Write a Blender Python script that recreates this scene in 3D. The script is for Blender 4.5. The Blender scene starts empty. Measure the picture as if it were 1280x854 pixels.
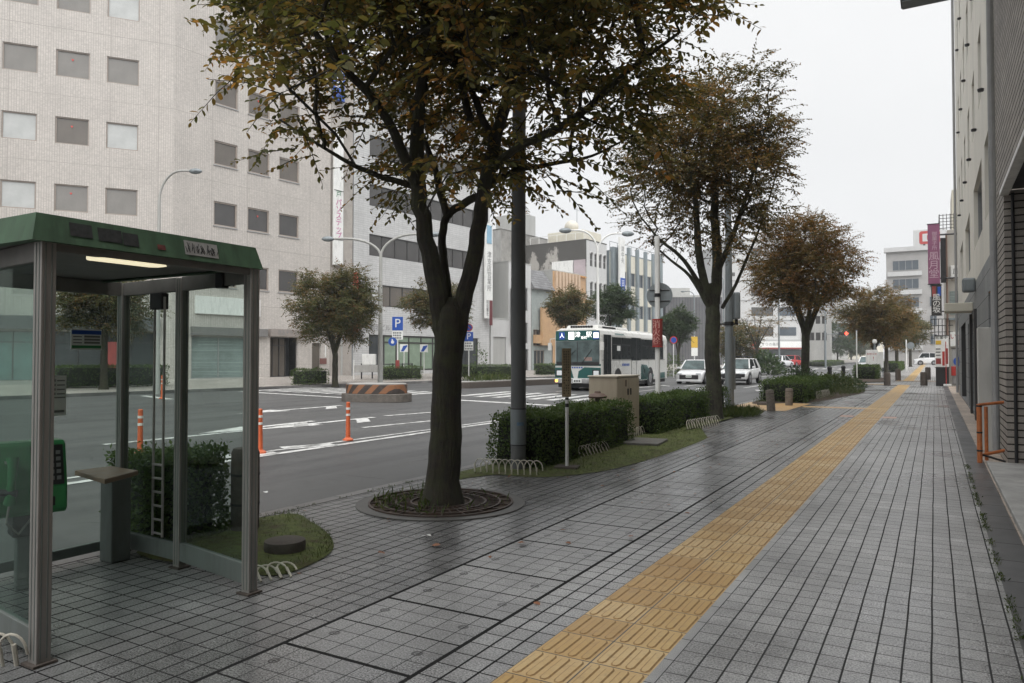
import bpy, math, random
import numpy as np
from mathutils import Vector, Matrix
R = math.radians
SC = bpy.context.scene
COL = SC.collection
rng = random.Random(7)

# ------------------------------------------------------------------ camera survey
F, CX, CY, HX, HY, EYE = 920.0, 640.0, 427.0, 1168.0, 448.0, 1.5
YAW = math.atan((HX - CX) / F)
PITCH = math.atan((HY - CY) / F)
_cp, _sp = math.cos(PITCH), math.sin(PITCH)
_cyw, _syw = math.cos(YAW), math.sin(YAW)
FWD = (-_syw * _cp, _cyw * _cp, _sp)
RGT = (_cyw, _syw, 0.0)
UPV = (_syw * _sp, -_cyw * _sp, _cp)
FD = R(6.5)
FT = (math.sin(FD), math.cos(FD))

def ray(px, py):
    a, b = (px - CX) / F, (CY - py) / F
    return [FWD[i] + a * RGT[i] + b * UPV[i] for i in range(3)]
def at(px, py, d):
    r = ray(px, py); return (r[0] * d, r[1] * d, EYE + r[2] * d)
def g(px, py, z=0.0):
    r = ray(px, py); t = (z - EYE) / r[2]; return (r[0] * t, r[1] * t)
def depth(x, y): return -_syw * x + _cyw * y
P0 = at(269, 448, 44)
def nside(x, y):                 # distance out from the far row of house fronts
    return (x - P0[0]) * FT[1] - (y - P0[1]) * FT[0]
FARK = 10.5                      # far kerb line
def T(x, y):                     # lie of the land
    z = 0.0
    if x < -5.7:
        n = nside(x, y)
        z = -0.12 + 0.0085 * min(max(-x - 9, 0), 19)
        if n < FARK: z = 0.16 + (FARK - max(n, -8)) * 0.012
    return z + 0.006 * min(max(y - 50, 0), 150)
def troad(x, y):
    return -0.12 + 0.0085 * min(max(-x - 9, 0), 19) + 0.006 * min(max(y - 50, 0), 150)
def gt(px, py):
    z = 0.0
    for _ in range(60):
        x, y = g(px, py, z); z = 0.5 * z + 0.5 * T(x, y)
    return x, y, T(x, y)
def on(px, d):                   # a spot on the ground seen in column px at camera distance d
    x, y, _ = at(px, HY, d); return (x, y, T(x, y))
def fac(px, py, off=0.0):        # a point of the far house-front plane -> (s, z)
    n = (FT[1], -FT[0]); r = ray(px, py)
    ox, oy = P0[0] + n[0] * off, P0[1] + n[1] * off
    k = (n[0] * ox + n[1] * oy) / (n[0] * r[0] + n[1] * r[1])
    x, y, z = r[0] * k, r[1] * k, EYE + r[2] * k
    return ((x - P0[0]) * FT[0] + (y - P0[1]) * FT[1], z)
def frect(x0, y0, x1, y1, off=0.0):
    a = fac(x0, (y0 + y1) / 2, off); b = fac(x1, (y0 + y1) / 2, off)
    xm = (x0 + x1) / 2
    return (a[0], b[0], fac(xm, y1, off)[1], fac(xm, y0, off)[1])
def rightwall(px, X):            # Y of a point of the plane x = X seen in column px
    r = ray(px, HY); return r[1] * X / r[0]
def rw(px, py, X):
    r = ray(px, py); k = X / r[0]; return (r[1] * k, EYE + r[2] * k)

# ------------------------------------------------------------------ mesh builder
class MB:
    def __init__(s): s.v = []; s.f = []; s.m = []
    def face(s, pts, m=0):
        i = len(s.v); s.v += [tuple(p) for p in pts]; s.f.append(tuple(range(i, i + len(pts)))); s.m.append(m); return s
    def box(s, x0, x1, y0, y1, z0, z1, m=0, rz=0.0, top=None):
        cx, cy = (x0 + x1) / 2, (y0 + y1) / 2; c, n = math.cos(rz), math.sin(rz)
        i = len(s.v)
        for z in (z0, z1):
            for x, y in ((x0, y0), (x1, y0), (x1, y1), (x0, y1)):
                k = top if (top and z == z1) else 1
                dx, dy = (x - cx) * k, (y - cy) * k
                s.v.append((cx + dx * c - dy * n, cy + dx * n + dy * c, z))
        for f in ((3, 2, 1, 0), (4, 5, 6, 7), (0, 1, 5, 4), (1, 2, 6, 5), (2, 3, 7, 6), (3, 0, 4, 7)):
            s.f.append(tuple(i + k for k in f)); s.m.append(m)
        return s
    def prism(s, poly, z0, z1, m=0):
        n = len(poly); i = len(s.v)
        s.v += [(x, y, z0) for x, y in poly] + [(x, y, z1) for x, y in poly]
        s.f.append(tuple(reversed(range(i, i + n)))); s.m.append(m)
        s.f.append(tuple(range(i + n, i + 2 * n))); s.m.append(m)
        for k in range(n):
            j = (k + 1) % n; s.f.append((i + k, i + j, i + n + j, i + n + k)); s.m.append(m)
        return s
    def tube(s, path, rad, n=8, m=0, cap=True):
        P = [Vector(p) for p in path]; rs = rad if isinstance(rad, (list, tuple)) else [rad] * len(P)
        i0 = len(s.v); prev = None
        for k, p in enumerate(P):
            d = (P[min(k + 1, len(P) - 1)] - P[max(k - 1, 0)])
            if d.length < 1e-9: d = Vector((0, 0, 1))
            d.normalize()
            if prev is None:
                a = d.cross(Vector((0, 0, 1))) if abs(d.z) < 0.9 else d.cross(Vector((1, 0, 0)))
            else: a = prev - d * prev.dot(d)
            if a.length < 1e-6: a = d.orthogonal()
            a.normalize(); prev = a; b = d.cross(a)
            for q in range(n):
                t = 2 * math.pi * q / n
                s.v.append(tuple(p + (a * math.cos(t) + b * math.sin(t)) * rs[k]))
        for k in range(len(P) - 1):
            for q in range(n):
                r = (q + 1) % n
                s.f.append((i0 + k * n + q, i0 + k * n + r, i0 + (k + 1) * n + r, i0 + (k + 1) * n + q)); s.m.append(m)
        if cap:
            s.f.append(tuple(i0 + q for q in reversed(range(n)))); s.m.append(m)
            e = i0 + (len(P) - 1) * n
            s.f.append(tuple(e + q for q in range(n))); s.m.append(m)
        return s
    def cyl(s, x, y, z0, z1, r0, r1=None, n=20, m=0):
        return s.tube([(x, y, z0), (x, y, z1)], [r0, r0 if r1 is None else r1], n, m)
    def lathe(s, prof, n=20, m=0, c=(0, 0, 0)):
        i = len(s.v)
        for r, z in prof:
            for q in range(n):
                t = 2 * math.pi * q / n; s.v.append((c[0] + r * math.cos(t), c[1] + r * math.sin(t), c[2] + z))
        for k in range(len(prof) - 1):
            for q in range(n):
                w = (q + 1) % n
                s.f.append((i + k * n + q, i + k * n + w, i + (k + 1) * n + w, i + (k + 1) * n + q)); s.m.append(m)
        s.f.append(tuple(i + q for q in reversed(range(n)))); s.m.append(m)
        e = i + (len(prof) - 1) * n
        s.f.append(tuple(e + q for q in range(n))); s.m.append(m)
        return s
    def disc(s, c, axis, r, n=24, th=0.01, m=0):
        a = Vector(axis).normalized()
        return s.tube([Vector(c) - a * th / 2, Vector(c) + a * th / 2], r, n, m)
    def build(s, name, mats, parent=None, smooth=False, bevel=0.0, loc=None, rot=None):
        me = bpy.data.meshes.new(name); me.from_pydata(s.v, [], s.f)
        if not isinstance(mats, (list, tuple)): mats = [mats]
        for m in mats: me.materials.append(m)
        if len(mats) > 1: me.polygons.foreach_set('material_index', s.m)
        if smooth:
            me.polygons.foreach_set('use_smooth', [True] * len(me.polygons))
            try: me.set_sharp_from_angle(angle=R(35))
            except Exception: pass
        me.update()
        o = bpy.data.objects.new(name, me); COL.objects.link(o)
        if parent: o.parent = parent
        if loc: o.location = loc
        if rot: o.rotation_euler = rot
        if bevel:
            b = o.modifiers.new('bevel', 'BEVEL'); b.width = bevel; b.segments = 2; b.limit_method = 'ANGLE'; b.angle_limit = R(40)
        return o

def tag(o, label, cat, group=None):
    o['label'] = label; o['category'] = cat
    if group: o['group'] = group
    return o
def thing(name, label, cat, loc=(0, 0, 0), rz=0.0, group=None):
    o = bpy.data.objects.new(name, None); COL.objects.link(o)
    o.empty_display_size = 0.2
    o.location = loc; o.rotation_euler = (0, 0, rz)
    return tag(o, label, cat, group)
def struct(o): o['kind'] = 'structure'; return o
def stuff(o, label=None, cat=None):
    o['kind'] = 'stuff'
    if label: o['label'] = label; o['category'] = cat
    return o
def copy_tree(o, parent=None):
    c = o.copy(); COL.objects.link(c)
    if parent: c.parent = parent
    for ch in list(o.children): copy_tree(ch, c)
    return c
def dup(o, label, loc, rz=None):
    c = copy_tree(o); c.location = loc; c['label'] = label
    if rz is not None: c.rotation_euler = (0, 0, rz)
    return c

def text(body, size, mat, parent, loc, rot=(R(90), 0, 0), name='lettering', vertical=False, sx=1.0, space=0.95):
    cu = bpy.data.curves.new('lettering_curve', 'FONT')
    cu.body = '\n'.join(body) if vertical else body
    cu.size = size; cu.align_x = 'CENTER'; cu.align_y = 'CENTER'; cu.extrude = 0.002
    cu.space_line = space; cu.resolution_u = 3
    tmp = bpy.data.objects.new('lettering_tmp', cu); COL.objects.link(tmp)
    dg = bpy.context.evaluated_depsgraph_get(); dg.update()
    me = bpy.data.meshes.new_from_object(tmp.evaluated_get(dg))
    bpy.data.objects.remove(tmp); bpy.data.curves.remove(cu)
    me.name = name; me.materials.clear(); me.materials.append(mat)
    o = bpy.data.objects.new(name, me); COL.objects.link(o)
    o.parent = parent; o.location = loc; o.rotation_euler = rot; o.scale = (sx, 1, 1)
    return o

# ------------------------------------------------------------------ materials
class NT:
    def __init__(s, name):
        s.mat = bpy.data.materials.new(name); s.mat.use_nodes = True
        s.t = s.mat.node_tree; s.bsdf = s.t.nodes['Principled BSDF']; s.out = s.t.nodes['Material Output']
    def n(s, typ, **kw):
        x = s.t.nodes.new(typ)
        for k, v in kw.items(): setattr(x, k, v)
        return x
    def l(s, a, b): s.t.links.new(a, b)
    def val(s, sock, v):
        if hasattr(v, 'is_output') or isinstance(v, bpy.types.NodeSocket): s.l(v, sock)
        else: sock.default_value = v
    def math(s, op, a, b=0.0, clamp=False):
        x = s.n('ShaderNodeMath', operation=op); x.use_clamp = clamp
        s.val(x.inputs[0], a); s.val(x.inputs[1], b); return x.outputs[0]
    def mix(s, fac, a, b, blend='MIX'):
        x = s.n('ShaderNodeMix', data_type='RGBA', blend_type=blend)
        s.val(x.inputs[0], fac)
        s.val(x.inputs[6], a if not isinstance(a, tuple) else (*a, 1)[:4]); s.val(x.inputs[7], b if not isinstance(b, tuple) else (*b, 1)[:4])
        return x.outputs[2]
    def pos(s, obj=False):
        if obj: return s.n('ShaderNodeTexCoord').outputs['Object']
        return s.n('ShaderNodeNewGeometry').outputs['Position']
    def noise(s, vec, scale, detail=4, rough=0.6):
        x = s.n('ShaderNodeTexNoise'); s.l(vec, x.inputs['Vector'])
        x.inputs['Scale'].default_value = scale; x.inputs['Detail'].default_value = detail; x.inputs['Roughness'].default_value = rough
        return x.outputs['Fac']
    def ramp(s, fac, stops, interp='LINEAR'):
        x = s.n('ShaderNodeValToRGB'); e = x.color_ramp.elements; x.color_ramp.interpolation = interp
        while len(e) < len(stops): e.new(0.5)
        for k, (p, c) in enumerate(stops):
            e[k].position = p; e[k].color = (*c, 1) if len(c) == 3 else c
        s.l(fac, x.inputs[0]); return x.outputs[0]
    def maprange(s, v, a, b, c, d):
        x = s.n('ShaderNodeMapRange'); s.l(v, x.inputs[0])
        for k, q in enumerate((a, b, c, d)): x.inputs[k + 1].default_value = q
        return x.outputs[0]
    def scalev(s, vec, sc):
        x = s.n('ShaderNodeVectorMath', operation='MULTIPLY'); s.l(vec, x.inputs[0]); x.inputs[1].default_value = sc
        return x.outputs[0]
    def bump(s, h, strength=0.3, dist=0.01):
        x = s.n('ShaderNodeBump'); s.l(h, x.inputs['Height']); x.inputs['Strength'].default_value = strength; x.inputs['Distance'].default_value = dist
        s.l(x.outputs[0], s.bsdf.inputs['Normal']); return x
    def col(s, c): s.l(c, s.bsdf.inputs['Base Color'])
    def rough(s, r): s.val(s.bsdf.inputs['Roughness'], r)

def pm(name, c, rough=0.6, var=0.18, scale=6.0, metal=0.0, bump=0.0, bscale=60.0, dirt=0.0, dirtcol=(0.05, 0.045, 0.04), streak=False, spec=0.5, obj=True):
    m = NT(name); p = m.pos(obj)
    f = m.noise(m.scalev(p, (1, 1, 0.25)) if streak else p, scale, 6)
    a = tuple(x * (1 - var) for x in c); b = tuple(min(1, x * (1 + var)) for x in c)
    k = m.mix(m.maprange(f, 0.3, 0.7, 0, 1), a, b)
    if dirt:
        d = m.noise(m.scalev(p, (1.6, 1.6, 0.35)) if streak else p, scale * 0.45, 8, 0.7)
        k = m.mix(m.math('MULTIPLY', m.maprange(d, 0.48, 0.72, 0, 1), dirt), k, dirtcol)
    m.col(k); m.bsdf.inputs['Metallic'].default_value = metal
    m.bsdf.inputs['Specular IOR Level'].default_value = spec
    m.rough(m.maprange(f, 0.2, 0.8, max(0.02, rough - 0.12), min(1, rough + 0.12)))
    if bump: m.bump(m.noise(p, bscale, 4), bump, 0.01)
    return m.mat

def barkmat(name, c, moss, obj=False):
    m = NT(name); p = m.pos(); v = m.scalev(p, (1, 1, 0.22)); f = m.noise(v, 26, 7, 0.7); pl = m.noise(p, 7, 5, 0.6); ms = m.noise(p, 4.5, 8, 0.72); fn = m.noise(p, 90, 3, 0.7)
    k = m.mix(m.maprange(f, 0.36, 0.62, 0, 1), tuple(x * .25 for x in c), tuple(x * 2.0 for x in c)); k = m.mix(m.maprange(pl, 0.52, 0.7, 0, .5), k, tuple(x * 2.1 for x in c))
    k = m.mix(m.math('MULTIPLY', m.maprange(ms, 0.42, 0.6, 0, .9), m.maprange(fn, .35, .6, .35, 1)), k, moss)
    m.col(k); m.rough(m.maprange(f, .3, .7, .6, .9)); m.bump(m.math('ADD', m.math('MULTIPLY', f, 1.0), m.math('MULTIPLY', fn, .25)), 1.0, 0.035); return m.mat
def joint(m, x, x0, p, j):
    """1 in a joint of width j repeating every p along coordinate socket x; also the cell index"""
    q = m.math('DIVIDE', m.math('SUBTRACT', x, x0), p)
    fr = m.math('SUBTRACT', q, m.math('FLOOR', q))
    dist = m.math('MULTIPLY', m.math('SUBTRACT', 0.5, m.math('ABSOLUTE', m.math('SUBTRACT', fr, 0.5))), p)
    return m.math('LESS_THAN', dist, j / 2), m.math('FLOOR', q), dist

def tilemat(name, c, px, py, jx, jy, x0=0.0, y0=0.0, ax=('X', 'Y'), obj=False, jc=(0.022, 0.022, 0.022), rough=0.5, speck=0.35, sscale=260.0,
            wet=0.0, cellvar=0.14, big=None, stain=0.25, holes=False, jmul=1.0, wet_shade_x=None):
    m = NT(name); p = m.pos(obj); sp = m.n('ShaderNodeSeparateXYZ'); m.l(p, sp.inputs[0])
    X, Y = sp.outputs[ax[0]], sp.outputs[ax[1]]
    # slight waviness so that the courses are not ruled with a straight edge
    wob = m.math('MULTIPLY', m.math('SUBTRACT', m.noise(p, 0.9, 2), 0.5), 0.012 if not obj else 0.0)
    X = m.math('ADD', X, wob)
    a, ia, da = joint(m, X, x0, px, jx); b, ib, db = joint(m, Y, y0, py, jy)
    j = m.math('MAXIMUM', a, b)
    if big:
        for (axn, q0, qp, qj) in big:
            c2, _, _ = joint(m, X if axn == 0 else Y, q0, qp, qj); j = m.math('MAXIMUM', j, c2)
    cv = m.n('ShaderNodeCombineXYZ'); m.l(ia, cv.inputs[0]); m.l(ib, cv.inputs[1])
    wn = m.n('ShaderNodeTexWhiteNoise', noise_dimensions='2D'); m.l(cv.outputs[0], wn.inputs['Vector'])
    sh = m.maprange(wn.outputs['Value'], 0, 1, 1 - cellvar, 1 + cellvar)
    s1 = m.noise(p, sscale, 2, 0.8)
    sh = m.math('MULTIPLY', sh, m.maprange(s1, 0.40, 0.60, 1 - speck, 1 + speck))
    s2 = m.noise(p, 0.55, 6, 0.65)
    sh = m.math('MULTIPLY', sh, m.maprange(s2, 0.3, 0.7, 1 - stain, 1 + stain * 0.5))
    s3 = m.noise(p, 5.0, 6, 0.7)
    sh = m.math('MULTIPLY', sh, m.maprange(s3, 0.35, 0.75, 1.06, 1 - stain * 0.7))
    wet_shade = None
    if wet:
        wet_shade = m.maprange(m.noise(p, 0.35, 4, 0.6), 0.38, 0.62, 0, 1)
        if wet_shade_x:   # damp, with tree and booth shade painted in, on the side towards the planting
            wx = m.maprange(X, wet_shade_x[0], wet_shade_x[1], 1, 0)
            wet_shade = m.math('MULTIPLY', m.math('ADD', m.math('MULTIPLY', wx, 0.75), m.math('MULTIPLY', wet_shade, 0.35)), 1.0, True)
        sh = m.math('MULTIPLY', sh, m.maprange(wet_shade, 0, 1, 1.0, 1 - wet))
    mul = m.n('ShaderNodeVectorMath', operation='SCALE'); mul.inputs[0].default_value = c; m.l(sh, mul.inputs['Scale'])
    k = m.mix(j, mul.outputs[0], jc)
    hgt = m.math('SUBTRACT', 1.0, j)
    if holes:
        hx = m.math('MINIMUM', m.math('ABSOLUTE', m.math('SUBTRACT', X, -2.30)), m.math('ABSOLUTE', m.math('SUBTRACT', X, -2.86)))
        _, _, hd = joint(m, Y, y0 - 0.19, 0.425, 0.01)
        dd = m.math('SQRT', m.math('ADD', m.math('MULTIPLY', hx, hx), m.math('MULTIPLY', hd, hd)))
        ring = m.math('LESS_THAN', m.math('ABSOLUTE', m.math('SUBTRACT', dd, 0.024)), 0.007)
        bar = m.math('MULTIPLY', m.math('LESS_THAN', dd, 0.02), m.math('LESS_THAN', hd, 0.006))
        k = m.mix(m.math('MAXIMUM', ring, bar), k, (0.03, 0.03, 0.03))
    m.col(k)
    r = m.maprange(s2, 0.3, 0.7, rough - 0.08, rough + 0.1)
    if wet_shade is not None: r = m.math('SUBTRACT', r, m.math('MULTIPLY', wet_shade, rough * 0.42))
    r = m.math('ADD', r, m.math('MULTIPLY', j, 0.5), True); m.l(m.math('SUBTRACT', 0.5, m.math('MULTIPLY', j, 0.48)), m.bsdf.inputs['Specular IOR Level'])
    m.rough(r)
    hh = m.math('ADD', m.math('MULTIPLY', hgt, jmul), m.math('MULTIPLY', s1, 0.12))
    m.bump(hh, 0.45, 0.006)
    return m.mat

def glassmat(name, tint=(0.75, 0.9, 0.86), transp=0.75, rough=0.02):
    m = NT(name); tr = m.n('ShaderNodeBsdfTransparent'); tr.inputs[0].default_value = (*tint, 1)
    gl = m.n('ShaderNodeBsdfGlossy'); gl.inputs['Roughness'].default_value = rough; gl.inputs[0].default_value = (0.9, 0.95, 0.93, 1)
    lw = m.n('ShaderNodeLayerWeight'); lw.inputs[0].default_value = 0.10
    f = m.math('ADD', m.math('MULTIPLY', lw.outputs['Fresnel'], 0.22), 1 - transp, True)
    df = m.n('ShaderNodeBsdfDiffuse'); df.inputs[0].default_value = (0.32, 0.38, 0.36, 1)
    s0 = m.n('ShaderNodeMixShader'); s0.inputs[0].default_value = 0.02
    grime = m.maprange(m.noise(m.pos(), 3.0, 6, 0.7), 0.5, 0.8, 0.0, 0.035); m.l(grime, s0.inputs[0])
    m.l(tr.outputs[0], s0.inputs[1]); m.l(df.outputs[0], s0.inputs[2])
    s = m.n('ShaderNodeMixShader'); m.l(f, s.inputs[0]); m.l(s0.outputs[0], s.inputs[1]); m.l(gl.outputs[0], s.inputs[2])
    m.l(s.outputs[0], m.out.inputs['Surface']); return m.mat

def leafmat(name, stops, orange=0.4, trans=0.35, scale=0.9):
    m = NT(name); rnd = m.n('ShaderNodeNewGeometry').outputs['Random Per Island']
    f = m.noise(m.pos(True), scale, 3)
    v = m.math('ADD', m.math('MULTIPLY', rnd, 0.55), m.math('MULTIPLY', m.maprange(f, 0.32, 0.68, 0, 1), orange), True)
    c = m.ramp(v, stops); m.col(c); m.rough(0.55); m.bsdf.inputs['Specular IOR Level'].default_value = 0.35
    tl = m.n('ShaderNodeBsdfTranslucent'); m.l(m.mix(0.5, c, m.mix(1.0, c, (1.6, 1.5, 0.7), 'MULTIPLY')), tl.inputs[0])
    s = m.n('ShaderNodeMixShader'); s.inputs[0].default_value = trans
    m.l(m.bsdf.outputs[0], s.inputs[1]); m.l(tl.outputs[0], s.inputs[2]); m.l(s.outputs[0], m.out.inputs['Surface'])
    return m.mat
def emit(name, c, st):
    m = NT(name); m.bsdf.inputs['Base Color'].default_value = (*c, 1); m.bsdf.inputs['Emission Color'].default_value = (*c, 1)
    m.bsdf.inputs['Emission Strength'].default_value = st; return m.mat

M = {}
M['steel'] = pm('brushed_aluminium', (0.30, 0.285, 0.265), 0.45, 0.10, 10, 0.3, streak=True, dirt=0.25)
M['green_paint'] = pm('weathered_green_paint', (0.062, 0.118, 0.068), 0.6, 0.25, 12, dirt=0.75, dirtcol=(0.035, 0.055, 0.035), streak=True)
M['ceil'] = pm('dull_ceiling_paint', (0.16, 0.155, 0.145), 0.7, 0.15, 5, dirt=0.4)
M['dark_metal'] = pm('dark_metal', (0.03, 0.03, 0.032), 0.45, 0.2, 12, 0.4)
M['black'] = pm('black_rubber', (0.015, 0.015, 0.016), 0.6, 0.2, 20)
M['phone'] = pm('green_phone_plastic', (0.028, 0.20, 0.062), 0.35, 0.1, 10)
M['shelf'] = pm('brown_laminate', (0.22, 0.15, 0.10), 0.4, 0.15, 12)
M['grey_panel'] = pm('grey_green_panel', (0.16, 0.18, 0.17), 0.5, 0.12, 5, dirt=0.5, streak=True)
M['glass'] = glassmat('booth_glass', (0.80, 0.855, 0.835), 0.985)
M['white'] = pm('white_paint', (0.72, 0.72, 0.70), 0.5, 0.06, 8, dirt=0.25, streak=True)
M['cream_wire'] = pm('cream_coated_wire', (0.55, 0.52, 0.44), 0.45, 0.1, 20, dirt=0.3)
M['paper'] = pm('printed_paper', (0.75, 0.76, 0.74), 0.6, 0.04, 8)
M['ink'] = pm('black_ink', (0.02, 0.02, 0.02), 0.6, 0.1, 8)
M['ink_grey'] = pm('grey_ink', (0.18, 0.18, 0.18), 0.6, 0.1, 8)
M['blue'] = pm('sign_blue', (0.015, 0.075, 0.36), 0.4, 0.08, 8)
M['red'] = pm('sign_red', (0.40, 0.03, 0.025), 0.45, 0.15, 12, dirt=0.2)
M['red_dull'] = pm('faded_red_paint', (0.26, 0.045, 0.04), 0.5, 0.18, 9, dirt=0.35, streak=True)
M['orange'] = pm('orange_plastic', (0.62, 0.13, 0.045), 0.45, 0.12, 14, dirt=0.25)
M['orange_pipe'] = pm('orange_painted_pipe', (0.50, 0.16, 0.05), 0.5, 0.15, 20, dirt=0.35)
M['refl'] = pm('white_reflector', (0.75, 0.72, 0.68), 0.35, 0.05, 8)
M['yellow'] = pm('yellow_paint', (0.62, 0.40, 0.05), 0.5, 0.1, 8)
M['concrete'] = pm('grey_concrete', (0.36, 0.355, 0.34), 0.85, 0.2, 3, bump=0.25, bscale=90, dirt=0.45, streak=True)
M['concrete_dark'] = pm('stained_concrete', (0.15, 0.145, 0.135), 0.85, 0.3, 2.2, bump=0.3, bscale=70, dirt=0.7, streak=True)
M['pole'] = pm('concrete_pole', (0.125, 0.13, 0.132), 0.75, 0.16, 5, bump=0.15, bscale=120, dirt=0.4, streak=True)
M['galv'] = pm('galvanised_steel', (0.21, 0.235, 0.245), 0.5, 0.14, 8, 0.3, dirt=0.3, streak=True)
M['lamp_grey'] = pm('grey_lamp_paint', (0.36, 0.36, 0.34), 0.5, 0.12, 6, dirt=0.3, streak=True)
M['stone'] = pm('rough_granite', (0.20, 0.175, 0.15), 0.85, 0.3, 18, bump=0.5, bscale=60, dirt=0.5)
M['stone_dark'] = pm('dark_brown_stone', (0.085, 0.07, 0.06), 0.8, 0.3, 18, bump=0.5, bscale=60, dirt=0.4)
M['iron'] = pm('rusty_cast_iron', (0.075, 0.058, 0.05), 0.6, 0.3, 25, 0.3, dirt=0.5, dirtcol=(0.12, 0.055, 0.03))
M['beige_box'] = pm('beige_cabinet_paint', (0.40, 0.345, 0.26), 0.5, 0.08, 3, dirt=0.35, dirtcol=(0.16, 0.11, 0.07), streak=True)
M['wood'] = pm('weathered_wood', (0.23, 0.18, 0.105), 0.8, 0.3, 22, bump=0.4, bscale=50, dirt=0.4, streak=True)
M['soil'] = pm('bare_soil', (0.06, 0.043, 0.03), 0.95, 0.4, 12, bump=0.8, bscale=35, obj=False)
M['bark'] = barkmat('wet_bark', (0.020, 0.0155, 0.011), (0.040, 0.044, 0.013), obj=False)
M['bark_moss'] = barkmat('mossy_bark', (0.032, 0.028, 0.021), (0.075, 0.088, 0.045), obj=False)
G1, G2 = (0.022, 0.034, 0.012), (0.052, 0.062, 0.020)
O1, O2 = (0.115, 0.068, 0.022), (0.21, 0.085, 0.026)
M['leaf_near'] = leafmat('turning_zelkova_leaves', [(0.0, (0.058, 0.07, 0.024)), (0.3, (0.095, 0.10, 0.034)), (0.55, (0.145, 0.125, 0.04)), (0.75, (0.25, 0.16, 0.048)), (1.0, (0.46, 0.21, 0.06))], 0.55, 0.5)
M['leaf_rust'] = leafmat('rusty_zelkova_leaves', [(0.0, (0.065, 0.072, 0.03)), (0.35, (0.11, 0.10, 0.038)), (0.65, (0.18, 0.12, 0.048)), (1.0, (0.32, 0.16, 0.062))], 0.45, 0.4)
M['leaf_rust2'] = leafmat('red_brown_zelkova_leaves', [(0.0, (0.06, 0.068, 0.026)), (0.35, (0.11, 0.09, 0.034)), (0.65, (0.20, 0.115, 0.042)), (1.0, (0.36, 0.16, 0.055))], 0.45, 0.4)
M['leaf_olive'] = leafmat('olive_green_leaves', [(0.0, (0.04, 0.056, 0.02)), (0.45, (0.08, 0.088, 0.03)), (0.75, (0.17, 0.11, 0.04)), (1.0, (0.30, 0.12, 0.045))], 0.4, 0.38)
M['leaf_green'] = leafmat('green_leaves', [(0.0, (0.025, 0.05, 0.022)), (0.5, (0.048, 0.08, 0.034)), (1.0, (0.09, 0.11, 0.045))], 0.4, 0.3)
M['hedge'] = leafmat('dark_hedge_leaves', [(0.0, (0.038, 0.068, 0.020)), (0.5, (0.07, 0.115, 0.032)), (0.85, (0.12, 0.165, 0.045)), (1.0, (0.20, 0.235, 0.07))], 0.35, 0.36, 2.5)
M['hedge_far'] = leafmat('light_hedge_leaves', [(0.0, (0.035, 0.068, 0.018)), (0.5, (0.07, 0.115, 0.028)), (1.0, (0.13, 0.165, 0.045))], 0.35, 0.2, 1.5)
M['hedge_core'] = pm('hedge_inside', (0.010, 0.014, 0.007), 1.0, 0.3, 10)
M['grass'] = leafmat('grass_blades', [(0.0, (0.03, 0.055, 0.012)), (0.5, (0.06, 0.09, 0.02)), (0.85, (0.12, 0.13, 0.035)), (1.0, (0.17, 0.13, 0.06))], 0.35, 0.25, 3)
M['moss'] = pm('mossy_earth', (0.085, 0.105, 0.028), 0.95, 0.45, 12, bump=1.0, bscale=60, dirt=0.9, dirtcol=(0.055, 0.036, 0.02), obj=False)
M['dry_leaf'] = pm('fallen_leaf', (0.23, 0.10, 0.05), 0.7, 0.3, 30)
# ================================================================== GROUND
def lerp_steps(a, b, step, breaks=()):
    xs = {a, b}
    k = max(1, int(math.ceil((b - a) / step)))
    for i in range(k + 1): xs.add(a + (b - a) * i / k)
    for q in breaks:
        if a < q < b: xs.add(q)
    return sorted(xs)
def sheet(name, x0, x1, y0, y1, zf, off, mat, step=6.0, skirt=0.0):
    xs = lerp_steps(x0, x1, step, (-9, -28)); ys = lerp_steps(y0, y1, step, (50, 200)); mb = MB()
    for i in range(len(xs) - 1):
        for j in range(len(ys) - 1):
            mb.face([(x, y, zf(x, y) + off) for x, y in ((xs[i], ys[j]), (xs[i + 1], ys[j]), (xs[i + 1], ys[j + 1]), (xs[i], ys[j + 1]))])
    return mb
def quadmark(mb, a, b, w, zf=troad, off=0.008, m=0):
    """painted line from a to b of width w laid on the road"""
    ax, ay = a; bx, by = b; L = math.hypot(bx - ax, by - ay); k = max(1, int(L / 1.0))
    nx, ny = -(by - ay) / L * w / 2, (bx - ax) / L * w / 2
    for i in range(k):
        p = [(ax + (bx - ax) * t / k, ay + (by - ay) * t / k) for t in (i, i + 1)]
        mb.face([(x, y, zf(x, y) + off) for x, y in ((p[0][0] - nx, p[0][1] - ny), (p[1][0] - nx, p[1][1] - ny), (p[1][0] + nx, p[1][1] + ny), (p[0][0] + nx, p[0][1] + ny))], m)
def polymark(mb, pts, zf=troad, off=0.008, m=0):
    mb.face([(x, y, zf(x, y) + off) for x, y in pts], m)

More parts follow.
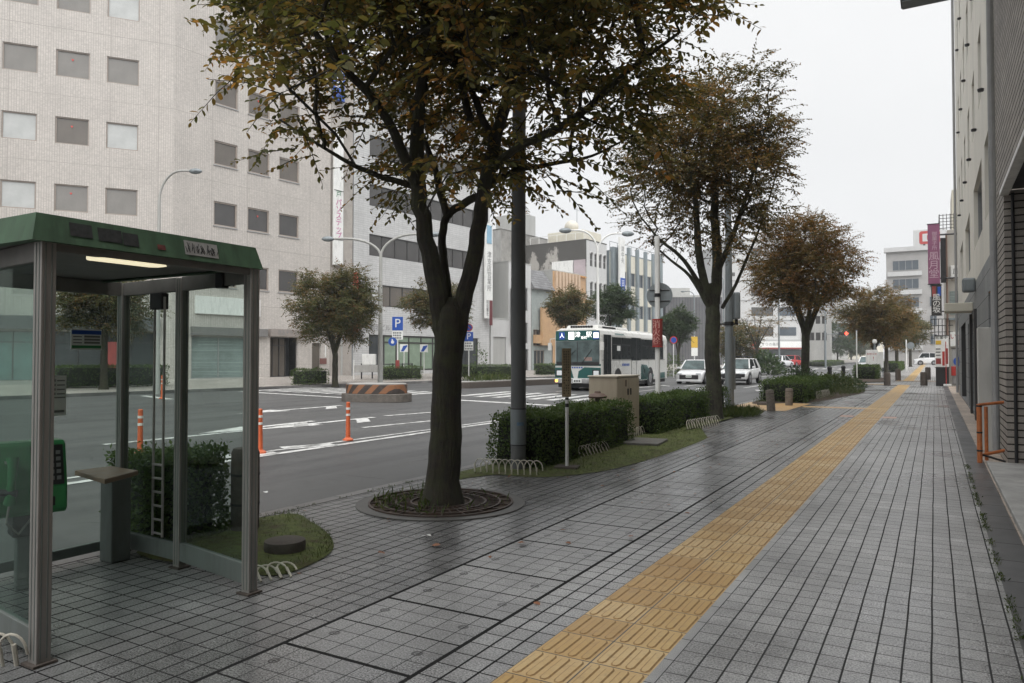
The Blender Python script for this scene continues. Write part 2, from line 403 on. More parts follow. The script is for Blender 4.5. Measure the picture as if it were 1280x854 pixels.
def asphalt():
    m = NT('worn_asphalt'); p = m.pos()
    big = m.noise(m.scalev(p, (1.0, 0.12, 1)), 0.9, 6, 0.65); trk = m.noise(m.scalev(p, (1.0, 0.03, 1)), 1.7, 3, 0.5); patch = m.noise(p, 0.22, 2, 0.4); fine = m.noise(p, 140, 2, 0.8); mid = m.noise(p, 3.5, 6, 0.7)
    c = m.mix(m.maprange(big, 0.3, 0.7, 0, 1), (0.060, 0.061, 0.062), (0.088, 0.088, 0.087))
    c = m.mix(m.maprange(fine, 0.35, 0.7, 0, 0.6), c, (0.135, 0.135, 0.13)); c = m.mix(m.maprange(mid, 0.55, 0.8, 0, 0.5), c, (0.032, 0.032, 0.033))
    c = m.mix(m.maprange(trk, .48, .62, 0, .45), c, (.046, .046, .048)); c = m.mix(m.maprange(patch, .565, .575, 0, .35), c, (.05, .05, .052))
    vz = m.n('ShaderNodeTexVoronoi', feature='DISTANCE_TO_EDGE'); vz.inputs['Scale'].default_value = .42; wv = m.n('ShaderNodeVectorMath', operation='ADD'); m.l(p, wv.inputs[0]); wn_ = m.n('ShaderNodeTexNoise'); wn_.inputs['Scale'].default_value = 1.2; m.l(p, wn_.inputs['Vector']); m.l(wn_.outputs['Color'], wv.inputs[1]); m.l(wv.outputs[0], vz.inputs['Vector'])
    crk = m.math('MULTIPLY', m.math('LESS_THAN', vz.outputs['Distance'], .006), m.maprange(big, .45, .6, 0, .8)); c = m.mix(crk, c, (.02, .02, .02))
    m.col(c); m.rough(m.maprange(big, 0.3, 0.7, 0.46, 0.62)); m.bsdf.inputs['Specular IOR Level'].default_value = 0.45
    m.bump(m.math('ADD', fine, m.math('MULTIPLY', mid, 0.5)), 0.4, 0.006); return m.mat
M['asphalt'] = asphalt()
def paintmat(name, c, wear=0.5):
    """road paint, worn through to the asphalt in patches"""
    m = NT(name); p = m.pos(); w = m.noise(p, 5.0, 8, 0.75); w2 = m.noise(p, 60, 3, 0.8)
    k = m.math('ADD', m.math('MULTIPLY', w, 0.75), m.math('MULTIPLY', w2, 0.25))
    m.col(m.mix(m.maprange(k, 0.62 - wear * 0.2, 0.68 - wear * 0.12, 0, 0.9), c, (0.085, 0.085, 0.085)))
    m.rough(0.45); return m.mat
M['paint'] = paintmat('worn_white_road_paint', (0.70, 0.70, 0.68), 0.68)
M['paint_old'] = paintmat('very_worn_white_road_paint', (0.55, 0.55, 0.53), 0.75)

base = MB(); base.face([(-1500, -800, -0.5), (1500, -800, -0.5), (1500, 2500, -0.5), (-1500, 2500, -0.5)])
struct(base.build('ground', M['asphalt']))
KX = -5.52                                                    # near kerb
struct(sheet('road', -75, KX - 0.15, -45, 420, troad, 0, M['asphalt'], 6).build('road', M['asphalt']))

# pavement in its bands ------------------------------------------------
Y0, Y1, YB = -6.0, 47.0, 55.0
TP = (0.40, 0.398, 0.392)
mt_right = tilemat('granite_setts_wide_joints', TP, 0.1235, 0.150, 0.0095, 0.0065, jc=(.05, .05, .05), x0=0.341 - 0.1235 * 20, wet=0.24, speck=0.5, sscale=95, rough=0.40, stain=0.46, big=[(1, 3.10, 6.0, 0.012)])
mt_left = tilemat('granite_setts_damp_shaded', (0.235, 0.235, 0.235), 0.1235, 0.150, 0.012, 0.008, x0=-3.0, wet=0.62, speck=0.55, sscale=95, rough=0.32, stain=0.55, wet_shade_x=(-2.3, -3.9), big=[(0, -3.0, 0.741, 0.016)])  # darkened by damp and by shade put into the colour
mt_mid = tilemat('granite_setts', (0.33, 0.33, 0.327), 0.1235, 0.150, 0.013, 0.009, x0=-2.15, wet=0.3, speck=0.5, sscale=95, rough=0.40, stain=0.35)
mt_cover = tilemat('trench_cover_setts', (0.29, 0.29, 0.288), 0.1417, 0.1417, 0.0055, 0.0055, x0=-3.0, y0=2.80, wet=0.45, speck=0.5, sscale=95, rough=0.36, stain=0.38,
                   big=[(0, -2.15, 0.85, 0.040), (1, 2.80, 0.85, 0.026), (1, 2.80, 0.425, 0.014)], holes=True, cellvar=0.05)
mt_border = tilemat('border_slabs', (0.36, 0.36, 0.355), 2.0, 0.30, 0.0, 0.006, x0=0.37, wet=0.15, speck=0.35)
mt_kerb = tilemat('kerb_granite', (0.20, 0.195, 0.19), 9.0, 0.6, 0.0, 0.008, x0=-8, wet=0.4, speck=0.35, stain=0.4)
mt_gutter = tilemat('dark_gutter_slabs', (0.10, 0.10, 0.10), 3.0, 0.6, 0.0, 0.008, x0=0.37, wet=0.1, speck=0.25, stain=0.4)
mt_farwalk = tilemat('far_pavement_slabs', (0.36, 0.33, 0.30), 0.3, 0.3, 0.008, 0.008, speck=0.2, stain=0.3, sscale=60)
def zero(x, y): return 0.006 * min(max(y - 50, 0), 150)
STL, STR = -1.80, -1.19                                      # tactile strip
def band(name, x0, x1, mat, ya=Y0, yb=Y1, off=0.0): return struct(sheet(name, x0, x1, ya, yb, zero, off, mat, 4).build(name, mat))
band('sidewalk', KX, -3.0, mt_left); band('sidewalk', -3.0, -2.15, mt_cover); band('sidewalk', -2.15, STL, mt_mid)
band('sidewalk', STR, -1.141, mt_border); band('sidewalk', -1.141, 0.375, mt_right)
band('gutter', 0.375, 0.60, mt_gutter); band('sidewalk_edge', 0.60, 12.0, tilemat('tan_edge_tiles', (.40, .33, .27), .3, .3, .006, .006, speck=.2, sscale=90, stain=.3), off=-0.002)
# beyond the side-street crossing
band('side_street', KX, 12.0, tilemat('crossing_setts', (0.33, 0.33, 0.325), 0.25, 0.25, 0.01, 0.01, wet=0.2, stain=0.3, sscale=90), Y1, YB, -0.015)
mt_far = tilemat('far_setts', (0.44, 0.43, 0.42), 0.1235, 0.15, 0.012, 0.005, wet=0.15, stain=0.2, sscale=90)
band('sidewalk', KX, STL, mt_far, YB, 190); band('sidewalk', STR, 12.0, mt_far, YB, 190)
k = MB()
ys = lerp_steps(Y0, 190, 2.0, (50,))
for a, b in zip(ys[:-1], ys[1:]):
    za, zb = zero(0, a), zero(0, b)
    k.face([(KX - 0.15, a, za + 0.004), (KX, a, za + 0.004), (KX, b, zb + 0.004), (KX - 0.15, b, zb + 0.004)])
    k.face([(KX - 0.15, a, za - 0.2), (KX - 0.15, a, za + 0.004), (KX - 0.15, b, zb + 0.004), (KX - 0.15, b, zb - 0.2)])
struct(k.build('kerb', mt_kerb))

# tactile paving: real ribs
def tactile_mat():
    m = NT('ochre_tactile_tiles'); p = m.pos(); sp = m.n('ShaderNodeSeparateXYZ'); m.l(p, sp.inputs[0])
    a, ia, _ = joint(m, sp.outputs[0], STL, 0.31, 0.008); b, ib, _ = joint(m, sp.outputs[1], 0.02, 0.305, 0.008)
    cv = m.n('ShaderNodeCombineXYZ'); m.l(ia, cv.inputs[0]); m.l(ib, cv.inputs[1])
    wn = m.n('ShaderNodeTexWhiteNoise', noise_dimensions='2D'); m.l(cv.outputs[0], wn.inputs['Vector'])
    c = m.ramp(wn.outputs['Value'], [(0, (0.40, 0.245, 0.075)), (0.45, (0.52, 0.345, 0.125)), (1, (0.60, 0.44, 0.21))])
    n1 = m.noise(p, 1.3, 6, 0.7); n2 = m.noise(p, 45, 4, 0.7); n3 = m.noise(p, 9, 7, 0.72)
    c = m.mix(m.maprange(n1, 0.38, 0.66, 0, 0.55), c, (0.42, 0.235, 0.075))
    c = m.mix(m.maprange(n2, 0.5, 0.75, 0, 0.35), c, (0.30, 0.20, 0.11)); c = m.mix(m.maprange(n3, 0.52, 0.75, 0, 0.55), c, (0.25, 0.165, 0.085))
    m.col(m.mix(m.math('MAXIMUM', a, b), c, (0.05, 0.045, 0.04))); m.rough(m.maprange(n1, 0.3, 0.7, 0.34, 0.5)); m.bump(n2, 0.2, 0.004); return m.mat
M['tactile'] = tactile_mat()
tb = MB()
def strip(ya, yb, off):
    ys = lerp_steps(ya, yb, 4.0, (50,))
    for a, b in zip(ys[:-1], ys[1:]):
        tb.face([(STL, a, zero(0, a) + off), (STR, a, zero(0, a) + off), (STR, b, zero(0, b) + off), (STL, b, zero(0, b) + off)])
strip(Y0, Y1, 0.0); strip(YB, 190, 0.0)
def rib(x, y0, y1, w, h):
    z0 = zero(x, y0); z1 = zero(x, y1); t = 0.66; e = 0.022
    o = [(x - w / 2, y0 + e, z0), (x - w * .25, y0, z0), (x + w * .25, y0, z0), (x + w / 2, y0 + e, z0), (x + w / 2, y1 - e, z1), (x + w * .25, y1, z1), (x - w * .25, y1, z1), (x - w / 2, y1 - e, z1)]
    cy = (y0 + y1) / 2
    tp = [(x + (q[0] - x) * t, cy + (q[1] - cy) * 0.96, q[2] + h) for q in o]
    for i in range(8):
        j = (i + 1) % 8; tb.face([o[i], o[j], tp[j], tp[i]], 1)
    tb.face(tp)
y = 0.02
n = 0
while y < 46.6:
    if not (19.9 < y < 20.3 or 24.0 < y < 24.5):
        for c in range(8): rib(STL + 0.31 * (c // 4) + 0.043 + 0.0745 * (c % 4), y + 0.014, y + 0.291, 0.050, 0.0045)
    else:
        for c in range(10):
            for r_ in range(5):
                tb.cyl(STL + 0.035 + 0.061 * c, y + 0.035 + 0.058 * r_, 0, 0.006, 0.017, 0.010, 6)
    y += 0.305
struct(tb.build('tactile_paving', [M['tactile'], pm('darker_rib_edges', (0.30, 0.185, 0.075), .6, .3, 30, obj=False)]))  # rib sides in a darker ochre than the tops
# branch of the tactile paving to the kerb crossing beside the granite bollards
def yb_mat():
    m = NT('ochre_branch_tiles'); p = m.pos(); n1 = m.noise(p, 2.0, 6, 0.7)
    m.col(m.mix(m.maprange(n1, 0.35, 0.65, 0, 1), (0.50, 0.29, 0.12), (0.58, 0.42, 0.22))); m.rough(0.45); return m.mat
M['branch'] = yb_mat()
bb = MB()
bb.face([(KX + 0.05, 22.0, 0.004), (-3.7, 22.0, 0.004), (-3.55, 26.0, 0.004), (KX + 0.05, 26.0, 0.004)])
bb.face([(-3.55, 24.05, 0.004), (STL, 24.05, 0.004), (STL, 24.65, 0.004), (-3.55, 24.65, 0.004)])
bb.face([(-5.2, 47.2, 0.004), (-2.4, 47.2, 0.004), (-2.4, 47.9, 0.004), (-5.2, 47.9, 0.004)])
bb.face([(-2.2, 54.2, 0.03), (0.3, 54.2, 0.03), (0.3, 54.9, 0.033), (-2.2, 54.9, 0.033)])
struct(bb.build('tactile_branch', M['branch']))
pk = MB()
for x0 in (STL - 0.34, STR + 0.03):
    pk.face([(x0, 20.6, 0.004), (x0 + 0.31, 20.6, 0.004), (x0 + 0.31, 21.2, 0.004), (x0, 21.2, 0.004)])
struct(pk.build('pink_tiles', pm('pink_tile', (0.50, 0.33, 0.27), 0.5, 0.12, 6, obj=False)))

# road markings ----------------------------------------------------------
rm = MB()
quadmark(rm, (-9.68, 4.0), (-9.55, 18.2), 0.16); quadmark(rm, (-10.12, 4.0), (-9.82, 16.5), 0.10)
for a, b in (((-10.1, 8.1), (-9.72, 8.9)), ((-10.12, 9.4), (-9.72, 10.3)), ((-10.2, 6.2), (-9.75, 7.2))): quadmark(rm, a, b, 0.42)
quadmark(rm, (-9.55, 19.6), (-9.5, 21.4), 0.18)
quadmark(rm, (-11.42, 13.0), (-11.16, 15.3), 0.15); pass
quadmark(rm, (-13.1, 15.8), (-12.72, 18.0), 0.16); quadmark(rm, (-13.2, 8.0), (-13.05, 11.2), 0.16)
def arrow(x, y, L, rot=0.0, m=0):
    c, s = math.cos(rot), math.sin(rot)
    tr = lambda u, v: (x + u * c - v * s, y + u * s + v * c)
    polymark(rm, [tr(-.1, 0), tr(.1, 0), tr(.1, -L), tr(-.1, -L)]); polymark(rm, [tr(-.42, -L), tr(.42, -L), tr(0, -L - 1.6)])
    polymark(rm, [tr(.1, -.8), tr(.1, -.35), tr(.75, -1.0), tr(.75, -1.5)])
arrow(-13.05, 15.3, 2.3); arrow(-13.55, 13.6, 1.9, 0.05); arrow(-16.9, 18.2, 2.6)
# stop line and zebra crossing
quadmark(rm, (-16.2, 23.0), (-6.4, 21.6), 0.42)
for i in range(13):
    x = -6.6 - i * 0.86; quadmark(rm, (x, 24.2 + (x + 6.6) * -0.10), (x - 0.18, 28.2 + (x + 6.6) * -0.14), 0.42)
for i in range(10):
    x = -19.2 - i * 0.84; quadmark(rm, (x, 23.2), (x - 0.1, 27.4), 0.42)
quadmark(rm, (-19.0, 21.4), (-26.6, 22.2), 0.3); quadmark(rm, (-24.0, 17.0), (-26.8, 17.8), 0.3)
# lane lines beyond the crossing
for y in range(31, 170, 10):
    for x in (-9.0, -12.3, -15.4): quadmark(rm, (x, y), (x, y + 5), 0.15, off=0.012)
quadmark(rm, (-5.95, 25.5), (-6.0, 120), 0.15, off=0.012)
for i in range(14):
    x = -6.4 - i * 0.9; quadmark(rm, (x, 96), (x, 99.5), 0.45, off=0.016)
for x in (-7.6, -10.6, -13.8): arrow(x, 42, 3.0); arrow(x, 60, 3.0)
struct(rm.build('road_markings', M['paint']))
ro = MB()
for y in (5.6, 7.2, 8.8, 10.4, 12.2): quadmark(ro, (-6.02, y), (-6.0, y + 1.0), 0.09)
quadmark(ro, (-6.02, 11.8), (-5.98, 16.5), 0.12)
struct(ro.build('kerb_line', M['paint_old']))

# far pavement along the house fronts (kerb, then setts rising to the fronts) ----------
def farpt(s, n): return (P0[0] + FT[0] * s + FT[1] * n, P0[1] + FT[1] * s - FT[0] * n)
fw = MB(); fk = MB()
def zf_(n): return 0.16 + (FARK - max(n, -8)) * 0.012
SS = lerp_steps(-40, 330, 4.0)
for a, b in zip(SS[:-1], SS[1:]):
    gap = 18.5 < a < 22.6
    for n0, n1 in ((-8, 0), (0, FARK - 0.18)):
        q = [farpt(a, n0), farpt(a, n1), farpt(b, n1), farpt(b, n0)]; zz = [n0, n1, n1, n0]
        fw.face([(x, y, zf_(w) + zero(x, y)) for (x, y), w in zip(q, zz)][::-1])
    q = [farpt(a, FARK - 0.18), farpt(a, FARK), farpt(b, FARK), farpt(b, FARK - 0.18)]
    zt = 0.165
    fk.face([(x, y, zt + zero(x, y)) for x, y in q][::-1])
    q = [farpt(a, FARK), farpt(b, FARK)]
    fk.face([(q[0][0], q[0][1], -0.1), (q[1][0], q[1][1], -0.1), (q[1][0], q[1][1], zt + zero(*q[1])), (q[0][0], q[0][1], zt + zero(*q[0]))])
struct(fw.build('far_sidewalk', mt_farwalk)); struct(fk.build('far_kerb', mt_kerb))

# raised doorstep slab of the brick building, side walk by the grey building
st = MB()
st.prism([(0.62, 4.0), (6.0, 4.0), (6.0, 12.35), (0.62, 12.35)], -0.05, 0.05)
struct(st.build('entrance_step', M['concrete'], bevel=0.01))
# ================================================================== PLANTS
def leaf_mesh(name, centers, dirs, normals, length, width, mats, parent, hexa=True, extra=None):
    """one leaf-shaped face per row; centres are the leaf bases"""
    n = len(centers)
    d = dirs / np.linalg.norm(dirs, axis=1, keepdims=True)
    s = np.cross(d, normals); s /= np.maximum(np.linalg.norm(s, axis=1, keepdims=True), 1e-6)
    u = np.cross(s, d)
    L = np.asarray(length).reshape(-1, 1) * np.ones((n, 1)); W = L * width
    if hexa:
        k = [(0, 0, 0), (.3, .42, .05), (.68, .40, .06), (1, 0, -.06), (.68, -.40, .06), (.3, -.42, .05)]
    else:
        k = [(0, 0, 0), (.48, .5, .05), (1, 0, -.04), (.48, -.5, .05)]
    q = len(k); V = np.zeros((n, q, 3))
    for i, (a, b, c) in enumerate(k): V[:, i, :] = centers + d * L * a + s * W * b + u * L * c
    V = V.reshape(-1, 3); nv = n * q
    ev, ef, em = ([], [], []) if extra is None else (extra.v, extra.f, extra.m)
    me = bpy.data.meshes.new(name)
    tot = nv + len(ev); me.vertices.add(tot)
    co = np.concatenate([V, np.array(ev, dtype=float).reshape(-1, 3)]) if ev else V
    me.vertices.foreach_set('co', co.astype(np.float32).ravel())
    sizes = np.array([q] * n + [len(f) for f in ef], dtype=np.int32)
    loops = np.concatenate([np.arange(nv, dtype=np.int32), np.array([i + nv for f in ef for i in f], dtype=np.int32)]) if ef else np.arange(nv, dtype=np.int32)
    me.loops.add(len(loops)); me.loops.foreach_set('vertex_index', loops)
    me.polygons.add(len(sizes)); me.polygons.foreach_set('loop_start', np.concatenate([[0], np.cumsum(sizes)[:-1]]).astype(np.int32))
    for m in mats: me.materials.append(m)
    if ef: me.polygons.foreach_set('material_index', np.array([0] * n + [1] * len(ef), dtype=np.int32))
    me.update(calc_edges=True); me.validate()
    o = bpy.data.objects.new(name, me); COL.objects.link(o)
    if parent: o.parent = parent
    return o

def sprays(rs, tips, cdir, per, leaves, leaf_len, reach, droop=0.25, spray_len=0.5, twig=None):
    """leafy twigs round every tip; returns leaf arrays"""
    C, D, N, L = [], [], [], []
    for p, o in zip(tips, cdir):
        for _ in range(per):
            off = rs.normal(size=3); off *= reach * (rs.random() ** 0.5) / np.linalg.norm(off); off[2] *= 0.75
            b = p + off
            d = o * 0.75 + rs.normal(size=3) * 0.6 + off / reach * 0.5; d[2] = d[2] * 0.55 + 0.05
            d /= np.linalg.norm(d)
            ln = spray_len * (0.6 + 0.7 * rs.random())
            side = np.cross(d, np.array([0, 0, 1.0])) + rs.normal(size=3) * 0.25; side /= np.linalg.norm(side)
            nl = max(4, int(leaves * ln / spray_len * (0.7 + 0.5 * rs.random())))
            t = (np.arange(nl) + 0.5) / nl
            sg = np.where(np.arange(nl) % 2 == 0, 1.0, -1.0)
            pts = b + np.outer(t * ln, d) + np.outer(-droop * (t * ln) ** 2, [0, 0, 1.0])
            dr = d * 0.55 + np.outer(sg, side) * 0.8 + rs.normal(size=(nl, 3)) * 0.28; dr[:, 2] -= 0.28
            nn = np.tile(np.array([0, 0, 1.0]), (nl, 1)) + rs.normal(size=(nl, 3)) * 0.42
            C.append(pts); D.append(dr); N.append(nn); L.append(leaf_len * (1.05 - 0.45 * t) * (0.75 + 0.5 * rs.random(nl)))
            if twig is not None:
                e = pts[-1]; m = (b + e) / 2 + np.array([0, 0, ln * 0.05])
                twig.tube([tuple(b), tuple(m), tuple(e)], [0.006, 0.004, 0.002], 3, 1, cap=False)
    return np.concatenate(C), np.concatenate(D), np.concatenate(N), np.concatenate(L)

def inside(x, y, poly):
    c = False; n = len(poly); j = n - 1
    for i in range(n):
        if (poly[i][1] > y) != (poly[j][1] > y) and x < (poly[j][0] - poly[i][0]) * (y - poly[i][1]) / (poly[j][1] - poly[i][1]) + poly[i][0]: c = not c
        j = i
    return c
def pix(p):       # where a point of the world appears in the photograph
    d = (p[0], p[1], p[2] - EYE); w_ = sum(a * b for a, b in zip(FWD, d))
    return CX + F * sum(a * b for a, b in zip(RGT, d)) / w_, CY - F * sum(a * b for a, b in zip(UPV, d)) / w_
def outline(base, poly, thin=()):
    def f(p, rs):
        x, y = pix((base[0] + p[0], base[1] + p[1], base[2] + p[2]))
        if not inside(x, y, poly): return False
        for (x0, x1, y0, y1, q) in thin:
            if x0 < x < x1 and y0 < y < y1 and rs.random() < q: return False
        return True
    return f
def make_tree(label, base, stems, center, radii, ncl, per, leaves, leaf_len, lm, bm, seed, group=None, reach=0.6, spray_len=0.5,
              flare=1.35, hexa=False, shape=None, twigs=False, nsides=8, name='street_tree', cat='tree', rmin=0.012, noise=0.55):
    """stems: polylines of (x,y,z,r) relative to base, the first is the trunk up to the fork"""
    rs = np.random.RandomState(seed); root = thing(name, label, cat, base, 0, group)
    tb_ = MB(); nodes = []; plen = []
    c = np.array(center, float); rad = np.array(radii, float)
    for si, stm in enumerate(stems):
        P = [Vector(q[:3]) for q in stm]; rr = [q[3] for q in stm]
        # resample smoothly
        pts, rs_ = [], []
        for k in range(len(P) - 1):
            p0, p1, p2, p3 = P[max(k - 1, 0)], P[k], P[k + 1], P[min(k + 2, len(P) - 1)]
            for q in range(4):
                t = q / 4
                v = 0.5 * ((2 * p1) + (p2 - p0) * t + (2 * p0 - 5 * p1 + 4 * p2 - p3) * t * t + (3 * p1 - p0 - 3 * p2 + p3) * t ** 3)
                pts.append(v); rs_.append(rr[k] + (rr[k + 1] - rr[k]) * t)
        pts.append(P[-1]); rs_.append(rr[-1])
        wob = [Vector(rs.normal(size=3) * rs_[k] * (0.03 if si == 0 else 0.09)) if 0 < k < len(pts) - 1 else Vector((0, 0, 0)) for k in range(len(pts))]
        pts = [p + w for p, w in zip(pts, wob)]
        if si == 0:
            z0 = pts[0].z
            rs_ = [r * (1 + (flare - 1) * max(0, 1 - (p.z - z0) / 0.30) ** 2) for p, r in zip(pts, rs_)]
        tb_.tube([tuple(p) for p in pts], rs_, nsides + (6 if si == 0 else 2), 0)
        if si > 0:
            acc = 0
            for k in range(len(pts) // 3, len(pts)):
                nodes.append(np.array(pts[k])); plen.append(np.linalg.norm(np.array(pts[k]) - np.array(pts[0])) * 0.6)
    # clusters in the crown volume
    tips = []
    tries = 0
    while len(tips) < ncl and tries < ncl * 60:
        tries += 1
        v = rs.normal(size=3); v /= np.linalg.norm(v); r_ = rs.random() ** 0.42
        lump = 1 + noise * 0.5 * math.sin(v[0] * 4.1 + seed) * math.cos(v[1] * 3.7 - seed * 0.7) + noise * 0.25 * math.sin(v[2] * 7 + v[0] * 5 + seed)
        p = c + v * rad * r_ * min(lump, 1.12)
        if shape is not None and not shape(p, rs): continue
        if tips and min(np.sum((np.array(tips) - p) ** 2, axis=1)) < (0.42 * reach) ** 2: continue
        tips.append(p)
    fork = np.array(stems[0][-1][:3])
    tips.sort(key=lambda p: np.linalg.norm(p - fork))
    par = []; ns0 = len(nodes)
    for p in tips:
        A = np.array(nodes); dd = np.linalg.norm(A - p, axis=1)
        up = np.maximum(0, A[:, 2] - p[2] + 0.1)
        cost = dd + 0.38 * np.array(plen) + up * 0.9
        i = int(np.argmin(cost)); par.append(i); nodes.append(p); plen.append(plen[i] + dd[i])
    w = [0.0] * len(nodes)
    for k in range(len(tips) - 1, -1, -1):
        i = ns0 + k; w[i] += 1.0; w[par[k]] += w[i]
    for k in range(len(tips)):
        i = ns0 + k; a, b = nodes[par[k]], nodes[i]
        ra = min(rmin * w[i] ** 0.46, 0.09); rb = min(rmin * max(w[i] - 1, 0.35) ** 0.46, ra * 0.92)
        m = (a + b) / 2 + rs.normal(size=3) * 0.06 * np.linalg.norm(b - a) + np.array([0, 0, -0.04 * np.linalg.norm(b - a)])
        tb_.tube([tuple(a), tuple(m), tuple(b)], [ra, (ra + rb) / 2, rb], 5, 0, cap=False)
    tr = tb_.build('trunk', bm, root, smooth=True)
    cd = []
    for p in tips:
        v = (p - c) / rad; v[2] *= 0.7; cd.append(v / max(np.linalg.norm(v), 1e-6))
    tw = MB() if twigs else None
    C, D, N, L = sprays(rs, tips, cd, per, leaves, leaf_len, reach, spray_len=spray_len, twig=tw)
    leaf_mesh('crown', C, D, N, L, 0.56, [lm, bm] if twigs else [lm], root, hexa, tw)
    return root

def rel(px, py, d, base):
    p = at(px, py, d); return tuple(p[i] - base[i] for i in range(3))
# --- the big tree in the foreground, its stems read off the photograph
TB = (-4.42, 6.25, 0.0)
def S(lst): return [(*rel(px, py, d, TB), r) for px, py, d, r in lst]
stems = [
    [(0, 0, -0.02, 0.178)] + S([(557, 560, 7.6, 0.168), (558, 500, 7.6, 0.152), (560, 450, 7.6, 0.150), (562, 415, 7.6, 0.152), (565, 388, 7.6, 0.14), (566, 372, 7.6, 0.05)]),
    S([(558, 470, 7.6, 0.0800), (554, 410, 7.6, 0.1000), (545, 355, 7.58, 0.0992), (533, 300, 7.55, 0.0896), (524, 245, 7.5, 0.0832), (521, 190, 7.45, 0.0760), (524, 130, 7.4, 0.0656), (533, 60, 7.35, 0.0528), (528, -40, 7.3, 0.0440), (535, -160, 7.3, 0.0264)]),
    S([(562, 470, 7.6, 0.0800), (573, 408, 7.6, 0.1000), (587, 350, 7.65, 0.0920), (598, 290, 7.7, 0.0840), (606, 235, 7.7, 0.0752), (618, 180, 7.75, 0.0680), (634, 120, 7.8, 0.0560), (650, 40, 7.8, 0.0440), (648, -60, 7.8, 0.0352), (660, -160, 7.8, 0.0220)]),
    S([(562, 420, 7.65, 0.0480), (560, 385, 7.7, 0.0560), (557, 345, 7.8, 0.0496), (553, 305, 7.85, 0.0448), (558, 272, 7.9, 0.0432), (575, 258, 7.9, 0.0440), (596, 246, 7.8, 0.0440)]),
    S([(559, 270, 7.9, 0.0422), (549, 235, 8.0, 0.0405), (540, 200, 8.1, 0.0352), (520, 150, 8.3, 0.0282), (500, 100, 8.5, 0.0176)]),
    S([(523, 240, 7.5, 0.0600), (505, 195, 7.3, 0.0520), (485, 150, 7.1, 0.0440), (455, 110, 6.9, 0.0405), (425, 80, 6.7, 0.0334), (385, 30, 6.5, 0.0211)]),
    S([(515, 232, 7.5, 0.0352), (480, 222, 7.4, 0.0282), (445, 208, 7.3, 0.0229), (405, 185, 7.2, 0.0158), (350, 150, 7.1, 0.0088)]),
    S([(612, 215, 7.7, 0.0480), (645, 185, 7.4, 0.0416), (690, 165, 7.1, 0.0396), (735, 135, 6.9, 0.0317), (790, 85, 6.7, 0.0229), (850, 40, 6.5, 0.0123)]),
    S([(607, 235, 7.7, 0.0396), (640, 215, 7.9, 0.0317), (690, 205, 8.1, 0.0246), (740, 195, 8.3, 0.0158), (790, 170, 8.4, 0.0088)]),
    S([(588, 150, 7.75, 0.0440), (575, 100, 7.9, 0.0387), (565, 40, 8.2, 0.0299), (550, -60, 8.6, 0.0176)]),
    S([(618, 180, 7.75, 0.0440), (600, 140, 7.9, 0.0405), (588, 110, 8.0, 0.0352), (560, 60, 8.2, 0.0264)]),
]
cR = np.array([RGT[0], RGT[1], 0]); cFd = np.array([FWD[0], FWD[1], 0]); cFd /= np.linalg.norm(cFd)
big_shape = outline(TB, [(300, -900), (285, -60), (300, 10), (330, 70), (360, 120), (385, 165), (425, 180), (455, 215), (490, 235), (540, 240), (590, 215), (640, 222), (690, 205), (720, 178), (760, 190), (790, 165), (830, 140), (850, 90), (865, 30), (880, -60), (900, -900)],
                    [(330, 500, 60, 270, .7), (600, 720, 50, 260, .68), (655, 770, 150, 260, .45), (520, 620, 120, 260, .5)])
make_tree('tall leafy tree with forked dark trunk rising from the round iron grate', TB, stems, (0.45, 0.2, 4.95), (3.0, 2.6, 2.75), 400, 11, 16, 0.090,
          M['leaf_near'], M['bark'], 11, 'zelkova trees along the near pavement', reach=0.44, spray_len=0.5, flare=1.42, hexa=True, shape=big_shape, twigs=True, rmin=0.0085, noise=0.5)

def auto_stems(h_fork, r, spread, top, n, seed, lean=(0, 0), trunk_lean=(0, 0)):
    q = random.Random(seed); tl = trunk_lean
    S_ = [[(0, 0, -0.02, r), (tl[0] * .3, tl[1] * .3, h_fork * .35, r * .88), (tl[0] * .7, tl[1] * .7, h_fork * .75, r * .86), (tl[0], tl[1], h_fork, r * .8)]]
    for i in range(n):
        a = 2 * math.pi * (i + q.uniform(-.3, .3)) / n; s = spread * q.uniform(.55, 1.0); e = top * q.uniform(.75, 1.0)
        ux, uy = math.cos(a), math.sin(a)
        z0 = h_fork - q.uniform(0.0, 0.35)
        S_.append([(tl[0], tl[1], z0, r * .55), (tl[0] + ux * s * .22, tl[1] + uy * s * .22, h_fork + (e - h_fork) * .28, r * .44),
                   (tl[0] + ux * s * .48 + lean[0] * .3, tl[1] + uy * s * .48 + lean[1] * .3, h_fork + (e - h_fork) * .6, r * .28), (tl[0] + ux * s * .8 + lean[0], tl[1] + uy * s * .8 + lean[1], e, r * .1)])
    return S_
GN = 'zelkova trees along the near pavement'
